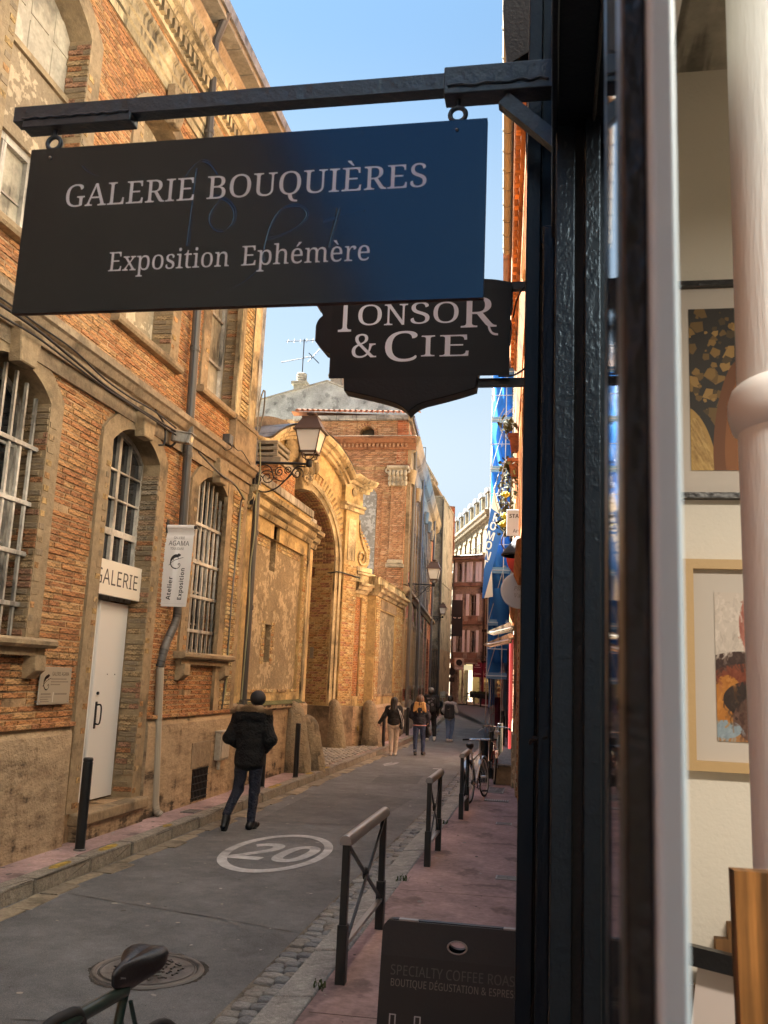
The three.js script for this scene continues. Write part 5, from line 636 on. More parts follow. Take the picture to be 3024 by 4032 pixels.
{
  const t = thing('grey_shuttered_house', 'weathered grey house with white shutters and a lit shop at the bend', 'building', [-7.2, 0, -83]); const a = V(-9.0, 0, -84.0), b = V(-6.15, 0, -82.7), d = b.clone().sub(a), LEN = d.length(); d.normalize(); const F = frameM([a.x, 0, a.z], [d.x, 0, d.z], [-d.z, 0, d.x]), pr = (g) => inF(g, F), g1 = mat([.46, .45, .43], .93, { map: T.stain, bump: [T.lump, .01] }), br = mat([.40, .29, .24], .9, { map: T.stain });
  P(t, 'shop_side', pr(box(0, .7, 0, 3.8, -1, 0)), g1); P(t, 'shop_side', pr(box(-.1, 0, 0, 3.8, -3.2, 0)), g1); for (const y of [3.9, 7.3, 10.8]) P(t, 'band', pr(box(-.05, LEN + .05, y - .15, y + .15, 0, .2)), br); P(t, 'eave', pr(box(-.4, LEN + .2, 13.1, 13.4, -6, .6)), br); P(t, 'gutter', pr(uvm2(rod([-.4, 13.4, .62], [LEN + .2, 13.4, .62], .09, .09, 8))), M.pipe); P(t, 'downpipe', pr(uvm2(rod([.1, 3.8, .2], [.1, 13.3, .2], .06, .06, 6))), M.pipe);
  const ws = mat([.78, .83, .88], .7); const wl = [[.65, 11.1, .5, 1.75, 1], [1.7, 11.1, .62, 1.75, 0], [2.65, 11.1, .62, 1.75, 0]]; for (const [u, o] of [[.65, 0], [2.1, 1]]) { wl.push([u, 8.0, .7, 1.9, o], [u + .1, 4.7, .6, 1.9, 1]); for (const y of [7.45, 4.1]) P(t, 'stone_frame', pr(box(u - .45, u + .55, y, y + .5, .0, .06)), br); } houseWall(t, F, 0, LEN, 3.8, 13.2, wl, g1, ws);
  // shop: lit window, white pilasters
  P(t, 'shop_back', pr(box(.6, LEN, 0, 3.8, -3.2, -3)), mat([.7, .62, .42], .9)); P(t, 'shop_floor', pr(box(.6, LEN, .1, .14, -3, -.1)), mat([.3, .25, .2], .8)); P(t, 'shop_ceiling', pr(box(.6, LEN, 3.6, 3.8, -3, 0)), M.cream); for (const u of [.8, 1.25, 3.1]) P(t, 'shop_pilaster', pr(rbox(u - .1, u + .1, .1, 3.5, -.1, .08, .01)), M.whitePaint); P(t, 'shop_awning', pr(box(.4, LEN, 3.62, 3.72, 0, 1.0)), M.greyPlaster); P(t, 'shop_pane', pr(box(1.35, 3.0, .6, 3.3, -.06, -.05)), M.glassClear);
  const c = V(...[1.9, 3.5, -1.2]).applyMatrix4(F), l = new THREE.PointLight(new THREE.Color(1, .78, .42), .34, 0, 2); l.position.set(c.x, c.y - .35, c.z); l.castShadow = true; scene.add(l); P(t, 'lamp_panel', pr(box(1.2, 2.9, 3.52, 3.58, -1.9, -.6)), mat([1, .9, .6], .6, { emissive: new THREE.Color(1, .82, .45), emissiveIntensity: .06 })); P(t, 'sign_panel', pr(box(1.3, 2.6, 3.05, 3.5, -.02, .02)), mat([.9, .8, .5], .6, { emissive: new THREE.Color(1, .85, .5), emissiveIntensity: .05 }));
  for (let k = 0; k < 4; k++) P(t, 'shop_shelf', pr(box(1.4, 3.0, .9 + k * .55, .94 + k * .55, -2.9, -2.5)), M.oak);
}
{
  const t = thing('timbered_house', 'narrow half timbered house with a burgundy shop front right of the grey house', 'building', [-4.9, 0, -81]); const a = V(-6.12, 0, -82.6), b = V(-2.9, 0, -81.2), d = b.clone().sub(a), LEN = d.length(); d.normalize(); const F = frameM([a.x, 0, a.z], [d.x, 0, d.z], [-d.z, 0, d.x]), pr = (g) => inF(g, F), pm = mat([.32, .26, .20], .93, { map: T.stain }), tm = mat([.075, .055, .045], .85, { map: T.wood }), bg = mat([.16, .018, .035], .5);
  houseWall(t, F, 0, LEN, 3.8, 13.4, [[.75, 7.2, .7, 1.7, 0], [.85, 4.4, .5, 1.8, 1]], pm, tm); for (const y of [3.8, 6.6, 9.6, 13.2]) P(t, 'beam', pr(box(0, LEN, y - .12, y + .12, 0, .1)), tm); for (let u = .1; u < LEN; u += .24) for (const [y, h] of [[3.95, 2.5], [6.75, 2.7], [9.75, 3.3]]) if (y > 9 || u < .3 || u > 1.4) P(t, 'timber', pr(box(u, u + .1, y, y + h, 0, .07)), tm);
  P(t, 'cornice', pr(box(-.1, LEN, 10.0, 10.5, 0, .3)), M.iron);
  P(t, 'shop_front', pr(box(0, LEN, 3.0, 3.7, -.2, .12)), bg); for (const u of [.05, 1.05, 2.05, 3.2]) P(t, 'shop_post', pr(box(u, u + .16, .1, 3.0, -.1, .08)), bg); P(t, 'shop_stall', pr(box(0, LEN, .1, .7, -.1, .06)), bg); P(t, 'shop_back', pr(box(0, LEN, 0, 3.6, -2.6, -2.4)), mat([.55, .42, .28], .9)); P(t, 'shop_pane', pr(box(.2, 2.05, .7, 3.0, -.06, -.05)), M.glassClear);
  for (let k = 0; k < 5; k++) P(t, 'shop_shelf', pr(box(.2, 2.1, .8 + k * .45, .83 + k * .45, -1.2, -.8)), M.whitePaint); const sd = [mat([.6, .5, .35], .7), mat([.5, .2, .12], .7), mat([.65, .62, .55], .7)]; for (let k = 0; k < 40; k++) P(t, 'goods', pr(rbox(.25 + (k % 8) * .23, .25 + (k % 8) * .23 + rr(.1, .18), .83 + ((k / 8) | 0) * .45, .83 + ((k / 8) | 0) * .45 + rr(.15, .34), -1.1, -.9, .01)), pick(sd));
  const c = V(1.1, 3.0, -.7).applyMatrix4(F), l = new THREE.PointLight(new THREE.Color(1, .74, .42), .2, 0, 2); l.position.copy(c); l.castShadow = true; scene.add(l); P(t, 'lamp_panel', pr(box(.5, 1.8, 3.12, 3.16, -1.1, -.4)), mat([1, .9, .6], .6, { emissive: new THREE.Color(1, .8, .45), emissiveIntensity: .05 }));
  const wt = cnv(256, 384, (x) => { x.fillStyle = '#6d1030'; x.fillRect(0, 0, 256, 384); x.fillStyle = '#e8d8d8'; x.fillRect(60, 60, 130, 14); x.fillRect(40, 120, 170, 10); x.strokeStyle = '#e8d8d8'; x.lineWidth = 9; x.beginPath(); x.arc(60, 300, 26, .6, 5.6); for (let q = 0; q < 8; q++) x.quadraticCurveTo(90 + q * 18, 270 + (q % 2) * 50, 98 + q * 18, 300); x.stroke(); });
  for (const [u, o] of [[-.1, 0], [1.0, 1], [1.9, 2]]) { const q = V(u, 2.45, .62).applyMatrix4(F), bn = thing('shop_flag', ['burgundy shop flag nearest the lit window', 'burgundy shop flag in the middle of the three', 'burgundy shop flag nearest the red post'][o], 'flag', [q.x, q.y, q.z], 'burgundy flags over the shop'); Lc(bn, 'cloth', box(-.42, .42, 0, 1.3, -.015, .015), bg); const g = new THREE.PlaneGeometry(.84, 1.3).translate(0, .65, .018); Lc(bn, 'print', g, mat([1, 1, 1], .7, { map: wt })); Lc(bn, 'rod', rod([0, 1.3, 0], [0, 1.3, -.7], .02), M.iron); }
  P(t, 'bracket_lamp', pr(tube([[0, 3.9, .1], [.2, 4.3, .5], [.6, 4.25, .7], [.8, 4.0, .7]], .03, 20, 5)), M.iron); P(t, 'bracket_lamp', pr(tube([[1.0, 3.9, .1], [1.2, 4.3, .5], [1.6, 4.25, .7], [1.8, 4.0, .7]], .03, 20, 5)), M.iron);
}
{ // hanging black sign with a pair of eyes
  const t = thing('eyes_sign', 'tall black hanging sign with two painted eyes', 'sign', [-7.1, 5.4, -69.5]); Lc(t, 'board', box(-.42, .42, 0, 2.75, -.05, .05), M.blackPaint); const tx = cnv(256, 128, (x) => { x.fillStyle = '#0c0c0e'; x.fillRect(0, 0, 256, 128); for (const c of [76, 184]) { x.save(); x.translate(c, 64); x.rotate(c < 100 ? .18 : -.18); x.fillStyle = '#e8e8e8'; x.beginPath(); x.ellipse(0, 8, 36, 24, 0, 0, Math.PI); x.fill(); x.fillStyle = '#0c0c0e'; x.beginPath(); x.arc(0, 10, 13, 0, 7); x.fill(); x.restore(); } }); Lc(t, 'print', new THREE.PlaneGeometry(.8, .4).translate(0, 1.45, .053), mat([1, 1, 1], .5, { map: tx })); for (const y of [.1, 2.65]) Lc(t, 'arm', rod([-1.2, y, 0], [.4, y, 0], .02), M.iron);
}
for (const [x, y, z, r, l] of [[-8.6, 2.6, -80.6, .34, 'dark round no entry sign seen from behind near the bend'], ]) { const t = thing('road_sign', l, 'road sign', [x, .1, z]); Lc(t, 'disc', new THREE.CylinderGeometry(r, r, .03, 24).rotateX(Math.PI / 2).translate(0, 2.75, 0), M.iron); Lc(t, 'plate', box(-.28, .28, 1.85, 2.25, -.02, .02), M.iron); Lc(t, 'post', rod([0, 0, -.04], [0, 3, -.04], .035), M.iron); }
{ const t = thing('hanging_shop_sign', 'white hanging shop sign with a black disc', 'sign', [-8.0, 3.0, -81.2]); Lc(t, 'board', box(-.42, .42, 0, 1.05, -.05, .05), M.whitePaint); Lc(t, 'disc', new THREE.CylinderGeometry(.28, .28, .02, 24).rotateX(Math.PI / 2).translate(0, .66, .055), M.iron); const tx = cnv(256, 64, (x) => { x.fillStyle = '#dddad4'; x.fillRect(0, 0, 256, 64); x.fillStyle = '#222'; for (let q = 0; q < 7; q++) if (q !== 2) { x.fillRect(14 + q * 33, 12, 7, 40); x.fillRect(14 + q * 33, q % 2 ? 12 : 30, 22, 7); } }); Lc(t, 'print', new THREE.PlaneGeometry(.7, .17).translate(0, .16, .053), mat([1, 1, 1], .6, { map: tx })); }

{ // unseen tall house added behind the portal to keep the sun off the lower street
  const t = thing('added_sun_blocker', 'added unseen house behind the garden wall, blocking sun from the lower street', 'building', [-13, 0, -21]); P(t, 'wall', box(-17, -9.5, 0, 15.8, -27.5, -15.0), M.greyPlaster); P(t, 'roof', tris([[-9.4, 15.8, -15], [-9.4, 15.8, -27.5], [-13.2, 17, -27.5], [-9.4, 15.8, -15], [-13.2, 17, -27.5], [-13.2, 17, -15], [-17.3, 15.8, -15], [-13.2, 17, -27.5], [-17.3, 15.8, -27.5], [-17.3, 15.8, -15], [-13.2, 17, -15], [-13.2, 17, -27.5]]), M.tile);
}
// ================= RIGHT SIDE OF THE STREET =================
const XW = (z) => .26 + .05 * z; // face of the right-hand houses at depth z (negative down the street)
const rightF = (x0, z0, x1, z1) => { const a = V(x1, 0, z1), b = V(x0, 0, z0), d = b.clone().sub(a).normalize(); return { m: frameM([a.x, 0, a.z], [d.x, 0, d.z], [-d.z, 0, d.x]), len: a.distanceTo(b) }; }; // u runs from the far end (x1,z1) towards the camera
{
  const t = thing('orange_house', 'bright orange rendered house with a pale gutter along the right side', 'building', [0, 0, -14]); const { m: F, len: L } = rightF(XW(-11.2), -11.2, XW(-25), -25), pr = (g) => inF(g, F), U = (z) => L - (-z - 11.2) * 1.00125;
  const S = rectShape(0, L, 0, 11.4), cs = []; for (let z = -13; z > -24; z -= 2.7) cs.push(U(z)); for (const u of cs) { for (const y of [4.2, 7.9]) S.holes.push(rectShape(u - .5, u + .5, y, y + 2.2, THREE.Path)); }
  P(t, 'wall', pr(ext(S, .4).translate(0, 0, -.4)), M.orangeWall); P(t, 'body', pr(box(0, L, 0, 11.4, -9, -.42)), M.darkIn);
  for (const u of cs) for (const y of [4.2, 7.9]) { const w = P(t, 'window', pr(box(u - .5, u + .5, y, y + 2.2, -.24, -.2)), M.glass); P(w, 'window_frame', pr(merge([box(u - .03, u + .03, y, y + 2.2, -.2, -.15), box(u - .5, u + .5, y + 1.4, y + 1.45, -.199, -.15)])), M.whitePaint); P(w, 'window_surround', pr((() => { const s = rectShape(u - .68, u + .68, y - .12, y + 2.4); s.holes.push(rectShape(u - .501, u + .501, y, y + 2.2, THREE.Path)); return ext(s, .06); })()), M.orangeTrim); }
  for (const [y, o] of [[3.75, .14], [7.3, .12]]) P(t, 'band', mould([[0, y - .2], [o * .5, y - .2], [o, y - .05], [o, y + .05], [0, y + .1]], 0, L, F), M.orangeTrim);
  P(t, 'cornice', mould([[0, 10.5], [.06, 10.5], [.06, 10.8], [.14, 10.85], [.14, 11.0], [.24, 11.1], [.26, 11.3], [0, 11.34]], 0, L, F), M.orangeTrim); for (let u = .2; u < L; u += .4) P(t, 'cornice_block', pr(box(u, u + .16, 10.86, 11.02, .14, .22)), M.orangeTrim);
  P(t, 'gutter', pr(uvm2(rod([6.2, 11.42, .36], [L, 11.42, .36], .085, .085, 12))), M.creamPlaster); for (let u = 6.4; u < L; u += .62) P(t, 'gutter_strap', pr(uvm(new THREE.TorusGeometry(.09, .008, 5, 14).rotateY(Math.PI / 2).translate(u, 11.42, .36))), M.concrete);
  P(t, 'roof', pr(tris([[0, 11.4, .34], [L, 11.4, .34], [L, 13.6, -5], [0, 11.4, .34], [L, 13.6, -5], [0, 13.6, -5]])), M.tile);
  P(t, 'lower_brick', pr(box(0, 8.5, .1, 4.4, 0, .015)), M.farBrick); P(t, 'plaster_skirt', pr(box(.6, 8.4, .1, 1.1, .0, .03)), M.creamPlaster); P(t, 'pier', pr(box(6.1, 7.0, .1, 4.6, .015, .06)), M.mortar);
  pieces(t, 'brick', layBricks(F, 6.12, 6.98, 1.15, 4.55, { proud: .07, len: .3 }), brickGeos, BM.brick, brickTones, brickWhite, 180); P(t, 'pier_foot', pr(rbox(6.05, 7.05, .1, 1.1, .0, .09, .02)), M.creamPlaster);
}
{ // pale house over the black shop front, mostly beside and behind the camera
  const t = thing('pale_house', 'pale rendered house above the black shop front, beside the camera', 'building', [.2, 0, 5]); const { m: F, len: L } = rightF(XW(-2.9), -2.9, XW(-11.18), -11.18), pr = (g) => inF(g, F); P(t, 'far_wall', pr(box(0, L, 0, 11.4, -9, 0)), M.paleWall); for (const u of [1.5, 4.2, 6.9]) for (const y of [4.4, 8.0]) { const w = P(t, 'window', pr(box(u - .5, u + .5, y, y + 2.1, .0, .03)), M.glass); P(w, 'window_frame', pr(merge([box(u - .56, u - .5, y, y + 2.1, 0, .06), box(u + .5, u + .56, y, y + 2.1, 0, .06), box(u - .03, u + .03, y, y + 2.1, .03, .06)])), M.whitePaint); }
  P(t, 'near_wall', box(.17, .6, 3.91, 11.4, -2.85, 22), M.paleWall); P(t, 'near_body', box(.61, 9, 4.46, 11.4, -2.85, 22), M.darkIn); P(t, 'side_wall', box(.2, 6, 0, 3.9, 3.2, 22), M.paleWall); for (let z = -1; z < 20; z += 2.8) for (const y of [4.6, 8.0]) { const w = P(t, 'window', box(.14, .17, y, y + 2.1, z - .5, z + .5), M.glass); P(w, 'window_frame', merge([box(.12, .169, y, y + 2.1, z - .56, z - .5), box(.12, .169, y, y + 2.1, z + .5, z + .56)]), M.whitePaint); }
  P(t, 'roof', tris([[-.15, 11.42, -11.1], [-.15, 11.42, 22], [5, 13.6, 22], [-.15, 11.42, -11.1], [5, 13.6, 22], [5, 13.6, -11.1]]), M.tile); P(t, 'cornice', box(-.1, .5, 11.1, 11.4, -2.8, 22), M.paleWall);
}
{ // low white steps with a stencil beyond the red bicycle
  const t = thing('door_step', 'pale stone door step against the right wall beyond the red bicycle', 'step', [-.9, .1, -20.5]); P(t, 'slab', rbox(-1.06, -.66, .1, .46, -22.6, -18.4, .02), M.stone); P(t, 'tread', rbox(-1.10, -.6, .46, .5, -22.7, -18.35, .015), M.granite);
}
{ // next houses beyond, in scaffolding
  const t = thing('scaffolded_house', 'narrow house under repair behind the blue scaffold netting', 'building', [-1.5, 0, -45]); const { m: F, len: L } = rightF(XW(-25), -25, -2.7, -58), pr = (g) => inF(g, F); houseWall(t, F, 0, L, 0, 14.5, [0, 1, 2, 3, 4, 5].flatMap((k) => [4.2, 7.6, 11].map((y) => [3 + k * 5, y, 1.0, 1.9, k % 2])), mat([.50, .42, .32], .93, { map: T.stain }), M.whiteOld); P(t, 'shop_front', pr(box(L - 12, L - 1, .1, 3.4, 0, .1)), mat([.30, .02, .03], .6)); P(t, 'roof_edge', pr(box(0, L, 14.5, 14.8, -7, .5)), M.tile);
  const { m: G, len: L2 } = rightF(-2.7, -58, -3.6, -79); P(t, 'far_wall', inF(box(0, L2, 0, 13, -7, 0), G), M.farBrick);
}
{
  const t = thing('scaffold', 'steel scaffold wrapped in bright blue netting on the right', 'scaffold', [-2.0, 0, -38]); const xs = [-2.25, -1.78], zs = [-35.2, -37.7, -40.2, -42.7], H = 14.6;
  for (const z of zs) for (const x of xs) P(t, 'standard', rod([x - (z + 35.2) * -.03, .1, z], [x - (z + 35.2) * -.03, H, z], .03, .03, 6), M.alu);
  for (let y = 2.3; y < H; y += 2) { for (const z of zs) P(t, 'transom', rod([-2.35, y, z], [-1.6, y, z], .025, .025, 6), M.alu); for (const dy of [0, .5, 1]) P(t, 'ledger', rod([-2.25, y + dy, zs[0]], [-2.48, y + dy, zs[3]], .022, .022, 6), M.alu); P(t, 'deck', box(-2.4, -1.75, y - .05, y, -42.7, -35.2), M.whiteOld); P(t, 'end_rail', rod([-2.25, y + 1, -35.18], [-1.75, y + 1, -35.18], .022, .022, 6), M.alu); P(t, 'diagonal', rod([-2.25, y, -35.16], [-1.78, y + 2, -35.16], .02, .02, 6), M.alu); P(t, 'toe_board', box(-2.3, -1.72, y, y + .22, -35.2, -35.16), M.greyPlaster); }
  const net = mat([.07, .27, .66], .8, { transmission: .55, thickness: 0, side: 2, ior: 1.05 });
  const cloth = (w, h, nx, ny, f) => { const g = new THREE.PlaneGeometry(w, h, nx, ny), p = g.attributes.position; for (let i = 0; i < p.count; i++) { const [x, y, z] = f(p.getX(i), p.getY(i)); p.setXYZ(i, x, y, z); } g.computeVertexNormals(); return uvm(g); };
  for (let y = 2.3; y < H; y += 2) { for (const dy of [0, 1]) P(t, 'guard_rail', rod([-2.42, y + dy, -34.9], [-1.58, y + dy, -34.9], .02, .02, 6), M.alu); P(t, 'edge_board', box(-2.4, -1.6, y - .12, y + .12, -34.93, -34.9), mat([.16, .30, .48], .8)); P(t, 'guard_brace', rod([-2.38, y, -34.9], [-1.85, y + 2, -34.9], .016, .016, 6), M.alu); }
  for (const x of [-2.4, -1.84]) P(t, 'front_standard', rod([x, .1, -34.92], [x, H, -34.92], .024, .024, 6), M.alu);
  P(t, 'end_net', cloth(.80, 11.6, 16, 90, (x, y) => [-1.98 + x * (1 + .12 * Math.sin(y * 2.3)), 8.6 + y, -35.05 + .07 * Math.sin(x * 11 + y * 1.7) + .05 * Math.sin(y * 4.1 + x * 5)]), net); P(t, 'side_net', cloth(7.6, 13.4, 40, 60, (x, y) => [-2.46 + x * .03 + .06 * Math.sin(x * 2.2 + y) + .04 * Math.sin(y * 2.7), 7.8 + y, -38.95 + x]), net); P(t, 'loose_net', cloth(.6, 3.2, 12, 30, (x, y) => [-2.02 + x + .10 * Math.sin(y * 1.3), 4.0 + y, -34.95 + .12 * Math.sin(x * 8 + y * 2.1) + y * .06]), net);
}
{ // hanging builder's banner
  const t = thing('builder_banner', 'slanting blue banner with white letters ROMONT hung on the scaffold', 'banner', [-2.25, 5.2, -34.6]);
  const k = 34.6 / 35.5, wp = ([x, y]) => [x * k, 2.05 + (y - 2.05) * k], O = [-2.676, -1.85], tx = cnv(512, 2048, (x, w, h) => {
    const q = ([a, b]) => [(a * k + 2.68) / .9 * w, (9.45 - (2.05 + (b - 2.05) * k)) / 4.4 * h]; x.fillStyle = '#e8e3d8'; x.fillRect(0, 0, w, h); x.fillStyle = '#2a67ba'; x.beginPath(); [[-2.42, 8.86], [-1.95, 8.52], [-1.855, 8.12], [-2.32, 6.36], [-2.59, 5.26], [-2.70, 5.2], [-2.56, 7.8]].forEach((p, i) => (i ? x.lineTo(...q(p)) : x.moveTo(...q(p)))); x.closePath(); x.fill();
    x.fillStyle = '#e9edf2'; [['R', -2.21, 8.47], ['O', -2.30, 8.12], ['M', -2.39, 7.73], ['O', -2.46, 7.35], ['N', -2.50, 6.95], ['T', -2.60, 6.6]].forEach(([c, a, b]) => { const [u, v] = q([a, b]); x.save(); x.translate(u, v); x.rotate(.3); x.scale(1, 1.0); x.font = 'bold 215px sans-serif'; x.textAlign = 'center'; x.textBaseline = 'middle'; x.fillText(c, 0, 0); x.restore(); }); });
  const pts = [[-2.296, 9.62], [-1.96, 8.56], [-1.862, 8.14], [-2.32, 6.36], [-2.254, 5.33], [-2.676, 5.25], [-2.553, 7.81], [-2.403, 8.83]].map(wp), s = shapeOf(pts), g = new THREE.ExtrudeGeometry(s, { depth: .012, bevelEnabled: false }), p = g.attributes.position, uv = g.attributes.uv; for (let i = 0; i < p.count; i++) uv.setXY(i, (p.getX(i) + 2.68) / .9, 1 - (9.45 - p.getY(i)) / 4.4);
  g.translate(0, 0, -34.6); P(t, 'cloth', g, mat([1, 1, 1], .7, { map: tx })); P(t, 'rope', tube([[-2.25, 9.42, -34.6], [-2.15, 9.8, -34.8], [-2.1, 10.2, -35.1]], .012, 10, 5), M.whiteOld);
}
{ // hanging flower pots
  const t0 = [[-.76, 6.62, -18.0, 'uppermost terracotta pot on the right wall'], [-.74, 6.0, -17.6, 'lower terracotta pot with trailing grey plants on the right wall']];
  const leafM = mat([.055, .06, .032], .9, { side: 2 }), stemM = mat([.12, .10, .07], .9), terra = mat([.20, .06, .035], .85, { map: T.stain });
  t0.forEach(([x, y, z, l], k) => { const t = thing('plant_pot', l, 'plant pot', [x, y, z], 'pots hung on the right wall'); Lc(t, 'pot', flat(new THREE.CylinderGeometry(.17, .11, .36, 4).rotateY(Math.PI / 4).translate(0, .21, 0)), terra); Lc(t, 'rim', box(-.14, .14, .33, .40, -.14, .14), terra); Lc(t, 'bracket', merge([bar([-.05, 0, 0], [.3, .3, 0], .02, .02), bar([-.05, .05, 0], [.3, .05, 0], .02, .02)]), M.iron);
    const g = []; for (let i = 0; i < (k ? 300 : 90); i++) { const a = rr(0, 6.28), s = k ? rnd() : .2, r = rr(0, .3), cx = -.10 - s * .08 + Math.cos(a) * r * .75, cy = k ? .45 - s * 1.6 : .5 + rr(0, .2), cz = Math.sin(a) * r; g.push(new THREE.PlaneGeometry(rr(.03, .07), rr(.05, .12)).rotateX(rr(-1.2, 1.2)).rotateY(rr(0, 6.28)).rotateZ(rr(-1, 1)).translate(cx, cy, cz)); } Lc(t, 'foliage', merge(g), leafM, 'stuff');
    for (let i = 0; i < (k ? 9 : 3); i++) { const a = rr(-.2, .12), b = rr(-.2, .2); Lc(t, 'stem', tube([[a * .4, .4, b * .4], [a - .05, .3, b], [a - .12 + rr(-.1, .05), k ? -.3 : .7, b + rr(-.1, .1)], [a - .05 + rr(-.1, .1), k ? -.9 : .95, b]], .007, 14, 5), stemM); } });
  const y = thing('yellow_succulent', 'bright yellow green succulent rosettes above the parking sign', 'plant', [-.84, 4.85, -16.6]); const ym = mat([.45, .38, .02], .7, { side: 2, transmission: .25, thickness: 0 }); for (const [cx, cy] of [[-.02, .58], [-.01, .18], [-.05, .02], [.03, .08]]) { const g = []; for (let i = 0; i < 12; i++) g.push(new THREE.SphereGeometry(.05, 6, 5).scale(.35, 1.3, .7).translate(0, .055, 0).rotateZ(1.0 - (i % 3) * .35).rotateY(i / 12 * 6.283 * 1.6).translate(cx, cy, 0)); Lc(y, 'rosette', merge(g), ym); } Lc(y, 'stem', tube([[-.02, .56, 0], [.06, .4, 0], [.05, .2, 0], [.0, 0, 0], [-.08, -.25, 0], [-.02, -.4, 0]], .012, 24, 5), stemM);
}
{ // parking sign
  const t = thing('parking_sign', 'white enamel no parking plate on the right wall', 'sign', [-.56, 4.55, -15.6]); Lc(t, 'plate', rbox(-.22, .34, 0, .46, -.01, .01, .008), M.coolWhite); Lc(t, 'edge', rbox(-.232, .352, -.012, .472, -.014, -.004, .008), M.iron); const tx = cnv(512, 420, (x) => { x.fillStyle = '#c3ccd6'; x.fillRect(0, 0, 512, 420); x.fillStyle = '#23262b'; x.font = 'bold 92px sans-serif'; x.fillText('STATIONNEMENT', 30, 130); x.fillText('GÊNANT', 180, 255); x.font = '80px sans-serif'; x.fillText('Art R 37.1', 95, 375); }); Lc(t, 'print', new THREE.PlaneGeometry(.54, .44).translate(.06, .23, .0125), mat([1, 1, 1], .5, { map: tx })); Lc(t, 'arm', rod([.05, .2, -.02], [.3, .2, -.2], .012), M.iron);
}
{ const t = thing('no_entry_disc', 'round red disc sign half hidden behind the black lamp hood', 'sign', [-.40, 3.78, -15.3]); Lc(t, 'disc', new THREE.CylinderGeometry(.36, .36, .03, 32).rotateX(Math.PI / 2).translate(0, .36, 0), mat([.40, .03, .02], .5)); Lc(t, 'back', new THREE.CylinderGeometry(.30, .36, .03, 32).rotateX(Math.PI / 2).translate(0, .36, -.03), M.alu); Lc(t, 'arm', rod([.1, .36, -.03], [.35, .36, -.1], .02), M.iron); }
{ const t = thing('black_lamp_hood', 'wide black metal lamp hood on the right wall', 'lamp', [-.52, 4.08, -14.6]); Lc(t, 'hood', lathe([[.27, 0], [.275, .02], [.22, .10], [.10, .24], [.05, .30], [0, .31]], 26), M.iron); Lc(t, 'brim', new THREE.TorusGeometry(.265, .025, 8, 30).rotateX(Math.PI / 2), M.iron); Lc(t, 'arm', rod([0, .3, 0], [.3, .34, 0], .02), M.iron); }
{ const t = thing('round_shop_sign', 'large round white shop sign with faint script on the right wall', 'sign', [-.50, 3.2, -14.2]); Lc(t, 'disc', new THREE.CylinderGeometry(.27, .27, .04, 40).rotateX(Math.PI / 2).translate(0, .27, 0), M.coolWhite); Lc(t, 'rim', new THREE.TorusGeometry(.27, .015, 8, 40).translate(0, .27, 0), M.coolWhite); const tx = cnv(256, 256, (x) => { x.fillStyle = '#bfc8d2'; x.fillRect(0, 0, 256, 256); x.fillStyle = '#8a8f96'; x.font = 'italic 44px serif'; x.fillText('Pin', 84, 128); x.fillText('Va', 84, 184); }); const g = new THREE.CircleGeometry(.255, 36).translate(0, .27, .0215); Lc(t, 'print', g, mat([1, 1, 1], .5, { map: tx })); Lc(t, 'arm', rod([.0, .5, -.02], [.3, .5, -.02], .015), M.iron); }
{ // pair of folded awnings
  for (const [x, y, z, l] of [[-1.35, 3.35, -24.2, 'upper folded cream awning on the right wall'], [-1.38, 3.0, -23.6, 'lower grey folded awning on the right wall']]) { const t = thing('folded_awning', l, 'awning', [x, y, z]); Lc(t, 'fabric', ext(shapeOf([[.35, .32], [-.28, .04], [-.34, 0], [-.22, -.04], [.35, .1]]), .9).translate(0, 0, -.9), M.greyPlaster); Lc(t, 'arm', rod([.3, .15, 0], [-.25, .0, 0], .02), M.alu); Lc(t, 'roller', rod([.34, .24, .02], [.34, .24, -.95], .06), M.whiteOld); }
  const t = thing('cafe_awning', 'grey awning sheltering the far corner on the right', 'awning', [-3.0, 2.8, -60]); Lc(t, 'fabric', tris([[-.9, .0, 1], [1.6, .5, 1], [1.6, .5, -3], [-.9, 0, 1], [1.6, .5, -3], [-.9, 0, -3]]), mat([.25, .245, .23], .9, { side: 2 })); Lc(t, 'valance', box(-.92, -.88, -.25, 0, -3, 1), mat([.25, .245, .23], .9)); Lc(t, 'post', rod([-.85, -2.7, .9], [-.85, 0, .9], .03), M.iron);
}
{ const t = thing('red_post', 'tall burgundy painted post on the right kerb', 'post', [-2.07, .0, -36.9]); Lc(t, 'post', rod([0, 0, 0], [0, 1.44, 0], .115, .12, 14), mat([.17, .012, .03], .5, { bump: [T.fine, .002] })); Lc(t, 'cap', new THREE.CylinderGeometry(.105, .122, .05, 14).translate(0, 1.46, 0), mat([.17, .012, .03], .5)); Lc(t, 'tape', tube([[-.12, .9, .05], [-.25, .75, .05], [-.22, .5, .1], [-.3, .35, .05]], .012, 12, 4), mat([.6, .3, .3], .6)); }
{ const t = thing('red_shutter', 'narrow bright red door shutter on the right wall far down', 'shutter', [-1.55, .1, -34]); P(t, 'leaf', box(-1.58, -1.50, .12, 3.2, -36.2, -34.2), mat([.07, .003, .004], .55)); P(t, 'frame', box(-1.60, -1.52, .1, 3.3, -34.2, -34.1), M.iron); }
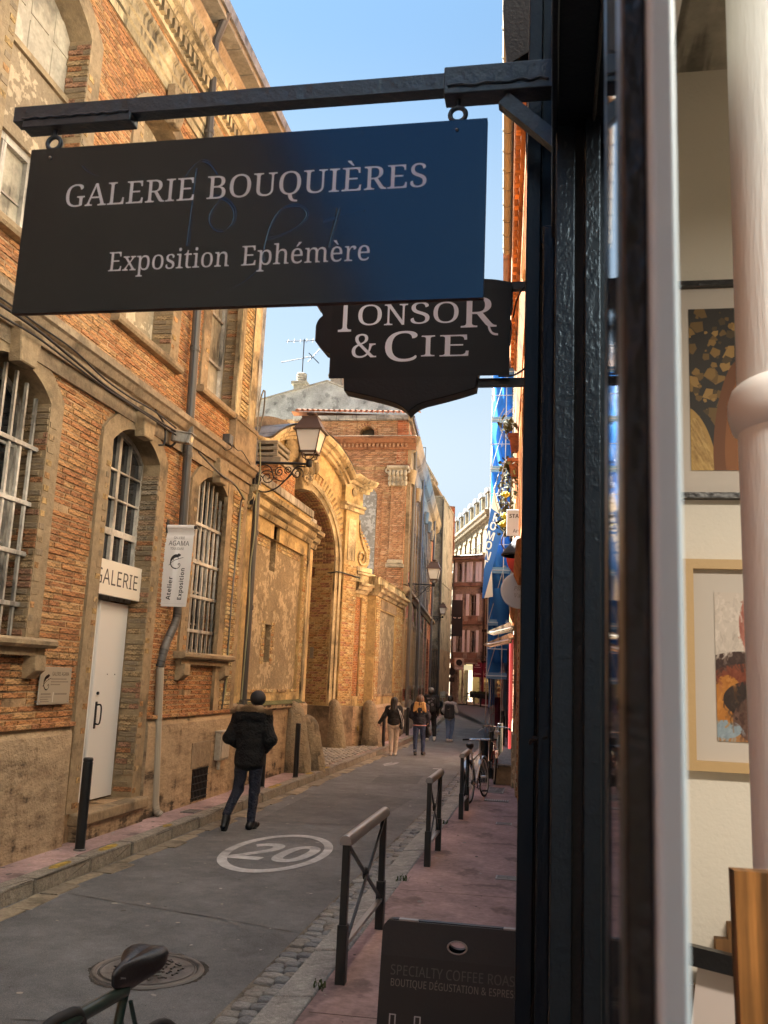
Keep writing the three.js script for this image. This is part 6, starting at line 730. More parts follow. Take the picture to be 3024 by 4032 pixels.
// ================= BLACK SHOP FRONT =================
const blueSpec = new THREE.Color().setRGB(.5, .74, 1), wrk = mat([.004, .0045, .006], .34, { bump: [T.wrinkle, .0007], ior: 1.5, specularColor: blueSpec }), smooth = mat([.004, .0045, .006], .33, { bump: [T.fine, .0006], ior: 1.45, specularColor: blueSpec }), brown = mat([.006, .005, .005], .5, { bump: [T.fine, .0015] });
{
  const t = thing('black_shopfront', 'glossy black painted timber shop front close by on the right', 'shop front', [.03, .1, -1.8]);
  P(t, 'outer_board', rbox(-.0705, -.034, .1, 4.6, -2.22, -2.10, .004, 2), smooth); P(t, 'rebate_board', box(-.034, -.026, .1, 4.6, -2.22, -2.16), brown); P(t, 'inner_board', rbox(-.028, .0005, .1, 3.12, -2.14, -2.02, .004, 2), wrk);
  P(t, 'wide_board', rbox(.0005, .0365, .1, 3.09, -1.72, -1.58, .003, 2), wrk); P(t, 'rail_strip', box(.037, .0525, .1, 3.09, -1.72, -1.60), brown); P(t, 'narrow_board', rbox(.053, .0815, .1, 3.09, -1.70, -1.56, .003, 2), wrk); P(t, 'backing', box(.08, .17, .1, 3.09, -2.2, -1.65), smooth);
  P(t, 'fascia_box', box(-.003, .17, 3.09, 3.9, -2.0, 3), smooth); P(t, 'fascia_bead', rbox(-.008, .004, 3.075, 3.11, -2.0, 3, .003), smooth); for (const x of [.066, .092]) P(t, 'soffit_bead', rbox(x, x + .006, 3.079, 3.0895, -1.98, 3, .002), brown); P(t, 'fascia_board', box(-.034, .17, 3.13, 4.6, -2.24, -2.13), smooth);
  P(t, 'hinge_pin', uvm(ball(.008, -.033, 1.93, -2.09)), M.iron); P(t, 'hook', tube([[-.045, 1.92, -2.095], [-.04, 1.93, -2.08], [-.02, 1.935, -2.03], [-.008, 1.94, -2.015]], .0035, 14, 5), M.iron);
  // door edge near the lens: glossy pane edge, black stile and white inner frame
  P(t, 'polished_edge', box(.0305, .0335, .6, 3.08, -.520, -.436), mat([.012, .014, .017], .035, { ior: 1.9 })); P(t, 'black_stile', rbox(.0303, .0418, .1, 3.08, -.434, -.40, .002, 2), mat([.008, .009, .011], .35, { bump: [T.wrinkle, .001] })); P(t, 'white_frame', rbox(.0420, .0540, .1, 3.08, -.436, -.39, .003, 2), mat([.60, .77, .93], .45));
  P(t, 'door_body', box(.034, .0415, .1, 3.08, -.60, -.4345), smooth); P(t, 'threshold', box(.0, .5, .1, .16, -2.2, 3), M.granite);
}
{ // dark cornice of the next shop
  const t = thing('shop_cornice', 'weathered black timber cornice end jutting above the sign arm', 'cornice', [-.12, 4.28, -3.0]); const s = shapeOf([[-.215, 6.6], [-.198, 4.5], [-.188, 4.36], [-.176, 4.285], [-.150, 4.30], [-.10, 4.33], [-.10, 6.6]]); P(t, 'end_board', ext(s, .1).translate(0, 0, -3.1), brown); P(t, 'fascia', box(-.11, .1, 4.0, 6.6, -3.3, -3.102), smooth); P(t, 'edge_glint_strip', box(-.104, -.098, 4.0, 6.6, -3.0995, -3.07), M.zinc);  // thin pale strip stands for the sky glint along the board edge
}
{ // shop room behind the open front
  const t = thing('gallery_room', 'small cream painted gallery room seen through the open shop front', 'room', [1.5, .1, 0], null, 'structure'), wl = mat([.80, .76, .68], .9, { bump: [T.fine, .001] });
  P(t, 'picture_wall', box(.17, 4.2, .1, 4.4, -2.75, -2.6), wl); P(t, 'back_wall', box(4.2, 4.35, .1, 4.4, -2.75, 3.2), wl); P(t, 'rear_wall', box(.2, 4.35, .1, 4.4, 3.0, 3.15), wl); P(t, 'floor', box(.171, 4.35, .02, .11, -2.75, 3.15), M.concrete); P(t, 'ceiling', box(.171, 4.35, 4.4, 4.44, -2.75, 3.15), wl); P(t, 'lintel', box(.172, .19, 3.1, 4.4, -2.6, 3.0), wl); P(t, 'front_pier', box(.171, .30, .1, 3.1, -2.6, -2.3), wl);
  const lm = thing('ceiling_lamp', 'long warm gallery lamp under the ceiling of the shop room', 'lamp', [1.05, 3.42, -.5]); Lc(lm, 'housing', box(-.6, .6, .04, .14, -.14, .14), M.whitePaint); Lc(lm, 'lamp_diffuser', box(-.58, .58, .02, .0399, -.12, .12), mat([1, .95, .85], .6, { emissive: new THREE.Color(1, .84, .62), emissiveIntensity: .2 })); Lc(lm, 'suspension', rod([0, .14, 0], [0, .98, 0], .01), M.iron);
  const al = new THREE.RectAreaLight(new THREE.Color(1, .88, .72), 7.5, 1.16, .24); al.position.set(1.05, 3.435, -.5); al.lookAt(1.05, 0, -.5); scene.add(al);
}
{
  const pic = (name, label, x0, x1, y0, y1, fw, fm, mountIn, draw, tw, th) => { const t = thing(name, label, 'picture', [(x0 + x1) / 2, y0, -2.58]); const s = rectShape(x0, x1, y0, y1); s.holes.push(rectShape(x0 + fw, x1 - fw, y0 + fw, y1 - fw, THREE.Path)); P(t, 'frame', ext(s, .03).translate(0, 0, -2.598), fm); P(t, 'mount', box(x0 + fw, x1 - fw, y0 + fw, y1 - fw, -2.597, -2.59), mat([.62, .57, .52], .9)); const w = x1 - x0 - mountIn[0] * 2, h = y1 - y0 - mountIn[1] - mountIn[2]; P(t, 'print', new THREE.PlaneGeometry(w, h).translate((x0 + x1) / 2, y0 + mountIn[2] + h / 2, -2.587), mat([1, 1, 1], .6, { map: cnv(tw, th, draw) })); return t; };
  pic('black_framed_picture', 'black framed picture of gold flakes on dark ground on the gallery wall', .315, .83, 2.575, 3.215, .016, M.blackPaint, [.066, .08, .082], (x, w, h) => { x.fillStyle = '#26211d'; x.fillRect(0, 0, w, h); let q = 5; const r = () => { q = (q * 16807) % 2147483647; return q / 2147483647; }; for (let i = 0; i < 190; i++) { x.fillStyle = ['#8a6a35', '#6d5328', '#a17e45', '#4d3c20'][i % 4]; x.beginPath(); const a = r() * w, b = r() * h * .74, s = 4 + r() * 22; for (let k = 0; k < 5; k++) x.lineTo(a + Math.cos(k * 1.25 + r()) * s, b + Math.sin(k * 1.25 + r()) * s); x.fill(); } x.fillStyle = '#b08d4e'; x.beginPath(); x.moveTo(0, h * .62); x.quadraticCurveTo(w * .14, h * .70, w * .19, h); x.lineTo(0, h); x.fill(); for (let i = 0; i < 500; i++) { const a = r(), b = r(); x.strokeStyle = ['rgba(196,158,92,.25)', 'rgba(120,84,40,.2)', 'rgba(214,184,120,.2)'][i % 3]; x.lineWidth = 3 + r() * 5; const yy = h * (.68 + a * .32), xx = b * w * .15 * (.3 + a); x.beginPath(); x.moveTo(xx, yy); x.lineTo(xx + 14, yy + 30); x.stroke(); } x.fillStyle = '#6e3f1c'; x.beginPath(); x.ellipse(w * .30, h * .74, w * .13, h * .42, .12, 0, 7); x.fill(); x.fillStyle = '#8a5427'; x.beginPath(); x.ellipse(w * .34, h * .74, w * .09, h * .34, .12, 0, 7); x.fill(); }, 480, 600);
  pic('oak_framed_picture', 'oak framed still life painting below the black framed picture', .352, .86, 1.845, 2.405, .026, M.oakPale, [.082, .088, .078], (x, w, h) => { x.fillStyle = '#cfc4ba'; x.fillRect(0, 0, w, h); const e = (c, a, b, r, s, t = 0) => { x.fillStyle = c; x.beginPath(); x.ellipse(a * w, b * h, r * w, s * h, t, 0, 7); x.fill(); }; x.fillStyle = '#a9794a'; x.fillRect(0, h * .5, w, h * .5); e('#a96a5c', .30, .22, .12, .22); e('#3d2721', .2, .52, .3, .12); e('#7c3b22', .25, .56, .26, .08); e('#b5752e', .08, .72, .12, .16); e('#2d1d17', .30, .72, .25, .13); e('#5d4036', .36, .85, .24, .17); e('#8d7466', .38, .86, .16, .12); e('#8fa0ad', .06, .92, .12, .06); let q = 9; const r = () => { q = (q * 16807) % 2147483647; return q / 2147483647; }; for (let i = 0; i < 1600; i++) { const u = r() * w, v = r() * h, d = x.getImageData(u | 0, v | 0, 1, 1).data, j = (r() - .5) * 46; x.strokeStyle = `rgba(${d[0] + j | 0},${d[1] + j | 0},${d[2] + j | 0},.55)`; x.lineWidth = 3 + r() * 6; x.beginPath(); x.moveTo(u, v); x.quadraticCurveTo(u + (r() - .5) * 30, v + 12, u + (r() - .5) * 26, v + r() * 34); x.stroke(); } }, 420, 480);
  { const t = thing('leaning_picture', 'black framed picture leaning low against the gallery wall', 'picture', [.62, .5, -2.45]); P(t, 'frame', bar([.29, 1.42, -2.5], [.86, 1.345, -2.44], .03, .045), M.blackPaint); const tx = cnv(512, 512, (x, w, h) => { x.fillStyle = '#d9cdca'; x.fillRect(0, 0, w, h); x.fillStyle = '#bfb5b9'; x.fillRect(0, 110, w, 400); const gr = [[90, 330, '#b5673a', 90, 70], [150, 380, '#8a4a35', 80, 50], [330, 330, '#4a3b45', 110, 90], [420, 260, '#5d4c58', 70, 60], [220, 440, '#3a2a2a', 160, 60]]; for (const [a, b, c, r, s] of gr) { x.fillStyle = c; x.beginPath(); x.ellipse(a, b, r, s, .4, 0, 7); x.fill(); } }); P(t, 'print', new THREE.PlaneGeometry(.56, .9).rotateX(-.06).rotateY(-.1).rotateZ(-.13).translate(.585, .94, -2.475), mat([1, 1, 1], .5, { map: tx })); P(t, 'back', box(.30, .86, .5, 1.33, -2.56, -2.54), M.oak); }
  for (const [x, y, w, l] of [[.416, 1.436, .30, 'wide brown cardboard square low on the gallery wall'], [.447, 1.475, .24, 'smaller brown cardboard square above the wide one']]) single('cardboard_sheet', box(x, x + w, y - .06, y, -2.599, -2.57 - (y > 1.45 ? .002 : 0)), mat([.36, .19, .08], .9, { map: T.grime }), l, 'cardboard');
  { const t = thing('white_column', 'white painted iron column with a ring collar inside the gallery', 'column', [.40, .1, -1.5]); P(t, 'shaft', lathe([[.100, 0], [.098, 1.2], [.104, 2.34], [.104, 4.3]], 28).translate(.400, .1, -1.5), mat([.78, .84, .88], .5, { bump: [T.fine, .001] })); P(t, 'collar', lathe([[.100, -.045], [.113, -.035], [.119, -.012], [.119, .012], [.113, .03], [.102, .04]], 28).translate(.400, 2.505, -1.5), mat([.76, .80, .83], .5)); }
  { const t = thing('wooden_chair', 'pale wooden chair back close to the gallery column', 'chair', [.43, .1, -1.2]); for (const x of [.242, .60]) P(t, 'back_post', bar([x + .012, .1, -1.1], [x, 1.84, -1.22], .036, .05, [1, 0, 0]), M.oak); for (const y of [1.70, 1.3, .95]) P(t, 'back_slat', rbox(.262, .585, y, y + .07, -1.205, -1.185, .006), M.oak); P(t, 'seat', rbox(.235, .62, .54, .58, -1.16, -.78, .01), M.oak); for (const x of [.255, .60]) P(t, 'leg', bar([x, .1, -.80], [x, .54, -.80], .035, .035, [1, 0, 0]), M.oak); }
}
// ================= HANGING SIGNS =================
{ // GALERIE BOUQUIERES
  const b = thing('sign_bracket', 'dark welded iron arm carrying the gallery sign', 'bracket', [0, 3.45, -2.0]), rust = mat([.02, .024, .03], .42, { specularColor: new THREE.Color().setRGB(.5, .75, 1), ior: 1.8, bump: [T.lump, .003] });
  P(b, 'arm', box(-1.43, .03, 3.473, 3.515, -2.02, -1.98), rust); P(b, 'end_sleeve', rbox(-1.40, -1.09, 3.450, 3.4735, -2.022, -1.976, .003), rust); P(b, 'wall_sleeve', rbox(-.27, .02, 3.452, 3.526, -2.03, -1.972, .003), rust); P(b, 'weld_bead', tube(Array.from({ length: 22 }, (_, k) => [-1.40 + k * .0145, 3.474 + rr(-.002, .002), -1.974]), .0035, 60, 5), rust); P(b, 'weld_bead', tube(Array.from({ length: 12 }, (_, k) => [-.26 + k * .022, 3.473 + rr(-.004, .004), -1.970]), .0035, 40, 5), rust); P(b, 'strut', bar([-.125, 3.44, -2.0], [.02, 3.30, -2.0], .036, .03, [0, 0, 1]), rust);
  const hook = (x) => P(b, 'eye_hook', merge([uvm(new THREE.TorusGeometry(.019, .0062, 8, 22).translate(x, 3.412, -2)), uvm(rod([x, 3.428, -2], [x, 3.452, -2], .006, .006, 8))]), rust); hook(-1.314); hook(-.236);
  const t = thing('gallery_sign', 'black hanging sign with white letters GALERIE BOUQUIÈRES Exposition Ephémère', 'sign', [-.765, 2.925, -2.0]);
  const X0 = -1.372, X1 = -.163, Y0 = 2.93, Y1 = 3.392, W = 2048, H = 784;
  const letters = cnv(W, H, (x) => { x.fillStyle = '#040406'; x.fillRect(0, 0, W, H); fitText(x, 'GALERIE', '200px serif', .092 * W, .392 * W, .372 * H, .135 * H, '#cfd2dc'); fitText(x, 'BOUQUIÈRES', '200px serif', .415 * W, .885 * W, .372 * H, .135 * H, '#cfd2dc'); fitText(x, 'Exposition', '200px serif', .210 * W, .480 * W, .772 * H, .112 * H, '#cfd2dc'); fitText(x, 'Ephémère', '200px serif', .503 * W, .775 * W, .772 * H, .112 * H, '#cfd2dc'); });
  const relief = cnv(1024, 392, (x, w, h) => { x.fillStyle = '#808080'; x.fillRect(0, 0, w, h); x.lineCap = 'round'; const st = (c, lw, f) => { x.strokeStyle = c; x.lineWidth = lw; x.beginPath(); f(); x.stroke(); }; for (const [c, lw, o] of [['#b0b0b0', 7, 0], ['#606060', 3, 3]]) { st(c, lw, () => { x.moveTo(372 + o, 95); x.quadraticCurveTo(410, 20, 446 + o, 88); x.moveTo(398 + o, 75); x.lineTo(394, 250); x.moveTo(440, 140); x.bezierCurveTo(520, 150, 500, 240, 452 + o, 218); x.quadraticCurveTo(420, 190, 462, 150); }); st(c, lw * .8, () => { x.moveTo(560 + o, 300); x.bezierCurveTo(570, 200, 590, 160, 640, 175); x.bezierCurveTo(680, 200, 620, 240, 570 + o, 245); x.moveTo(470, 360); x.quadraticCurveTo(540, 350, 566 + o, 290); x.moveTo(720 + o, 185); x.lineTo(705, 270); x.moveTo(690, 212); x.lineTo(775, 190 + o); x.moveTo(130, 48); x.quadraticCurveTo(180, 100, 240 + o, 60); }); } for (let i = 0; i < 260; i++) { x.fillStyle = i % 3 ? '#8d8d8d' : '#6e6e6e'; x.fillRect((i * 397) % w, (i * 211) % h, 2 + i % 3, 2 + i % 2); } }); relief.colorSpace = THREE.NoColorSpace;
  const g = box(X0, X1, Y0, Y1, -2.008, -1.992), face = new THREE.PlaneGeometry(X1 - X0, Y1 - Y0).translate((X0 + X1) / 2, (Y0 + Y1) / 2, -1.9905);
  P(t, 'board', g, mat([.05, .02, .015], .7)); P(t, 'painted_face', face, mat([1, 1, 1], .15, { map: letters, bumpMap: relief, bumpScale: .0016, ior: 1.9, specularColor: new THREE.Color().setRGB(.30, .60, 1) }));
  for (const x of [-1.314, -.236]) { P(t, 'chain', merge([0, 1, 2].map((k) => uvm(new THREE.TorusGeometry(.007, .0022, 5, 10).rotateY(k % 2 ? 1.57 : 0).translate(x, 3.378 - k * .010 + .004, -2)))), M.iron); P(t, 'screw', uvm(ball(.004, x, 3.365, -1.989)), M.steel); }
}
{ // TONSOR & CIE
  const t = thing('barber_sign', 'black shield shaped sign lettered TONSOR & CIE in white', 'sign', [-.66, 3.27, -4]);
  const s = new THREE.Shape(); s.moveTo(-1.128, 3.81); s.quadraticCurveTo(-1.10, 3.79, -1.095, 3.752); s.quadraticCurveTo(-1.122, 3.735, -1.126, 3.70); s.lineTo(-1.126, 3.63); s.lineTo(-1.081, 3.577); s.quadraticCurveTo(-1.0, 3.56, -.977, 3.464); s.lineTo(-.97, 3.379); s.quadraticCurveTo(-.80, 3.34, -.749, 3.322); s.quadraticCurveTo(-.69, 3.305, -.663, 3.267); s.quadraticCurveTo(-.635, 3.305, -.58, 3.32); s.quadraticCurveTo(-.45, 3.35, -.356, 3.382); s.lineTo(-.345, 3.47); s.quadraticCurveTo(-.32, 3.58, -.206, 3.615); s.lineTo(-.198, 3.69); s.quadraticCurveTo(-.205, 3.73, -.234, 3.738); s.quadraticCurveTo(-.20, 3.75, -.196, 3.80); s.lineTo(-.198, 3.885); s.quadraticCurveTo(-.25, 3.905, -.33, 3.91); s.quadraticCurveTo(-.42, 3.99, -.66, 4.0); s.quadraticCurveTo(-.9, 3.99, -1.0, 3.91); s.lineTo(-1.125, 3.88); s.closePath();
  const sm = mat([.004, .0042, .006], .38, { bump: [T.fine, .0008], ior: 1.33 }); P(t, 'shield', uvm(new THREE.ExtrudeGeometry(s, { depth: .085, bevelEnabled: true, bevelSize: .004, bevelThickness: .004, bevelSegments: 2, curveSegments: 16 }).translate(0, 0, -4.09)), sm);
  const tx = cnv(2048, 1024, (x, W, H) => { x.fillStyle = '#060609'; x.fillRect(0, 0, W, H); const q = (a, b) => [(a + 1.05) / .85 * W, (3.86 - b) / .425 * H], f = '#dde1ec', put = (c, a0, a1, y0, y1) => { const [u0, v] = q(a0, y0), [u1, v1] = q(a1, y1); x.save(); x.font = '200px serif'; x.fillStyle = f; const m = x.measureText(c); const asc = m.actualBoundingBoxAscent, desc = m.actualBoundingBoxDescent, l = m.actualBoundingBoxLeft, r = m.actualBoundingBoxRight; x.translate(u0, v); x.scale((u1 - u0) / (l + r), (v - v1) / (asc + desc)); x.fillText(c, l, -desc); x.restore(); };
    put('T', -1.045, -.925, 3.668, 3.858); put('O', -.922, -.806, 3.697, 3.802); put('N', -.795, -.682, 3.695, 3.800); put('S', -.668, -.577, 3.697, 3.806); put('O', -.560, -.440, 3.697, 3.804); put('R', -.430, -.262, 3.672, 3.822); put('&', -.945, -.825, 3.535, 3.655); put('C', -.785, -.630, 3.512, 3.664); put('I', -.612, -.548, 3.535, 3.638); put('E', -.525, -.388, 3.533, 3.638); x.strokeStyle = f; x.lineWidth = 26; x.beginPath(); x.moveTo(...q(-.30, 3.70)); x.quadraticCurveTo(...q(-.30, 3.63), ...q(-.255, 3.635)); x.stroke(); });
  P(t, 'lettering', new THREE.PlaneGeometry(.85, .425).translate(-.625, 3.6475, -3.9995).applyMatrix4(new THREE.Matrix4()), mat([1, 1, 1], .38, { map: tx, ior: 1.33 }));
  for (const y of [3.893, 3.42]) P(t, 'arm', bar([-.42, y, -4.06], [.0, y, -4.06], .035, .035), M.blackPaint); P(t, 'cable', tube([[-.19, 3.73, -4.04], [-.175, 3.80, -4.02], [-.15, 3.86, -4.02], [-.14, 3.88, -4.04]], .004, 14, 5), M.iron); P(t, 'cable', tube([[-.25, 3.43, -4.0], [-.18, 3.435, -4.0], [-.12, 3.48, -4.02]], .005, 14, 5), M.iron);
}
{ // coffee board on the pavement
  const t = thing('coffee_board', 'black folding pavement board with grey lettering for a coffee roaster', 'sign board', [-.3, .1, -3.5]); const W = .585, H = 1.075, s = new THREE.Shape(), r = .035; s.moveTo(0, 0); s.lineTo(W, 0); s.lineTo(W, H - r); s.absarc(W - r, H - r, r, 0, Math.PI / 2, false); s.lineTo(r, H); s.absarc(r, H - r, r, Math.PI / 2, Math.PI, false); s.closePath(); const hole = new THREE.Path(); hole.absellipse(.275, H - .072, .034, .020, 0, Math.PI * 2); s.holes.push(hole);
  const mk = (zs) => { const g = new THREE.ExtrudeGeometry(s, { depth: .015, bevelEnabled: false, curveSegments: 16 }); return uvm(g); };
  const tilt = (g, sg) => g.translate(-W / 2, -H, -.0075).rotateX(sg * .16).translate(0, H, 0);
  const face = mat([.012, .0125, .015], .42, { ior: 1.5, bump: [T.fine, .0006] }), fr = tilt(mk(), -1), bk = tilt(mk(), 1); Lc(t, 'front_panel', fr, face); Lc(t, 'rear_panel', bk.translate(0, 0, -.03), face);
  const tx = cnv(1024, 1024, (x) => { x.fillStyle = '#131416'; x.fillRect(0, 0, 1024, 1024); fitText(x, 'SPECIALTY COFFEE ROASTERS', '100px sans-serif', 62, 1000, 108, 58, '#4c4a47'); fitText(x, 'BOUTIQUE DÉGUSTATION & ESPRESSO BAR', '100px sans-serif', 66, 1000, 172, 42, '#6f6a63'); x.strokeStyle = '#a3a4a8'; x.lineWidth = 7; x.font = '320px sans-serif'; x.save(); x.translate(40, 560); x.scale(1.18, 1); x.strokeText('Hayyco', 0, 0); x.restore(); });
  const pl = new THREE.PlaneGeometry(W - .004, W - .004).translate(W / 2, H - .145 - W / 2 + .03, .0162); Lc(t, 'lettering', pl.translate(-W / 2, -H, -.0075).rotateX(-.16).translate(0, H, 0), mat([1, 1, 1], .42, { map: tx, ior: 1.5 }));
  Lc(t, 'handle_rim', new THREE.TorusGeometry(.027, .003, 6, 24).scale(1.25, .78, 1).translate(-.0175, -.072, .009).rotateX(-.16).translate(0, H, 0), M.steel); for (const x of [-.2, .18]) { const h = Lc(t, 'hinge', box(x - .035, x + .035, H - .004, H + .006, -.02, .004), M.steel); for (let k = -1; k < 2; k++) Lc(h, 'rivet', uvm(ball(.004, x + k * .022, H - .014, .006)), M.steel); }
  Lc(t, 'chain', merge(Array.from({ length: 12 }, (_, k) => uvm(new THREE.TorusGeometry(.007, .002, 5, 8).rotateY(k % 2 ? 1.57 : 0).translate(-W / 2 - .012, H - .46 - k * .011, .02)))), M.steel); t.position.set(-.305, .104, -3.5);
}
// ================= STREET FURNITURE =================
function railing(label, x, z0, z1) { // top 1.02, posts in the pavement
  const t = thing('street_railing', label, 'railing', [x, .104, (z0 + z1) / 2], 'iron railings along the right kerb'), gm = mat([.020, .024, .023], .4, { bump: [T.fine, .001] }), h = (z0 - z1) / 2;
  for (const s of [1, -1]) { const p = Lc(t, 'post', rbox(-.024, .024, 0, .86, s * h - .024, s * h + .024, .004), gm); Lc(p, 'sleeve', rbox(-.033, .033, 0, .36, s * (h - .004) - .035, s * (h - .004) + .035, .004), gm); }
  const pr = new THREE.Shape(); pr.moveTo(-.038, 0); pr.lineTo(.038, 0); pr.lineTo(.038, .018); pr.absarc(0, .018, .038, 0, Math.PI, false); pr.closePath(); Lc(t, 'top_rail', uvm(new THREE.ExtrudeGeometry(pr, { depth: h * 2 + .09, bevelEnabled: true, bevelSize: .003, bevelThickness: .003, bevelSegments: 1, curveSegments: 10 }).translate(0, .86, -h - .045)), M.steel);
  Lc(t, 'bottom_rail', rbox(-.020, .020, .21, .235, -h, h, .003), M.steel); Lc(t, 'cross_bar', bar([0, .235, -h + .03], [0, .85, h - .03], .014, .026), gm); Lc(t, 'cross_bar', bar([.0145, .85, -h + .03], [.0145, .235, h - .03], .014, .026), gm); Lc(t, 'boss', uvm(new THREE.TorusGeometry(.032, .016, 8, 14).rotateY(Math.PI / 2).translate(0, .545, 0)), gm); Lc(t, 'boss_cap', uvm(ball(.03, 0, .545, 0, .8, 1, 1)), gm); return t;
}
railing('nearest iron railing with a crossed brace and round boss', -1.315, -6.15, -7.52); railing('second iron railing, in the middle of the row', -1.275, -10.07, -11.03); railing('farthest iron railing beside the silver bicycle', -1.255, -13.58, -14.5);
function bollard(label, x, y, z, h = .93, r = .046) { const t = thing('bollard', label, 'bollard', [x, y, z], 'black street bollards'); Lc(t, 'post', lathe([[r, 0], [r, h - .05], [r * .92, h - .045], [r * .92, h - .035], [r, h - .03], [r, h - .012], [r * .86, h], [0, h + .003]], 18), M.bollard); Lc(t, 'foot_collar', lathe([[r * 1.25, 0], [r * 1.22, .012], [r, .018]], 18), M.castIron); return t; }
bollard('nearest black bollard, in front of the gallery door step', -4.865, .132, -9.32, .945, .052); bollard('black bollard half hidden behind the walking man', -4.82, .132, -15.4); bollard('black bollard in front of the mossy guard stones', -4.72, .132, -17.15, 1.0, .05); bollard('black bollard beside the woman in beige trousers', -4.66, .132, -26.05, .95); bollard('black bollard left of the long haired woman in the navy jacket', -4.84, .132, -31.66, .95, .055); bollard('distant black bollard beyond the man with the cap', -5.75, .132, -47.2, .95); bollard('farthest black bollard near the parked motorcycles', -5.95, .132, -49.6, .95);
bollard('stout dark post between the two bicycles', -1.29, .104, -18.6, .82, .085); bollard('thin dark post behind the silver bicycle', -1.20, .104, -19.4, .95, .05); bollard('black bollard behind the red bicycle', -1.28, .104, -24.2, .92, .07); bollard('black bollard further along the right pavement', -1.48, .104, -29.6, .92, .06); bollard('black bollard close to the burgundy post', -1.72, .104, -34.0, .95, .06);
for (const [x, z, l] of [[-6.4, -78.4, 'first low planter railing at the bend'], [-5.6, -76.2, 'second low planter railing at the bend'], [-4.9, -73.8, 'third low planter railing at the bend']]) { const t = thing('planter_railing', l, 'railing', [x, .1, z], 'low railings with planters at the bend'); for (const s of [-.6, .6]) Lc(t, 'post', rod([s, 0, 0], [s, 1.0, 0], .04), M.bollard); Lc(t, 'rail', rod([-.6, .98, 0], [.6, .98, 0], .03), M.bollard); Lc(t, 'planter', rbox(-.35, .35, .62, .95, -.12, .14, .03), M.iron); const g = []; for (let i = 0; i < 60; i++) g.push(new THREE.PlaneGeometry(.08, .14).rotateX(rr(-1, 1)).rotateY(rr(0, 6)).translate(rr(-.35, .35), .95 + rr(0, .2), rr(-.12, .12))); Lc(t, 'foliage', merge(g), mat([.05, .07, .03], .9, { side: 2 }), 'stuff'); }
// ================= BICYCLES (own axes: x forward, y up) =================
function wheel(t, x, R, rimM) { const w = Lc(t, 'wheel', uvm(new THREE.TorusGeometry(R - .018, .018, 8, 40).translate(x, R, 0)), M.rubber); Lc(w, 'rim', uvm(new THREE.TorusGeometry(R - .045, .012, 6, 40).translate(x, R, 0)), rimM); Lc(w, 'hub', rod([x, R, -.045], [x, R, .045], .022, .022, 10), M.alu); for (let k = 0; k < 22; k++) { const a = k / 22 * 6.283, b = a + (k % 2 ? .5 : -.5); Lc(w, 'spoke', rod([x + Math.cos(b) * .02, R + Math.sin(b) * .02, k % 2 ? .03 : -.03], [x + Math.cos(a) * (R - .05), R + Math.sin(a) * (R - .05), 0], .0014, .0014, 4), M.alu); } return w; }
function saddleGeo(L = .27, W = .17) { const g = new THREE.SphereGeometry(.5, 22, 14), p = g.attributes.position; for (let i = 0; i < p.count; i++) { const x = p.getX(i), y = p.getY(i), z = p.getZ(i), f = x + .5, wd = .26 + .74 * sst(.78, .12, f); const up = y > 0 ? .055 : .075; p.setXYZ(i, -(f - .5) * -L, y * up * 2 * .62 + .018 * sst(.6, 0, f) - (y < 0 ? .02 : 0) - .012 * Math.exp(-((z * 6) ** 2)) * (f < .75 ? 1 : 0), z * W * wd); } g.computeVertexNormals(); return uvm(g); }
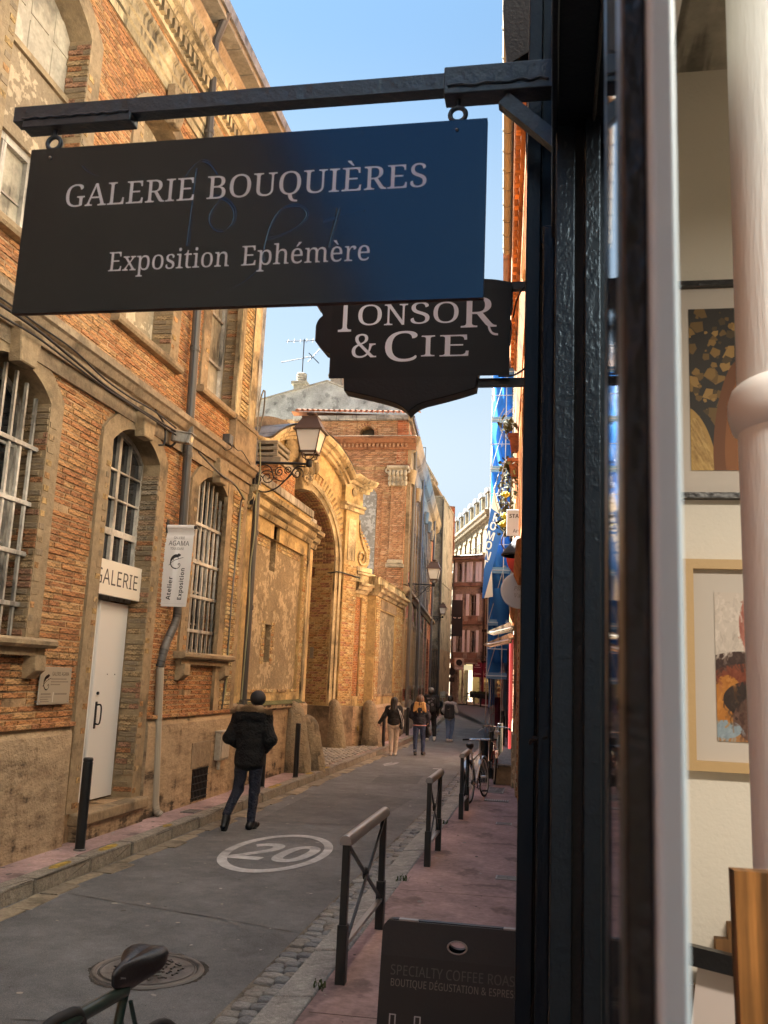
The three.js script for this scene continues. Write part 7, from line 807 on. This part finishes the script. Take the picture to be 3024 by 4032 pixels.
function bicycle(label, pos, turn, lean, o) {
  const t = thing('bicycle', label, 'bicycle', pos, o.group); t.base = null; t.rotation.order = 'YXZ'; t.rotation.set(lean, turn, 0); if (o.k) t.scale.setScalar(o.k); const R = .335, fm = o.frame, wb = 1.02, bb = [.43, .27, 0], st = [o.fs ? .22 : .26, o.fs ?? .70, 0], hd = [.82, o.fs ? o.fs + .06 : .78, 0], hb = [.86, .62, 0];
  wheel(t, 0, R, o.rim ?? M.alu); wheel(t, wb, R, o.rim ?? M.alu);
  Lc(t, 'top_tube', rod([st[0] + .01, st[1] - (o.fs ? .015 : .04), 0], [hd[0] - .0, hd[1] - (o.step ?? .03), 0], o.tr ?? .016, o.tr ?? .016, 12), fm); Lc(t, 'down_tube', rod(bb, hb, .018, .018, 10), fm); Lc(t, 'seat_tube', rod(bb, st, .016, .016, 10), fm); Lc(t, 'head_tube', rod(hb, hd, .02, .02, 10), fm);
  for (const s of [-1, 1]) { Lc(t, 'chain_stay', rod([bb[0], bb[1], s * .02], [0, R, s * .05], .010, .009, 7), fm); Lc(t, 'seat_stay', rod([st[0], st[1] - .05, s * .02], [0, R, s * .05], .008, .008, 7), fm); Lc(t, 'fork_blade', tube([[.865, .60, s * .03], [.90, .48, s * .045], [wb, R, s * .05]], .010, 12, 7), fm); const c = Lc(t, 'crank', rod([bb[0], bb[1], s * .06], [bb[0] + s * .12, bb[1] - s * .12, s * .075], .009, .008, 7), M.alu); Lc(c, 'pedal', rbox(bb[0] + s * .12 - .045, bb[0] + s * .12 + .045, bb[1] - s * .12 - .012, bb[1] - s * .12 + .012, s * .085, s * .165, .005), M.rubber); }
  Lc(t, 'chainring', uvm(new THREE.TorusGeometry(.085, .008, 6, 28).translate(bb[0], bb[1], .055)), M.iron); Lc(t, 'chain', merge([rod([bb[0], bb[1] + .085, .055], [0, R + .035, .055], .005, .005, 5), rod([bb[0], bb[1] - .085, .055], [0, R - .035, .055], .005, .005, 5)].map(uvm)), M.iron); Lc(t, 'sprocket', uvm(new THREE.CylinderGeometry(.038, .038, .012, 14).rotateX(Math.PI / 2).translate(0, R, .055)), M.iron);
  const sp = Lc(t, 'seat_post', rod([st[0], st[1] - .02, 0], [st[0] - .04, o.sy ?? .93, 0], .0135, .0135, 10), o.post ?? M.alu); Lc(t, 'saddle', saddleGeo(o.sl ?? .27, o.sw ?? .16).translate(st[0] - .05, (o.sy ?? .93) + .03, 0), o.saddle ?? M.leather); Lc(sp, 'saddle_clamp', uvm(ball(.028, st[0] - .04, (o.sy ?? .93) - .005, 0, 1, .8, 1)), M.iron);
  for (const s of [-1, 1]) Lc(sp, 'saddle_rail', tube([[st[0] + .08, (o.sy ?? .93) + .02, s * .015], [st[0] - .02, (o.sy ?? .93) - .002, s * .022], [st[0] - .15, (o.sy ?? .93) + .02, s * .04]], .0035, 12, 5), M.steel);
  const hy = o.hy ?? .97; Lc(t, 'stem', tube([[hd[0], hd[1], 0], [hd[0] - .02, hy - .02, 0], [hd[0] + .05, hy, 0]], .013, 12, 8), M.alu); const hbp = o.swept ? [[.62, hy - .02, -.27], [.72, hy, -.26], [.86, hy + .01, -.13], [.87, hy, 0], [.86, hy + .01, .13], [.72, hy, .26], [.62, hy - .02, .27]] : [[.80, hy - .0, -.30], [.86, hy, -.15], [.87, hy, 0], [.86, hy, .15], [.80, hy, .30]]; const h = Lc(t, 'handlebar', tube(hbp, .012, 40, 8), M.chrome);
  for (const s of [-1, 1]) { const a = hbp[s < 0 ? 0 : hbp.length - 1], b = hbp[s < 0 ? 1 : hbp.length - 2], e = a.map((v, k) => v + (b[k] - v) * .75); Lc(h, 'grip', rod(a, e, .017, .017, 9), M.rubber); Lc(h, 'brake_lever', tube([[e[0], e[1] - .01, e[2]], [e[0] + .04, e[1] - .05, e[2] + s * .03], [e[0] + .03, e[1] - .10, e[2] + s * .09]], .005, 12, 5), M.chrome); Lc(h, 'brake_cable', tube([[e[0] + .02, e[1] - .02, e[2]], [.98, hy + .02, e[2] * .5], [.95, .80, s * .02], [.9, .66, 0]], .003, 24, 5), M.iron); }
  for (const [cx, a0, a1] of [[0, -.2, 2.6], [wb, .5, 2.4]]) if (o.guard) Lc(t, 'mudguard', (() => { const pts = [], n = 14; for (let i = 0; i < n; i++) for (const q of [0, 1]) for (const [u, v] of (q ? [[i + 1, -1], [i + 1, 1], [i, 1]] : [[i, -1], [i + 1, -1], [i, 1]])) { const a = a0 + (a1 - a0) * u / n; pts.push([cx + Math.cos(a) * (R + .02), R + Math.sin(a) * (R + .02), v * .026]); } return tris(pts); })(), o.guard);
  return t;
}
bicycle('silver bicycle leaning by the farthest railing with its handlebars turned', [-1.285, .104, -15.35], Math.PI / 2 - .17, -.06, { frame: mat([.60, .58, .54], .3, { metalness: .7 }), guard: mat([.55, .53, .50], .35, { metalness: .7 }), hy: .97, sy: .88, group: 'bicycles parked on the right pavement' });
bicycle('red bicycle parked behind the stout dark post', [-1.07, .104, -18.4], Math.PI / 2 + .10, .05, { frame: mat([.30, .05, .035], .35), guard: M.chrome, swept: true, hy: 1.05, sy: .95, saddle: mat([.5, .48, .45], .4), group: 'bicycles parked on the right pavement' });
bicycle('green black bicycle in the foreground showing its black saddle', [-1.475, .02, -3.52], -Math.PI / 2 - .04, -.0, { frame: mat([.016, .036, .032], .28, { metalness: .2 }), k: 1.06, fs: .86, step: .05, tr: .021, sy: .885, sl: .31, sw: .20, hy: .93, post: M.iron });
single('bicycle_lock', tube([[-1.53, .70, -2.66], [-1.53, .93, -2.72], [-1.52, .96, -2.86], [-1.51, .91, -2.96], [-1.51, .64, -2.98]].map(([x, y, z]) => [x + .02, y, z - .02]), .017, 34, 10), M.rubber, 'thick black bicycle lock looped over the foreground bicycle', 'lock');
bicycle('dark bicycle standing by the lit shop window', [-7.3, .1, -80.3], .5, 0, { frame: M.iron, hy: 1.0, sy: .9 });
{ // parked scooters by the left kerb far away
  for (const [x, z, l] of [[-6.35, -50.3, 'dark parked motorcycle on the left pavement'], [-6.7, -53.2, 'second parked motorcycle further along the left pavement']]) { const t = thing('motorcycle', l, 'motorcycle', [x, .13, z], 'motorcycles parked on the left pavement'); t.base = null; t.rotation.y = 1.2; for (const a of [0, 1.3]) { const w = Lc(t, 'wheel', uvm(new THREE.TorusGeometry(.26, .07, 8, 20).translate(a, .3, 0)), M.rubber); Lc(w, 'rim', uvm(new THREE.TorusGeometry(.18, .03, 6, 20).translate(a, .3, 0)), M.alu); } Lc(t, 'body', uvm(ball(.3, .65, .62, 0, 1.7, .8, .6, 14)), mat([.02, .03, .028], .3)); Lc(t, 'seat', rbox(.0, .6, .78, .88, -.13, .13, .04, 2), M.leather); Lc(t, 'fork', rod([1.3, .3, 0], [1.1, 1.0, 0], .04), M.alu); Lc(t, 'handlebar', rod([1.08, 1.05, -.36], [1.08, 1.05, .36], .016), M.chrome); Lc(t, 'windscreen', rbox(1.14, 1.17, .95, 1.3, -.16, .16, .01), M.greyPlaster); Lc(t, 'mirror', uvm(ball(.06, 1.05, 1.22, .3, .4, 1, 1)), M.chrome); }
}
// ================= PEOPLE =================
// smooth-joined tapered capsules meshed on a grid
function sdfMesh(prims, lo, hi, N, k = .03) {
  const mc = new MarchingCubes(N, new THREE.MeshBasicMaterial(), false, false, 160000); mc.isolation = 0; const S = [0, 1, 2].map((c) => (hi[c] - lo[c]) / 2), Cn = [0, 1, 2].map((c) => (hi[c] + lo[c]) / 2), half = N / 2, f = mc.field;
  const pr = prims.map((q) => { const [a, b, ra, rb, fl] = q, d = [b[0] - a[0], b[1] - a[1], b[2] - a[2]]; return { a, d, l2: Math.max(1e-9, d[0] ** 2 + d[1] ** 2 + d[2] ** 2), ra, rb, fl: fl ?? [1, 1, 1] }; });
  for (let z = 0; z < N; z++) for (let y = 0; y < N; y++) for (let x = 0; x < N; x++) { const X = Cn[0] + (x - half) / half * S[0], Y = Cn[1] + (y - half) / half * S[1], Z = Cn[2] + (z - half) / half * S[2]; let D = 9;
    for (const p of pr) { const u = X - p.a[0], v = Y - p.a[1], w = Z - p.a[2], t = Math.max(0, Math.min(1, (u * p.d[0] + v * p.d[1] + w * p.d[2]) / p.l2)), e = (u - p.d[0] * t) / p.fl[0], g = (v - p.d[1] * t) / p.fl[1], h = (w - p.d[2] * t) / p.fl[2], s = Math.sqrt(e * e + g * g + h * h) - (p.ra + (p.rb - p.ra) * t); const q = Math.max(k - Math.abs(D - s), 0) / k; D = Math.min(D, s) - q * q * k * .25; }
    f[x + y * N + z * N * N] = -D; }
  mc.update(); const n = mc.count ?? mc.geometry.drawRange.count, g = new THREE.BufferGeometry(); g.setAttribute('position', new THREE.BufferAttribute(mc.positionArray.slice(0, n * 3), 3)); g.scale(...S); g.translate(...Cn); const m = mergeVertices(g, 1e-4); m.computeVertexNormals(); return m;
}
const addFold = (g, amp, fx, fy, s) => { const p = g.attributes.position, n = g.attributes.normal; for (let i = 0; i < p.count; i++) { const d = amp * (Math.sin(p.getX(i) * fx + p.getY(i) * fy * 1.3 + s) + .6 * Math.sin(p.getY(i) * fy * 2.1 + p.getZ(i) * fx * 1.4 + s * 2)); p.setXYZ(i, p.getX(i) + n.getX(i) * d, p.getY(i) + n.getY(i) * d, p.getZ(i) + n.getZ(i) * d); } g.computeVertexNormals(); return uvm(g); };
// own axes: x to the figure's right as seen from behind, y up, -z ahead; heights given for a 1.75 m figure, then scaled
function person(label, pos, turn, h, J, W) {
  const t = thing('person', label, 'person', pos); t.base = null; t.rotation.y = turn; t.scale.setScalar(h / 1.75);
  const { hipL, hipR, kneeL, kneeR, ankL, ankR, toeL, toeR, shL, shR, elL, elR, wrL, wrR, neck, head } = J, pel = [(hipL[0] + hipR[0]) / 2, hipL[1] + .05, (hipL[2] + hipR[2]) / 2], chest = [0, neck[1] - .17, neck[2] + .02];
  const hand = (w, e) => { const d = V(w[0] - e[0], w[1] - e[1], w[2] - e[2]).normalize(), s = w[0] < 0 ? -1 : 1, at = (k, x, z) => [w[0] + d.x * k + x, w[1] + d.y * k, w[2] + d.z * k + z], o = [[w, at(.075, 0, 0), .026, .034, [.7, 1, 1.1]]]; [-.028, -.009, .010, .028].forEach((q, i) => { const L = [.055, .068, .066, .05][i]; o.push([at(.085, 0, q), at(.085 + L * .55, -s * .006, q * 1.05), .0095, .009], [at(.085 + L * .55, -s * .006, q * 1.05), at(.085 + L, -s * .024, q), .009, .0075]); }); o.push([at(.03, -s * .004, -.028), at(.065, -s * .014, -.048), .0105, .0095], [at(.065, -s * .014, -.048), at(.098, -s * .022, -.046), .0095, .008]); return o; };
  const hd = [head[0], head[1], head[2]];
  const skin = [[[neck[0], neck[1] - .04, neck[2]], [hd[0], hd[1] - .08, hd[2] + .01], .055, .052], [[hd[0], hd[1] + .02, hd[2] + .012], [hd[0], hd[1] + .02, hd[2] - .012], .092, .09, [.86, 1.18, 1]], [[hd[0], hd[1] - .06, hd[2] - .035], [hd[0], hd[1] - .08, hd[2] - .06], .055, .045], [[hd[0], hd[1], hd[2] - .105], [hd[0], hd[1] - .025, hd[2] - .118], .012, .016], [[hd[0] - .082, hd[1], hd[2]], [hd[0] - .085, hd[1] - .02, hd[2] + .004], .018, .014, [.5, 1.3, 1]], [[hd[0] + .082, hd[1], hd[2]], [hd[0] + .085, hd[1] - .02, hd[2] + .004], .018, .014, [.5, 1.3, 1]], [[hd[0] - .02, hd[1] - .055, hd[2] - .097], [hd[0] + .02, hd[1] - .055, hd[2] - .097], .008, .008],
    [chest, pel, .14, .13, [1, 1, .7]], [shL, elL, .045, .038], [elL, wrL, .038, .027], [shR, elR, .045, .038], [elR, wrR, .038, .027], [shL, shR, .06, .06], [hipL, kneeL, .075, .052], [kneeL, ankL, .05, .036], [hipR, kneeR, .075, .052], [kneeR, ankR, .05, .036]];
  const all = [...skin]; const xs = [shL, shR, elL, elR, wrL, wrR, ankL, ankR, toeL, toeR]; const mnX = Math.min(...xs.map((p) => p[0])) - .16, mxX = Math.max(...xs.map((p) => p[0])) + .16, mnZ = Math.min(...xs.map((p) => p[2])) - .2, mxZ = Math.max(...xs.map((p) => p[2])) + .2;
  const bodyG = sdfMesh(all, [mnX, 0, mnZ], [mxX, 1.85, mxZ], 92, .025); const hs = [bodyG]; for (const [w, e] of [[wrL, elL], [wrR, elR]]) hs.push(sdfMesh([[[w[0] + (e[0] - w[0]) * .25, w[1] + (e[1] - w[1]) * .25, w[2] + (e[2] - w[2]) * .25], w, .03, .026], ...hand(w, e)], [w[0] - .13, w[1] - .22, w[2] - .16], [w[0] + .13, w[1] + .13, w[2] + .16], 60, .008));
  Lc(t, 'body', uvm(merge(hs.map((g) => g.toNonIndexed()))), W.skin ?? M.skin);
  const eye = mat([.05, .03, .02], .2); for (const s of [-1, 1]) Lc(t, 'eye', ball(.011, hd[0] + s * .032, hd[1] + .012, hd[2] - .088, 1, .7, .6, 8), eye);
  const jk = W.jacket, th = jk.thick ?? .02, hem = jk.hem ?? .84;
  const jp = [[chest, [pel[0], hem + .12, pel[2]], .165 + th, .155 + th, [1.05, 1, .84]], [[pel[0], hem + .15, pel[2]], [pel[0], hem + .03, pel[2]], .155 + th, .15 + th + (jk.flare ?? 0), [1.06, .5, .98]], [shL, shR, .085 + th, .085 + th, [1, 1, .9]], [[neck[0], neck[1] - .06, neck[2] + .01], neck, .085, .07 + th * .4], [shL, elL, .062 + th, .055 + th], [elL, wrL, .054 + th, .040 + th * .7], [shR, elR, .062 + th, .055 + th], [elR, wrR, .054 + th, .040 + th * .7], [[shL[0] * .6, shL[1] - .12, shL[2] + .03], [shR[0] * .6, shR[1] - .12, shR[2] + .03], .10 + th, .10 + th, [1, 1, .8]]];
  const lowJ = Math.min(hem - .1, wrL[1] - .1, wrR[1] - .1); const jm = Lc(t, 'jacket', addFold(sdfMesh(jp, [mnX - .05, lowJ, mnZ], [mxX + .05, neck[1] + .16, mxZ], 84, .045), .0022, 17, 13, h * 9), jk.m);
  const tr = W.trousers, tw = tr.w ?? .0; const lower = Math.min(ankL[1], ankR[1]) - .02;
  Lc(t, 'trousers', addFold(sdfMesh([[[pel[0] - .06, pel[1] + .02, pel[2] + .01], [pel[0] + .06, pel[1] + .02, pel[2] + .01], .125, .125, [1, 1, .88]], [[hipL[0] + .01, hipL[1], hipL[2] + .03], [hipR[0] - .01, hipR[1], hipR[2] + .03], .105, .105], [hipL, kneeL, .098 + tw, .066 + tw], [kneeL, [ankL[0], ankL[1] + .02, ankL[2]], .066 + tw, .048 + tw * 1.4], [hipR, kneeR, .098 + tw, .066 + tw], [kneeR, [ankR[0], ankR[1] + .02, ankR[2]], .066 + tw, .048 + tw * 1.4]], [Math.min(hipL[0], kneeL[0], ankL[0]) - .2, lower - .06, mnZ], [Math.max(hipR[0], kneeR[0], ankR[0]) + .2, pel[1] + .22, mxZ], 84, .02), .002, 18, 22, h * 5), tr.m);
  for (const [a, to] of [[ankL, toeL], [ankR, toeR]]) { const d = [to[0] - a[0], to[1] - a[1], to[2] - a[2]], heel = [a[0] - d[0] * .22, a[1] - .055 - d[1] * .1, a[2] - d[2] * .22]; const m = [(heel[0] + to[0]) / 2, (heel[1] + to[1]) / 2, (heel[2] + to[2]) / 2], sh = Lc(t, 'shoe', uvm(sdfMesh([[heel, to, .042, .038, [1.0, 1, 1]], [a, heel, .045, .044], [a, [a[0] + d[0] * .5, a[1] + d[1] * .5, a[2] + d[2] * .5], .042, .040]], [m[0] - .22, m[1] - .2, m[2] - .26], [m[0] + .22, m[1] + .24, m[2] + .26], 44, .03)), W.shoe.m); if (W.shoe.sole) { const up = V(d[0], d[1], d[2]).normalize(), nn = V(0, 1, 0).addScaledVector(up, -up.y).normalize().multiplyScalar(-.036); Lc(sh, 'sole', uvm(new THREE.CapsuleGeometry(.046, V(...to).distanceTo(V(...heel)), 4, 12).scale(1, 1, .3).applyMatrix4(new THREE.Matrix4().makeBasis(new THREE.Vector3().crossVectors(up, nn).normalize(), up, nn.clone().normalize())).translate(m[0] + nn.x, m[1] + nn.y, m[2] + nn.z)), W.shoe.sole); } }
  W.extra?.(t, J); return t;
}
const walk = (o = {}) => ({ hipL: [-.09, .90, 0], hipR: [.09, .90, 0], kneeL: [-.10, .49, .02], kneeR: [.10, .49, -.06], ankL: [-.10, .12, .12], ankR: [.10, .09, -.02], toeL: [-.11, .05, .02], toeR: [.11, .045, -.19], shL: [-.172, 1.42, 0], shR: [.172, 1.42, 0], elL: [-.235, 1.16, .03], elR: [.235, 1.16, .04], wrL: [-.21, .93, -.06], wrR: [.21, .93, -.06], neck: [0, 1.49, 0], head: [0, 1.63, -.02], ...o });
const cloth = (c, r = .85, b = .022) => mat(c, r, { bump: [T.lump, b], sheen: .25, sheenRoughness: .6 });
// man in the black parka
person('man walking away in a black parka with a fur edged hood and dark jeans', [-3.98, .0, -12.1], .06, 1.78, walk({ kneeL: [-.13, .50, -.02], ankL: [-.20, .19, .22], toeL: [-.21, .06, .30], kneeR: [.08, .48, -.04], ankR: [.07, .09, 0], toeR: [.11, .045, -.17], elL: [-.285, 1.15, .06], wrL: [-.18, 1.02, -.18], elR: [.285, 1.15, .05], wrR: [.16, 1.0, -.2], head: [.04, 1.65, -.08] }), {
  skin: mat([.09, .05, .035], .5), jacket: { m: cloth([.0035, .0035, .004]), thick: .022, hem: .80, flare: .015 }, trousers: { m: cloth([.018, .022, .04]), w: .004 }, shoe: { m: mat([.008, .008, .009], .45), sole: mat([.012, .012, .012], .8) },
  extra: (t, J) => { const cap = Lc(t, 'cap', uvm(ball(.112, .04, 1.675, -.075, .95, .95, 1.06, 18)), mat([.022, .020, .022], .75, { bump: [T.fine, .001] })); Lc(cap, 'cap_peak', uvm(ball(.09, -.06, 1.645, -.14, 1.1, .14, .7, 14)), mat([.016, .015, .016], .7));
    const fm = mat([.30, .20, .11], .95), g = []; for (let i = 0; i < 1500; i++) { const a = rr(.05, Math.PI - .05), r = .205 + rr(-.03, .03), x = .0 + Math.cos(a) * r * 1.18, z = .02 + Math.sin(a) * .17 + rr(-.02, .03), y = 1.545 + rr(-.02, .035) - Math.abs(Math.cos(a)) * .06; const L = rr(.03, .06); g.push(new THREE.ConeGeometry(.004, L, 3).translate(0, L / 2, 0).rotateX(rr(-.9, 1.1)).rotateZ(-Math.cos(a) * 1.1 + rr(-.5, .5)).translate(x, y, z)); } Lc(t, 'fur_trim', merge(g), fm, 'stuff'); Lc(t, 'hood', uvm(sdfMesh([[[-.12, 1.46, .10], [.12, 1.46, .10], .085, .085], [[-.17, 1.48, .0], [-.12, 1.46, .1], .07, .08], [[.17, 1.48, 0], [.12, 1.46, .1], .07, .08]], [-.32, 1.32, -.15], [.32, 1.62, .28], 44, .05)), cloth([.006, .006, .007])); Lc(t, 'fur_roll', uvm(sdfMesh([[[-.22, 1.49, .02], [-.14, 1.54, .15], .04, .045], [[-.14, 1.54, .15], [.14, 1.54, .15], .045, .045], [[.14, 1.54, .15], [.22, 1.49, .02], .045, .04]], [-.34, 1.38, -.1], [.34, 1.66, .28], 40, .03)), fm); }
});
// woman in beige trousers
person('dark haired woman in a short black jacket and beige trousers', [-4.2, 0, -24.95], .15, 1.52, walk({ elL: [-.30, 1.18, .06], wrL: [-.44, .98, .05], elR: [.245, 1.16, .0], wrR: [.24, 1.02, -.2], ankL: [-.05, .14, .16], toeL: [-.05, .04, .20], kneeL: [-.06, .49, .0], ankR: [.08, .09, -.06], toeR: [.10, .045, -.22] }), {
  jacket: { m: cloth([.009, .008, .008]), thick: .02, hem: .93 }, trousers: { m: cloth([.52, .42, .33]), w: .010 }, shoe: { m: mat([.55, .48, .42], .6), sole: mat([.12, .07, .055], .8) },
  extra: (t) => { Lc(t, 'hair', addFold(sdfMesh([[[0, 1.67, 0], [0, 1.66, .02], .115, .115], [[-.04, 1.6, .06], [-.07, 1.36, .12], .075, .045], [[.03, 1.6, .06], [.0, 1.38, .13], .075, .05]], [-.25, 1.2, -.2], [.25, 1.85, .28], 52, .04), .003, 90, 12, 1), M.hairBlack); Lc(t, 'collar_lining', tube([[-.15, 1.40, .1], [-.06, 1.50, .09], [.05, 1.52, .08]], .028, 16, 7), cloth([.6, .5, .48])); const b = Lc(t, 'shoulder_bag', uvm(sdfMesh([[[.27, .98, .04], [.25, .90, .06], .07, .10, [.7, 1, 1]]], [.1, .72, -.1], [.42, 1.12, .22], 36, .03)), mat([.012, .012, .012], .4)); Lc(b, 'strap', tube([[.10, 1.50, .04], [.16, 1.36, .14], [.24, 1.12, .15], [.27, .95, .12]], .010, 26, 5), M.alu); Lc(b, 'strap', tube([[.12, 1.5, .0], [.22, 1.3, .13], [.31, 1.05, .12], [.30, .9, .12], [.25, .84, .13]], .009, 26, 5), M.alu); Lc(t, 'paper_parcel', rbox(.18, .38, 1.46, 1.52, -.32, -.18, .02, 2).translate(0, -.06, 0), M.whitePaint); }
});
// woman with ombre hair
person('woman with long blond tipped hair in a navy bomber jacket and jeans', [-3.56, 0, -25.45], .08, 1.60, walk({ ankL: [-.10, .10, .04], toeL: [-.12, .045, -.10], kneeL: [-.11, .49, .0], ankR: [.13, .12, .02], toeR: [.17, .06, -.14], kneeR: [.12, .50, -.04], elL: [-.25, 1.16, .02], wrL: [-.17, 1.04, -.16], elR: [.25, 1.16, .0], wrR: [.24, 1.0, -.1] }), {
  jacket: { m: cloth([.010, .012, .022]), thick: .03, hem: .92 }, trousers: { m: cloth([.035, .055, .12]), w: .004 }, shoe: { m: mat([.02, .018, .018], .5), sole: mat([.25, .22, .2], .7) },
  extra: (t) => { Lc(t, 'hair_crown', addFold(sdfMesh([[[0, 1.67, 0], [0, 1.64, .03], .118, .12], [[0, 1.58, .06], [0, 1.50, .08], .11, .12, [1.1, 1, .7]]], [-.25, 1.35, -.2], [.25, 1.85, .26], 52, .05), .003, 90, 10, 2), M.hairBrown); const hb = []; for (let i = 0; i < 7; i++) { const x = -.15 + i * .05; hb.push([[x * .8, 1.53, .10], [x * 1.15, 1.27 + Math.abs(x) * .2 + (i % 2) * .04, .15], .05, .028]); } Lc(t, 'hair_tips', addFold(sdfMesh(hb, [-.32, 1.12, -.05], [.32, 1.62, .28], 56, .03), .004, 120, 8, 3), M.hairBlond); Lc(t, 'hem_band', uvm(new THREE.TorusGeometry(.19, .014, 6, 30).rotateX(Math.PI / 2).scale(1.05, 1, .8).translate(0, .885, .0)), cloth([.65, .35, .32])); Lc(t, 'sleeve_patch', uvm(ball(.06, .235, 1.32, .02, .75, 1.9, 1, 12)), cloth([.75, .22, .10])); const b = Lc(t, 'handbag', uvm(sdfMesh([[[.27, .78, -.02], [.31, .66, 0], .07, .10, [.7, 1, 1.1]]], [.1, .5, -.2], [.5, .95, .2], 36, .03)), mat([.012, .012, .013], .5)); Lc(b, 'strap', tube([[.25, .98, -.1], [.22, .86, -.06], [.3, .86, .04], [.26, .98, -.1]], .010, 20, 5), M.rubber); for (const s of [-1, 1]) Lc(t, 'cuff', uvm(new THREE.CylinderGeometry(.058, .056, .05, 14, 1, true).translate(s * .105 + (s > 0 ? .02 : 0), .15 + (s > 0 ? .02 : 0), s < 0 ? .035 : .0)), cloth([.25, .30, .38])); }
});
const pack = (t, c, w, h0, h1, d, print) => { const b = Lc(t, 'backpack', uvm(sdfMesh([[[-w, h0, .17], [w, h0, .17], d, d], [[-w, h1, .15], [w, h1, .15], d * .85, d * .85], [[-w, h0, .17], [-w, h1, .15], d, d * .85], [[w, h0, .17], [w, h1, .15], d, d * .85], [[0, h0, .18], [0, h1, .17], d * 1.1, d]], [-.34, h0 - .2, -.05], [.34, h1 + .2, .42], 48, .03)), c); for (const s of [-1, 1]) Lc(b, 'strap', tube([[s * .12, h1 + .05, .12], [s * .13, h1 + .12, .0], [s * .16, h1 - .1, -.13]], .018, 16, 6), c); if (print) print(b); return b; };
person('man in a patterned cap and long black coat with a printed black backpack', [-4.08, 0, -31.8], .1, 1.77, walk({ ankL: [-.08, .09, 0], toeL: [-.09, .045, -.16], kneeL: [-.09, .49, -.02], ankR: [.16, .17, .18], toeR: [.16, .05, .24], kneeR: [.14, .50, -.0] }), {
  jacket: { m: cloth([.005, .005, .006]), thick: .03, hem: .74 }, trousers: { m: cloth([.012, .013, .015]), w: .012 }, shoe: { m: mat([.6, .59, .57], .6), sole: mat([.03, .03, .03], .8) },
  extra: (t) => { Lc(t, 'cap', uvm(ball(.115, 0, 1.675, -.015, .95, .95, 1.05, 18)), mat([.34, .34, .33], .8, { map: T.flake, bump: [T.fine, .002] })); Lc(t, 'hair', uvm(ball(.10, 0, 1.60, .03, .95, .8, .9, 14)), M.hairBlack); pack(t, cloth([.010, .010, .011], .6), .10, 1.02, 1.36, .085, (b) => { for (const [x, y, r] of [[-.04, 1.28, .05], [.05, 1.20, .06], [-.05, 1.14, .045], [.03, 1.32, .035]]) Lc(b, 'print_patch', uvm(ball(r, x, y, .255, 1.1, .9, .12, 12)), cloth([.16, .16, .17])); for (let k = 0; k < 6; k++) Lc(b, 'letter_patch', rbox(-.11 + k * .038, -.085 + k * .038, 1.375, 1.40, .222, .236, .003), cloth([.35, .36, .38])); }); }
});
person('man in a grey hooded top and light blue jeans with a black backpack', [-3.41, 0, -31.9], -.08, 1.53, walk({ ankL: [-.06, .11, .10], toeL: [-.06, .05, -.04], kneeL: [-.08, .49, -.04], ankR: [.03, .09, -.04], toeR: [.07, .045, -.20], kneeR: [.08, .49, -.06], elL: [-.25, 1.18, .06], wrL: [-.16, 1.22, -.16], elR: [.25, 1.17, .05], wrR: [.22, 1.12, -.2] }), {
  jacket: { m: cloth([.30, .30, .31]), thick: .025, hem: .86 }, trousers: { m: cloth([.12, .20, .36]), w: .008 }, shoe: { m: mat([.62, .58, .52], .6), sole: mat([.5, .45, .4], .8) },
  extra: (t) => { Lc(t, 'hair', addFold(sdfMesh([[[0, 1.66, 0], [0, 1.62, .03], .115, .11]], [-.2, 1.45, -.2], [.2, 1.84, .22], 40, .03), .004, 80, 60, 1), M.hairBlack); Lc(t, 'hood', uvm(sdfMesh([[[-.1, 1.48, .07], [.1, 1.48, .07], .06, .06], [[-.15, 1.49, 0], [-.1, 1.48, .07], .05, .06], [[.15, 1.49, 0], [.1, 1.48, .07], .05, .06]], [-.28, 1.36, -.15], [.28, 1.6, .22], 36, .04)), cloth([.38, .38, .42])); pack(t, cloth([.012, .012, .016], .6), .11, .97, 1.36, .09, (b) => { Lc(b, 'tick_logo', (() => { const s = new THREE.Shape(); s.moveTo(-.045, .012); s.quadraticCurveTo(-.05, -.02, -.02, -.012); s.lineTo(.055, .03); s.quadraticCurveTo(-.01, .012, -.025, .004); s.quadraticCurveTo(-.04, -.002, -.045, .012); return ext(s, .008).translate(0, 1.24, .262); })(), M.whitePaint); for (const s of [-1, 1]) Lc(b, 'hanging_strap', bar([s * .2, .98, .12], [s * .21, .80, .12], .02, .006), M.rubber); }); }
});
renderer.render(scene, camera);
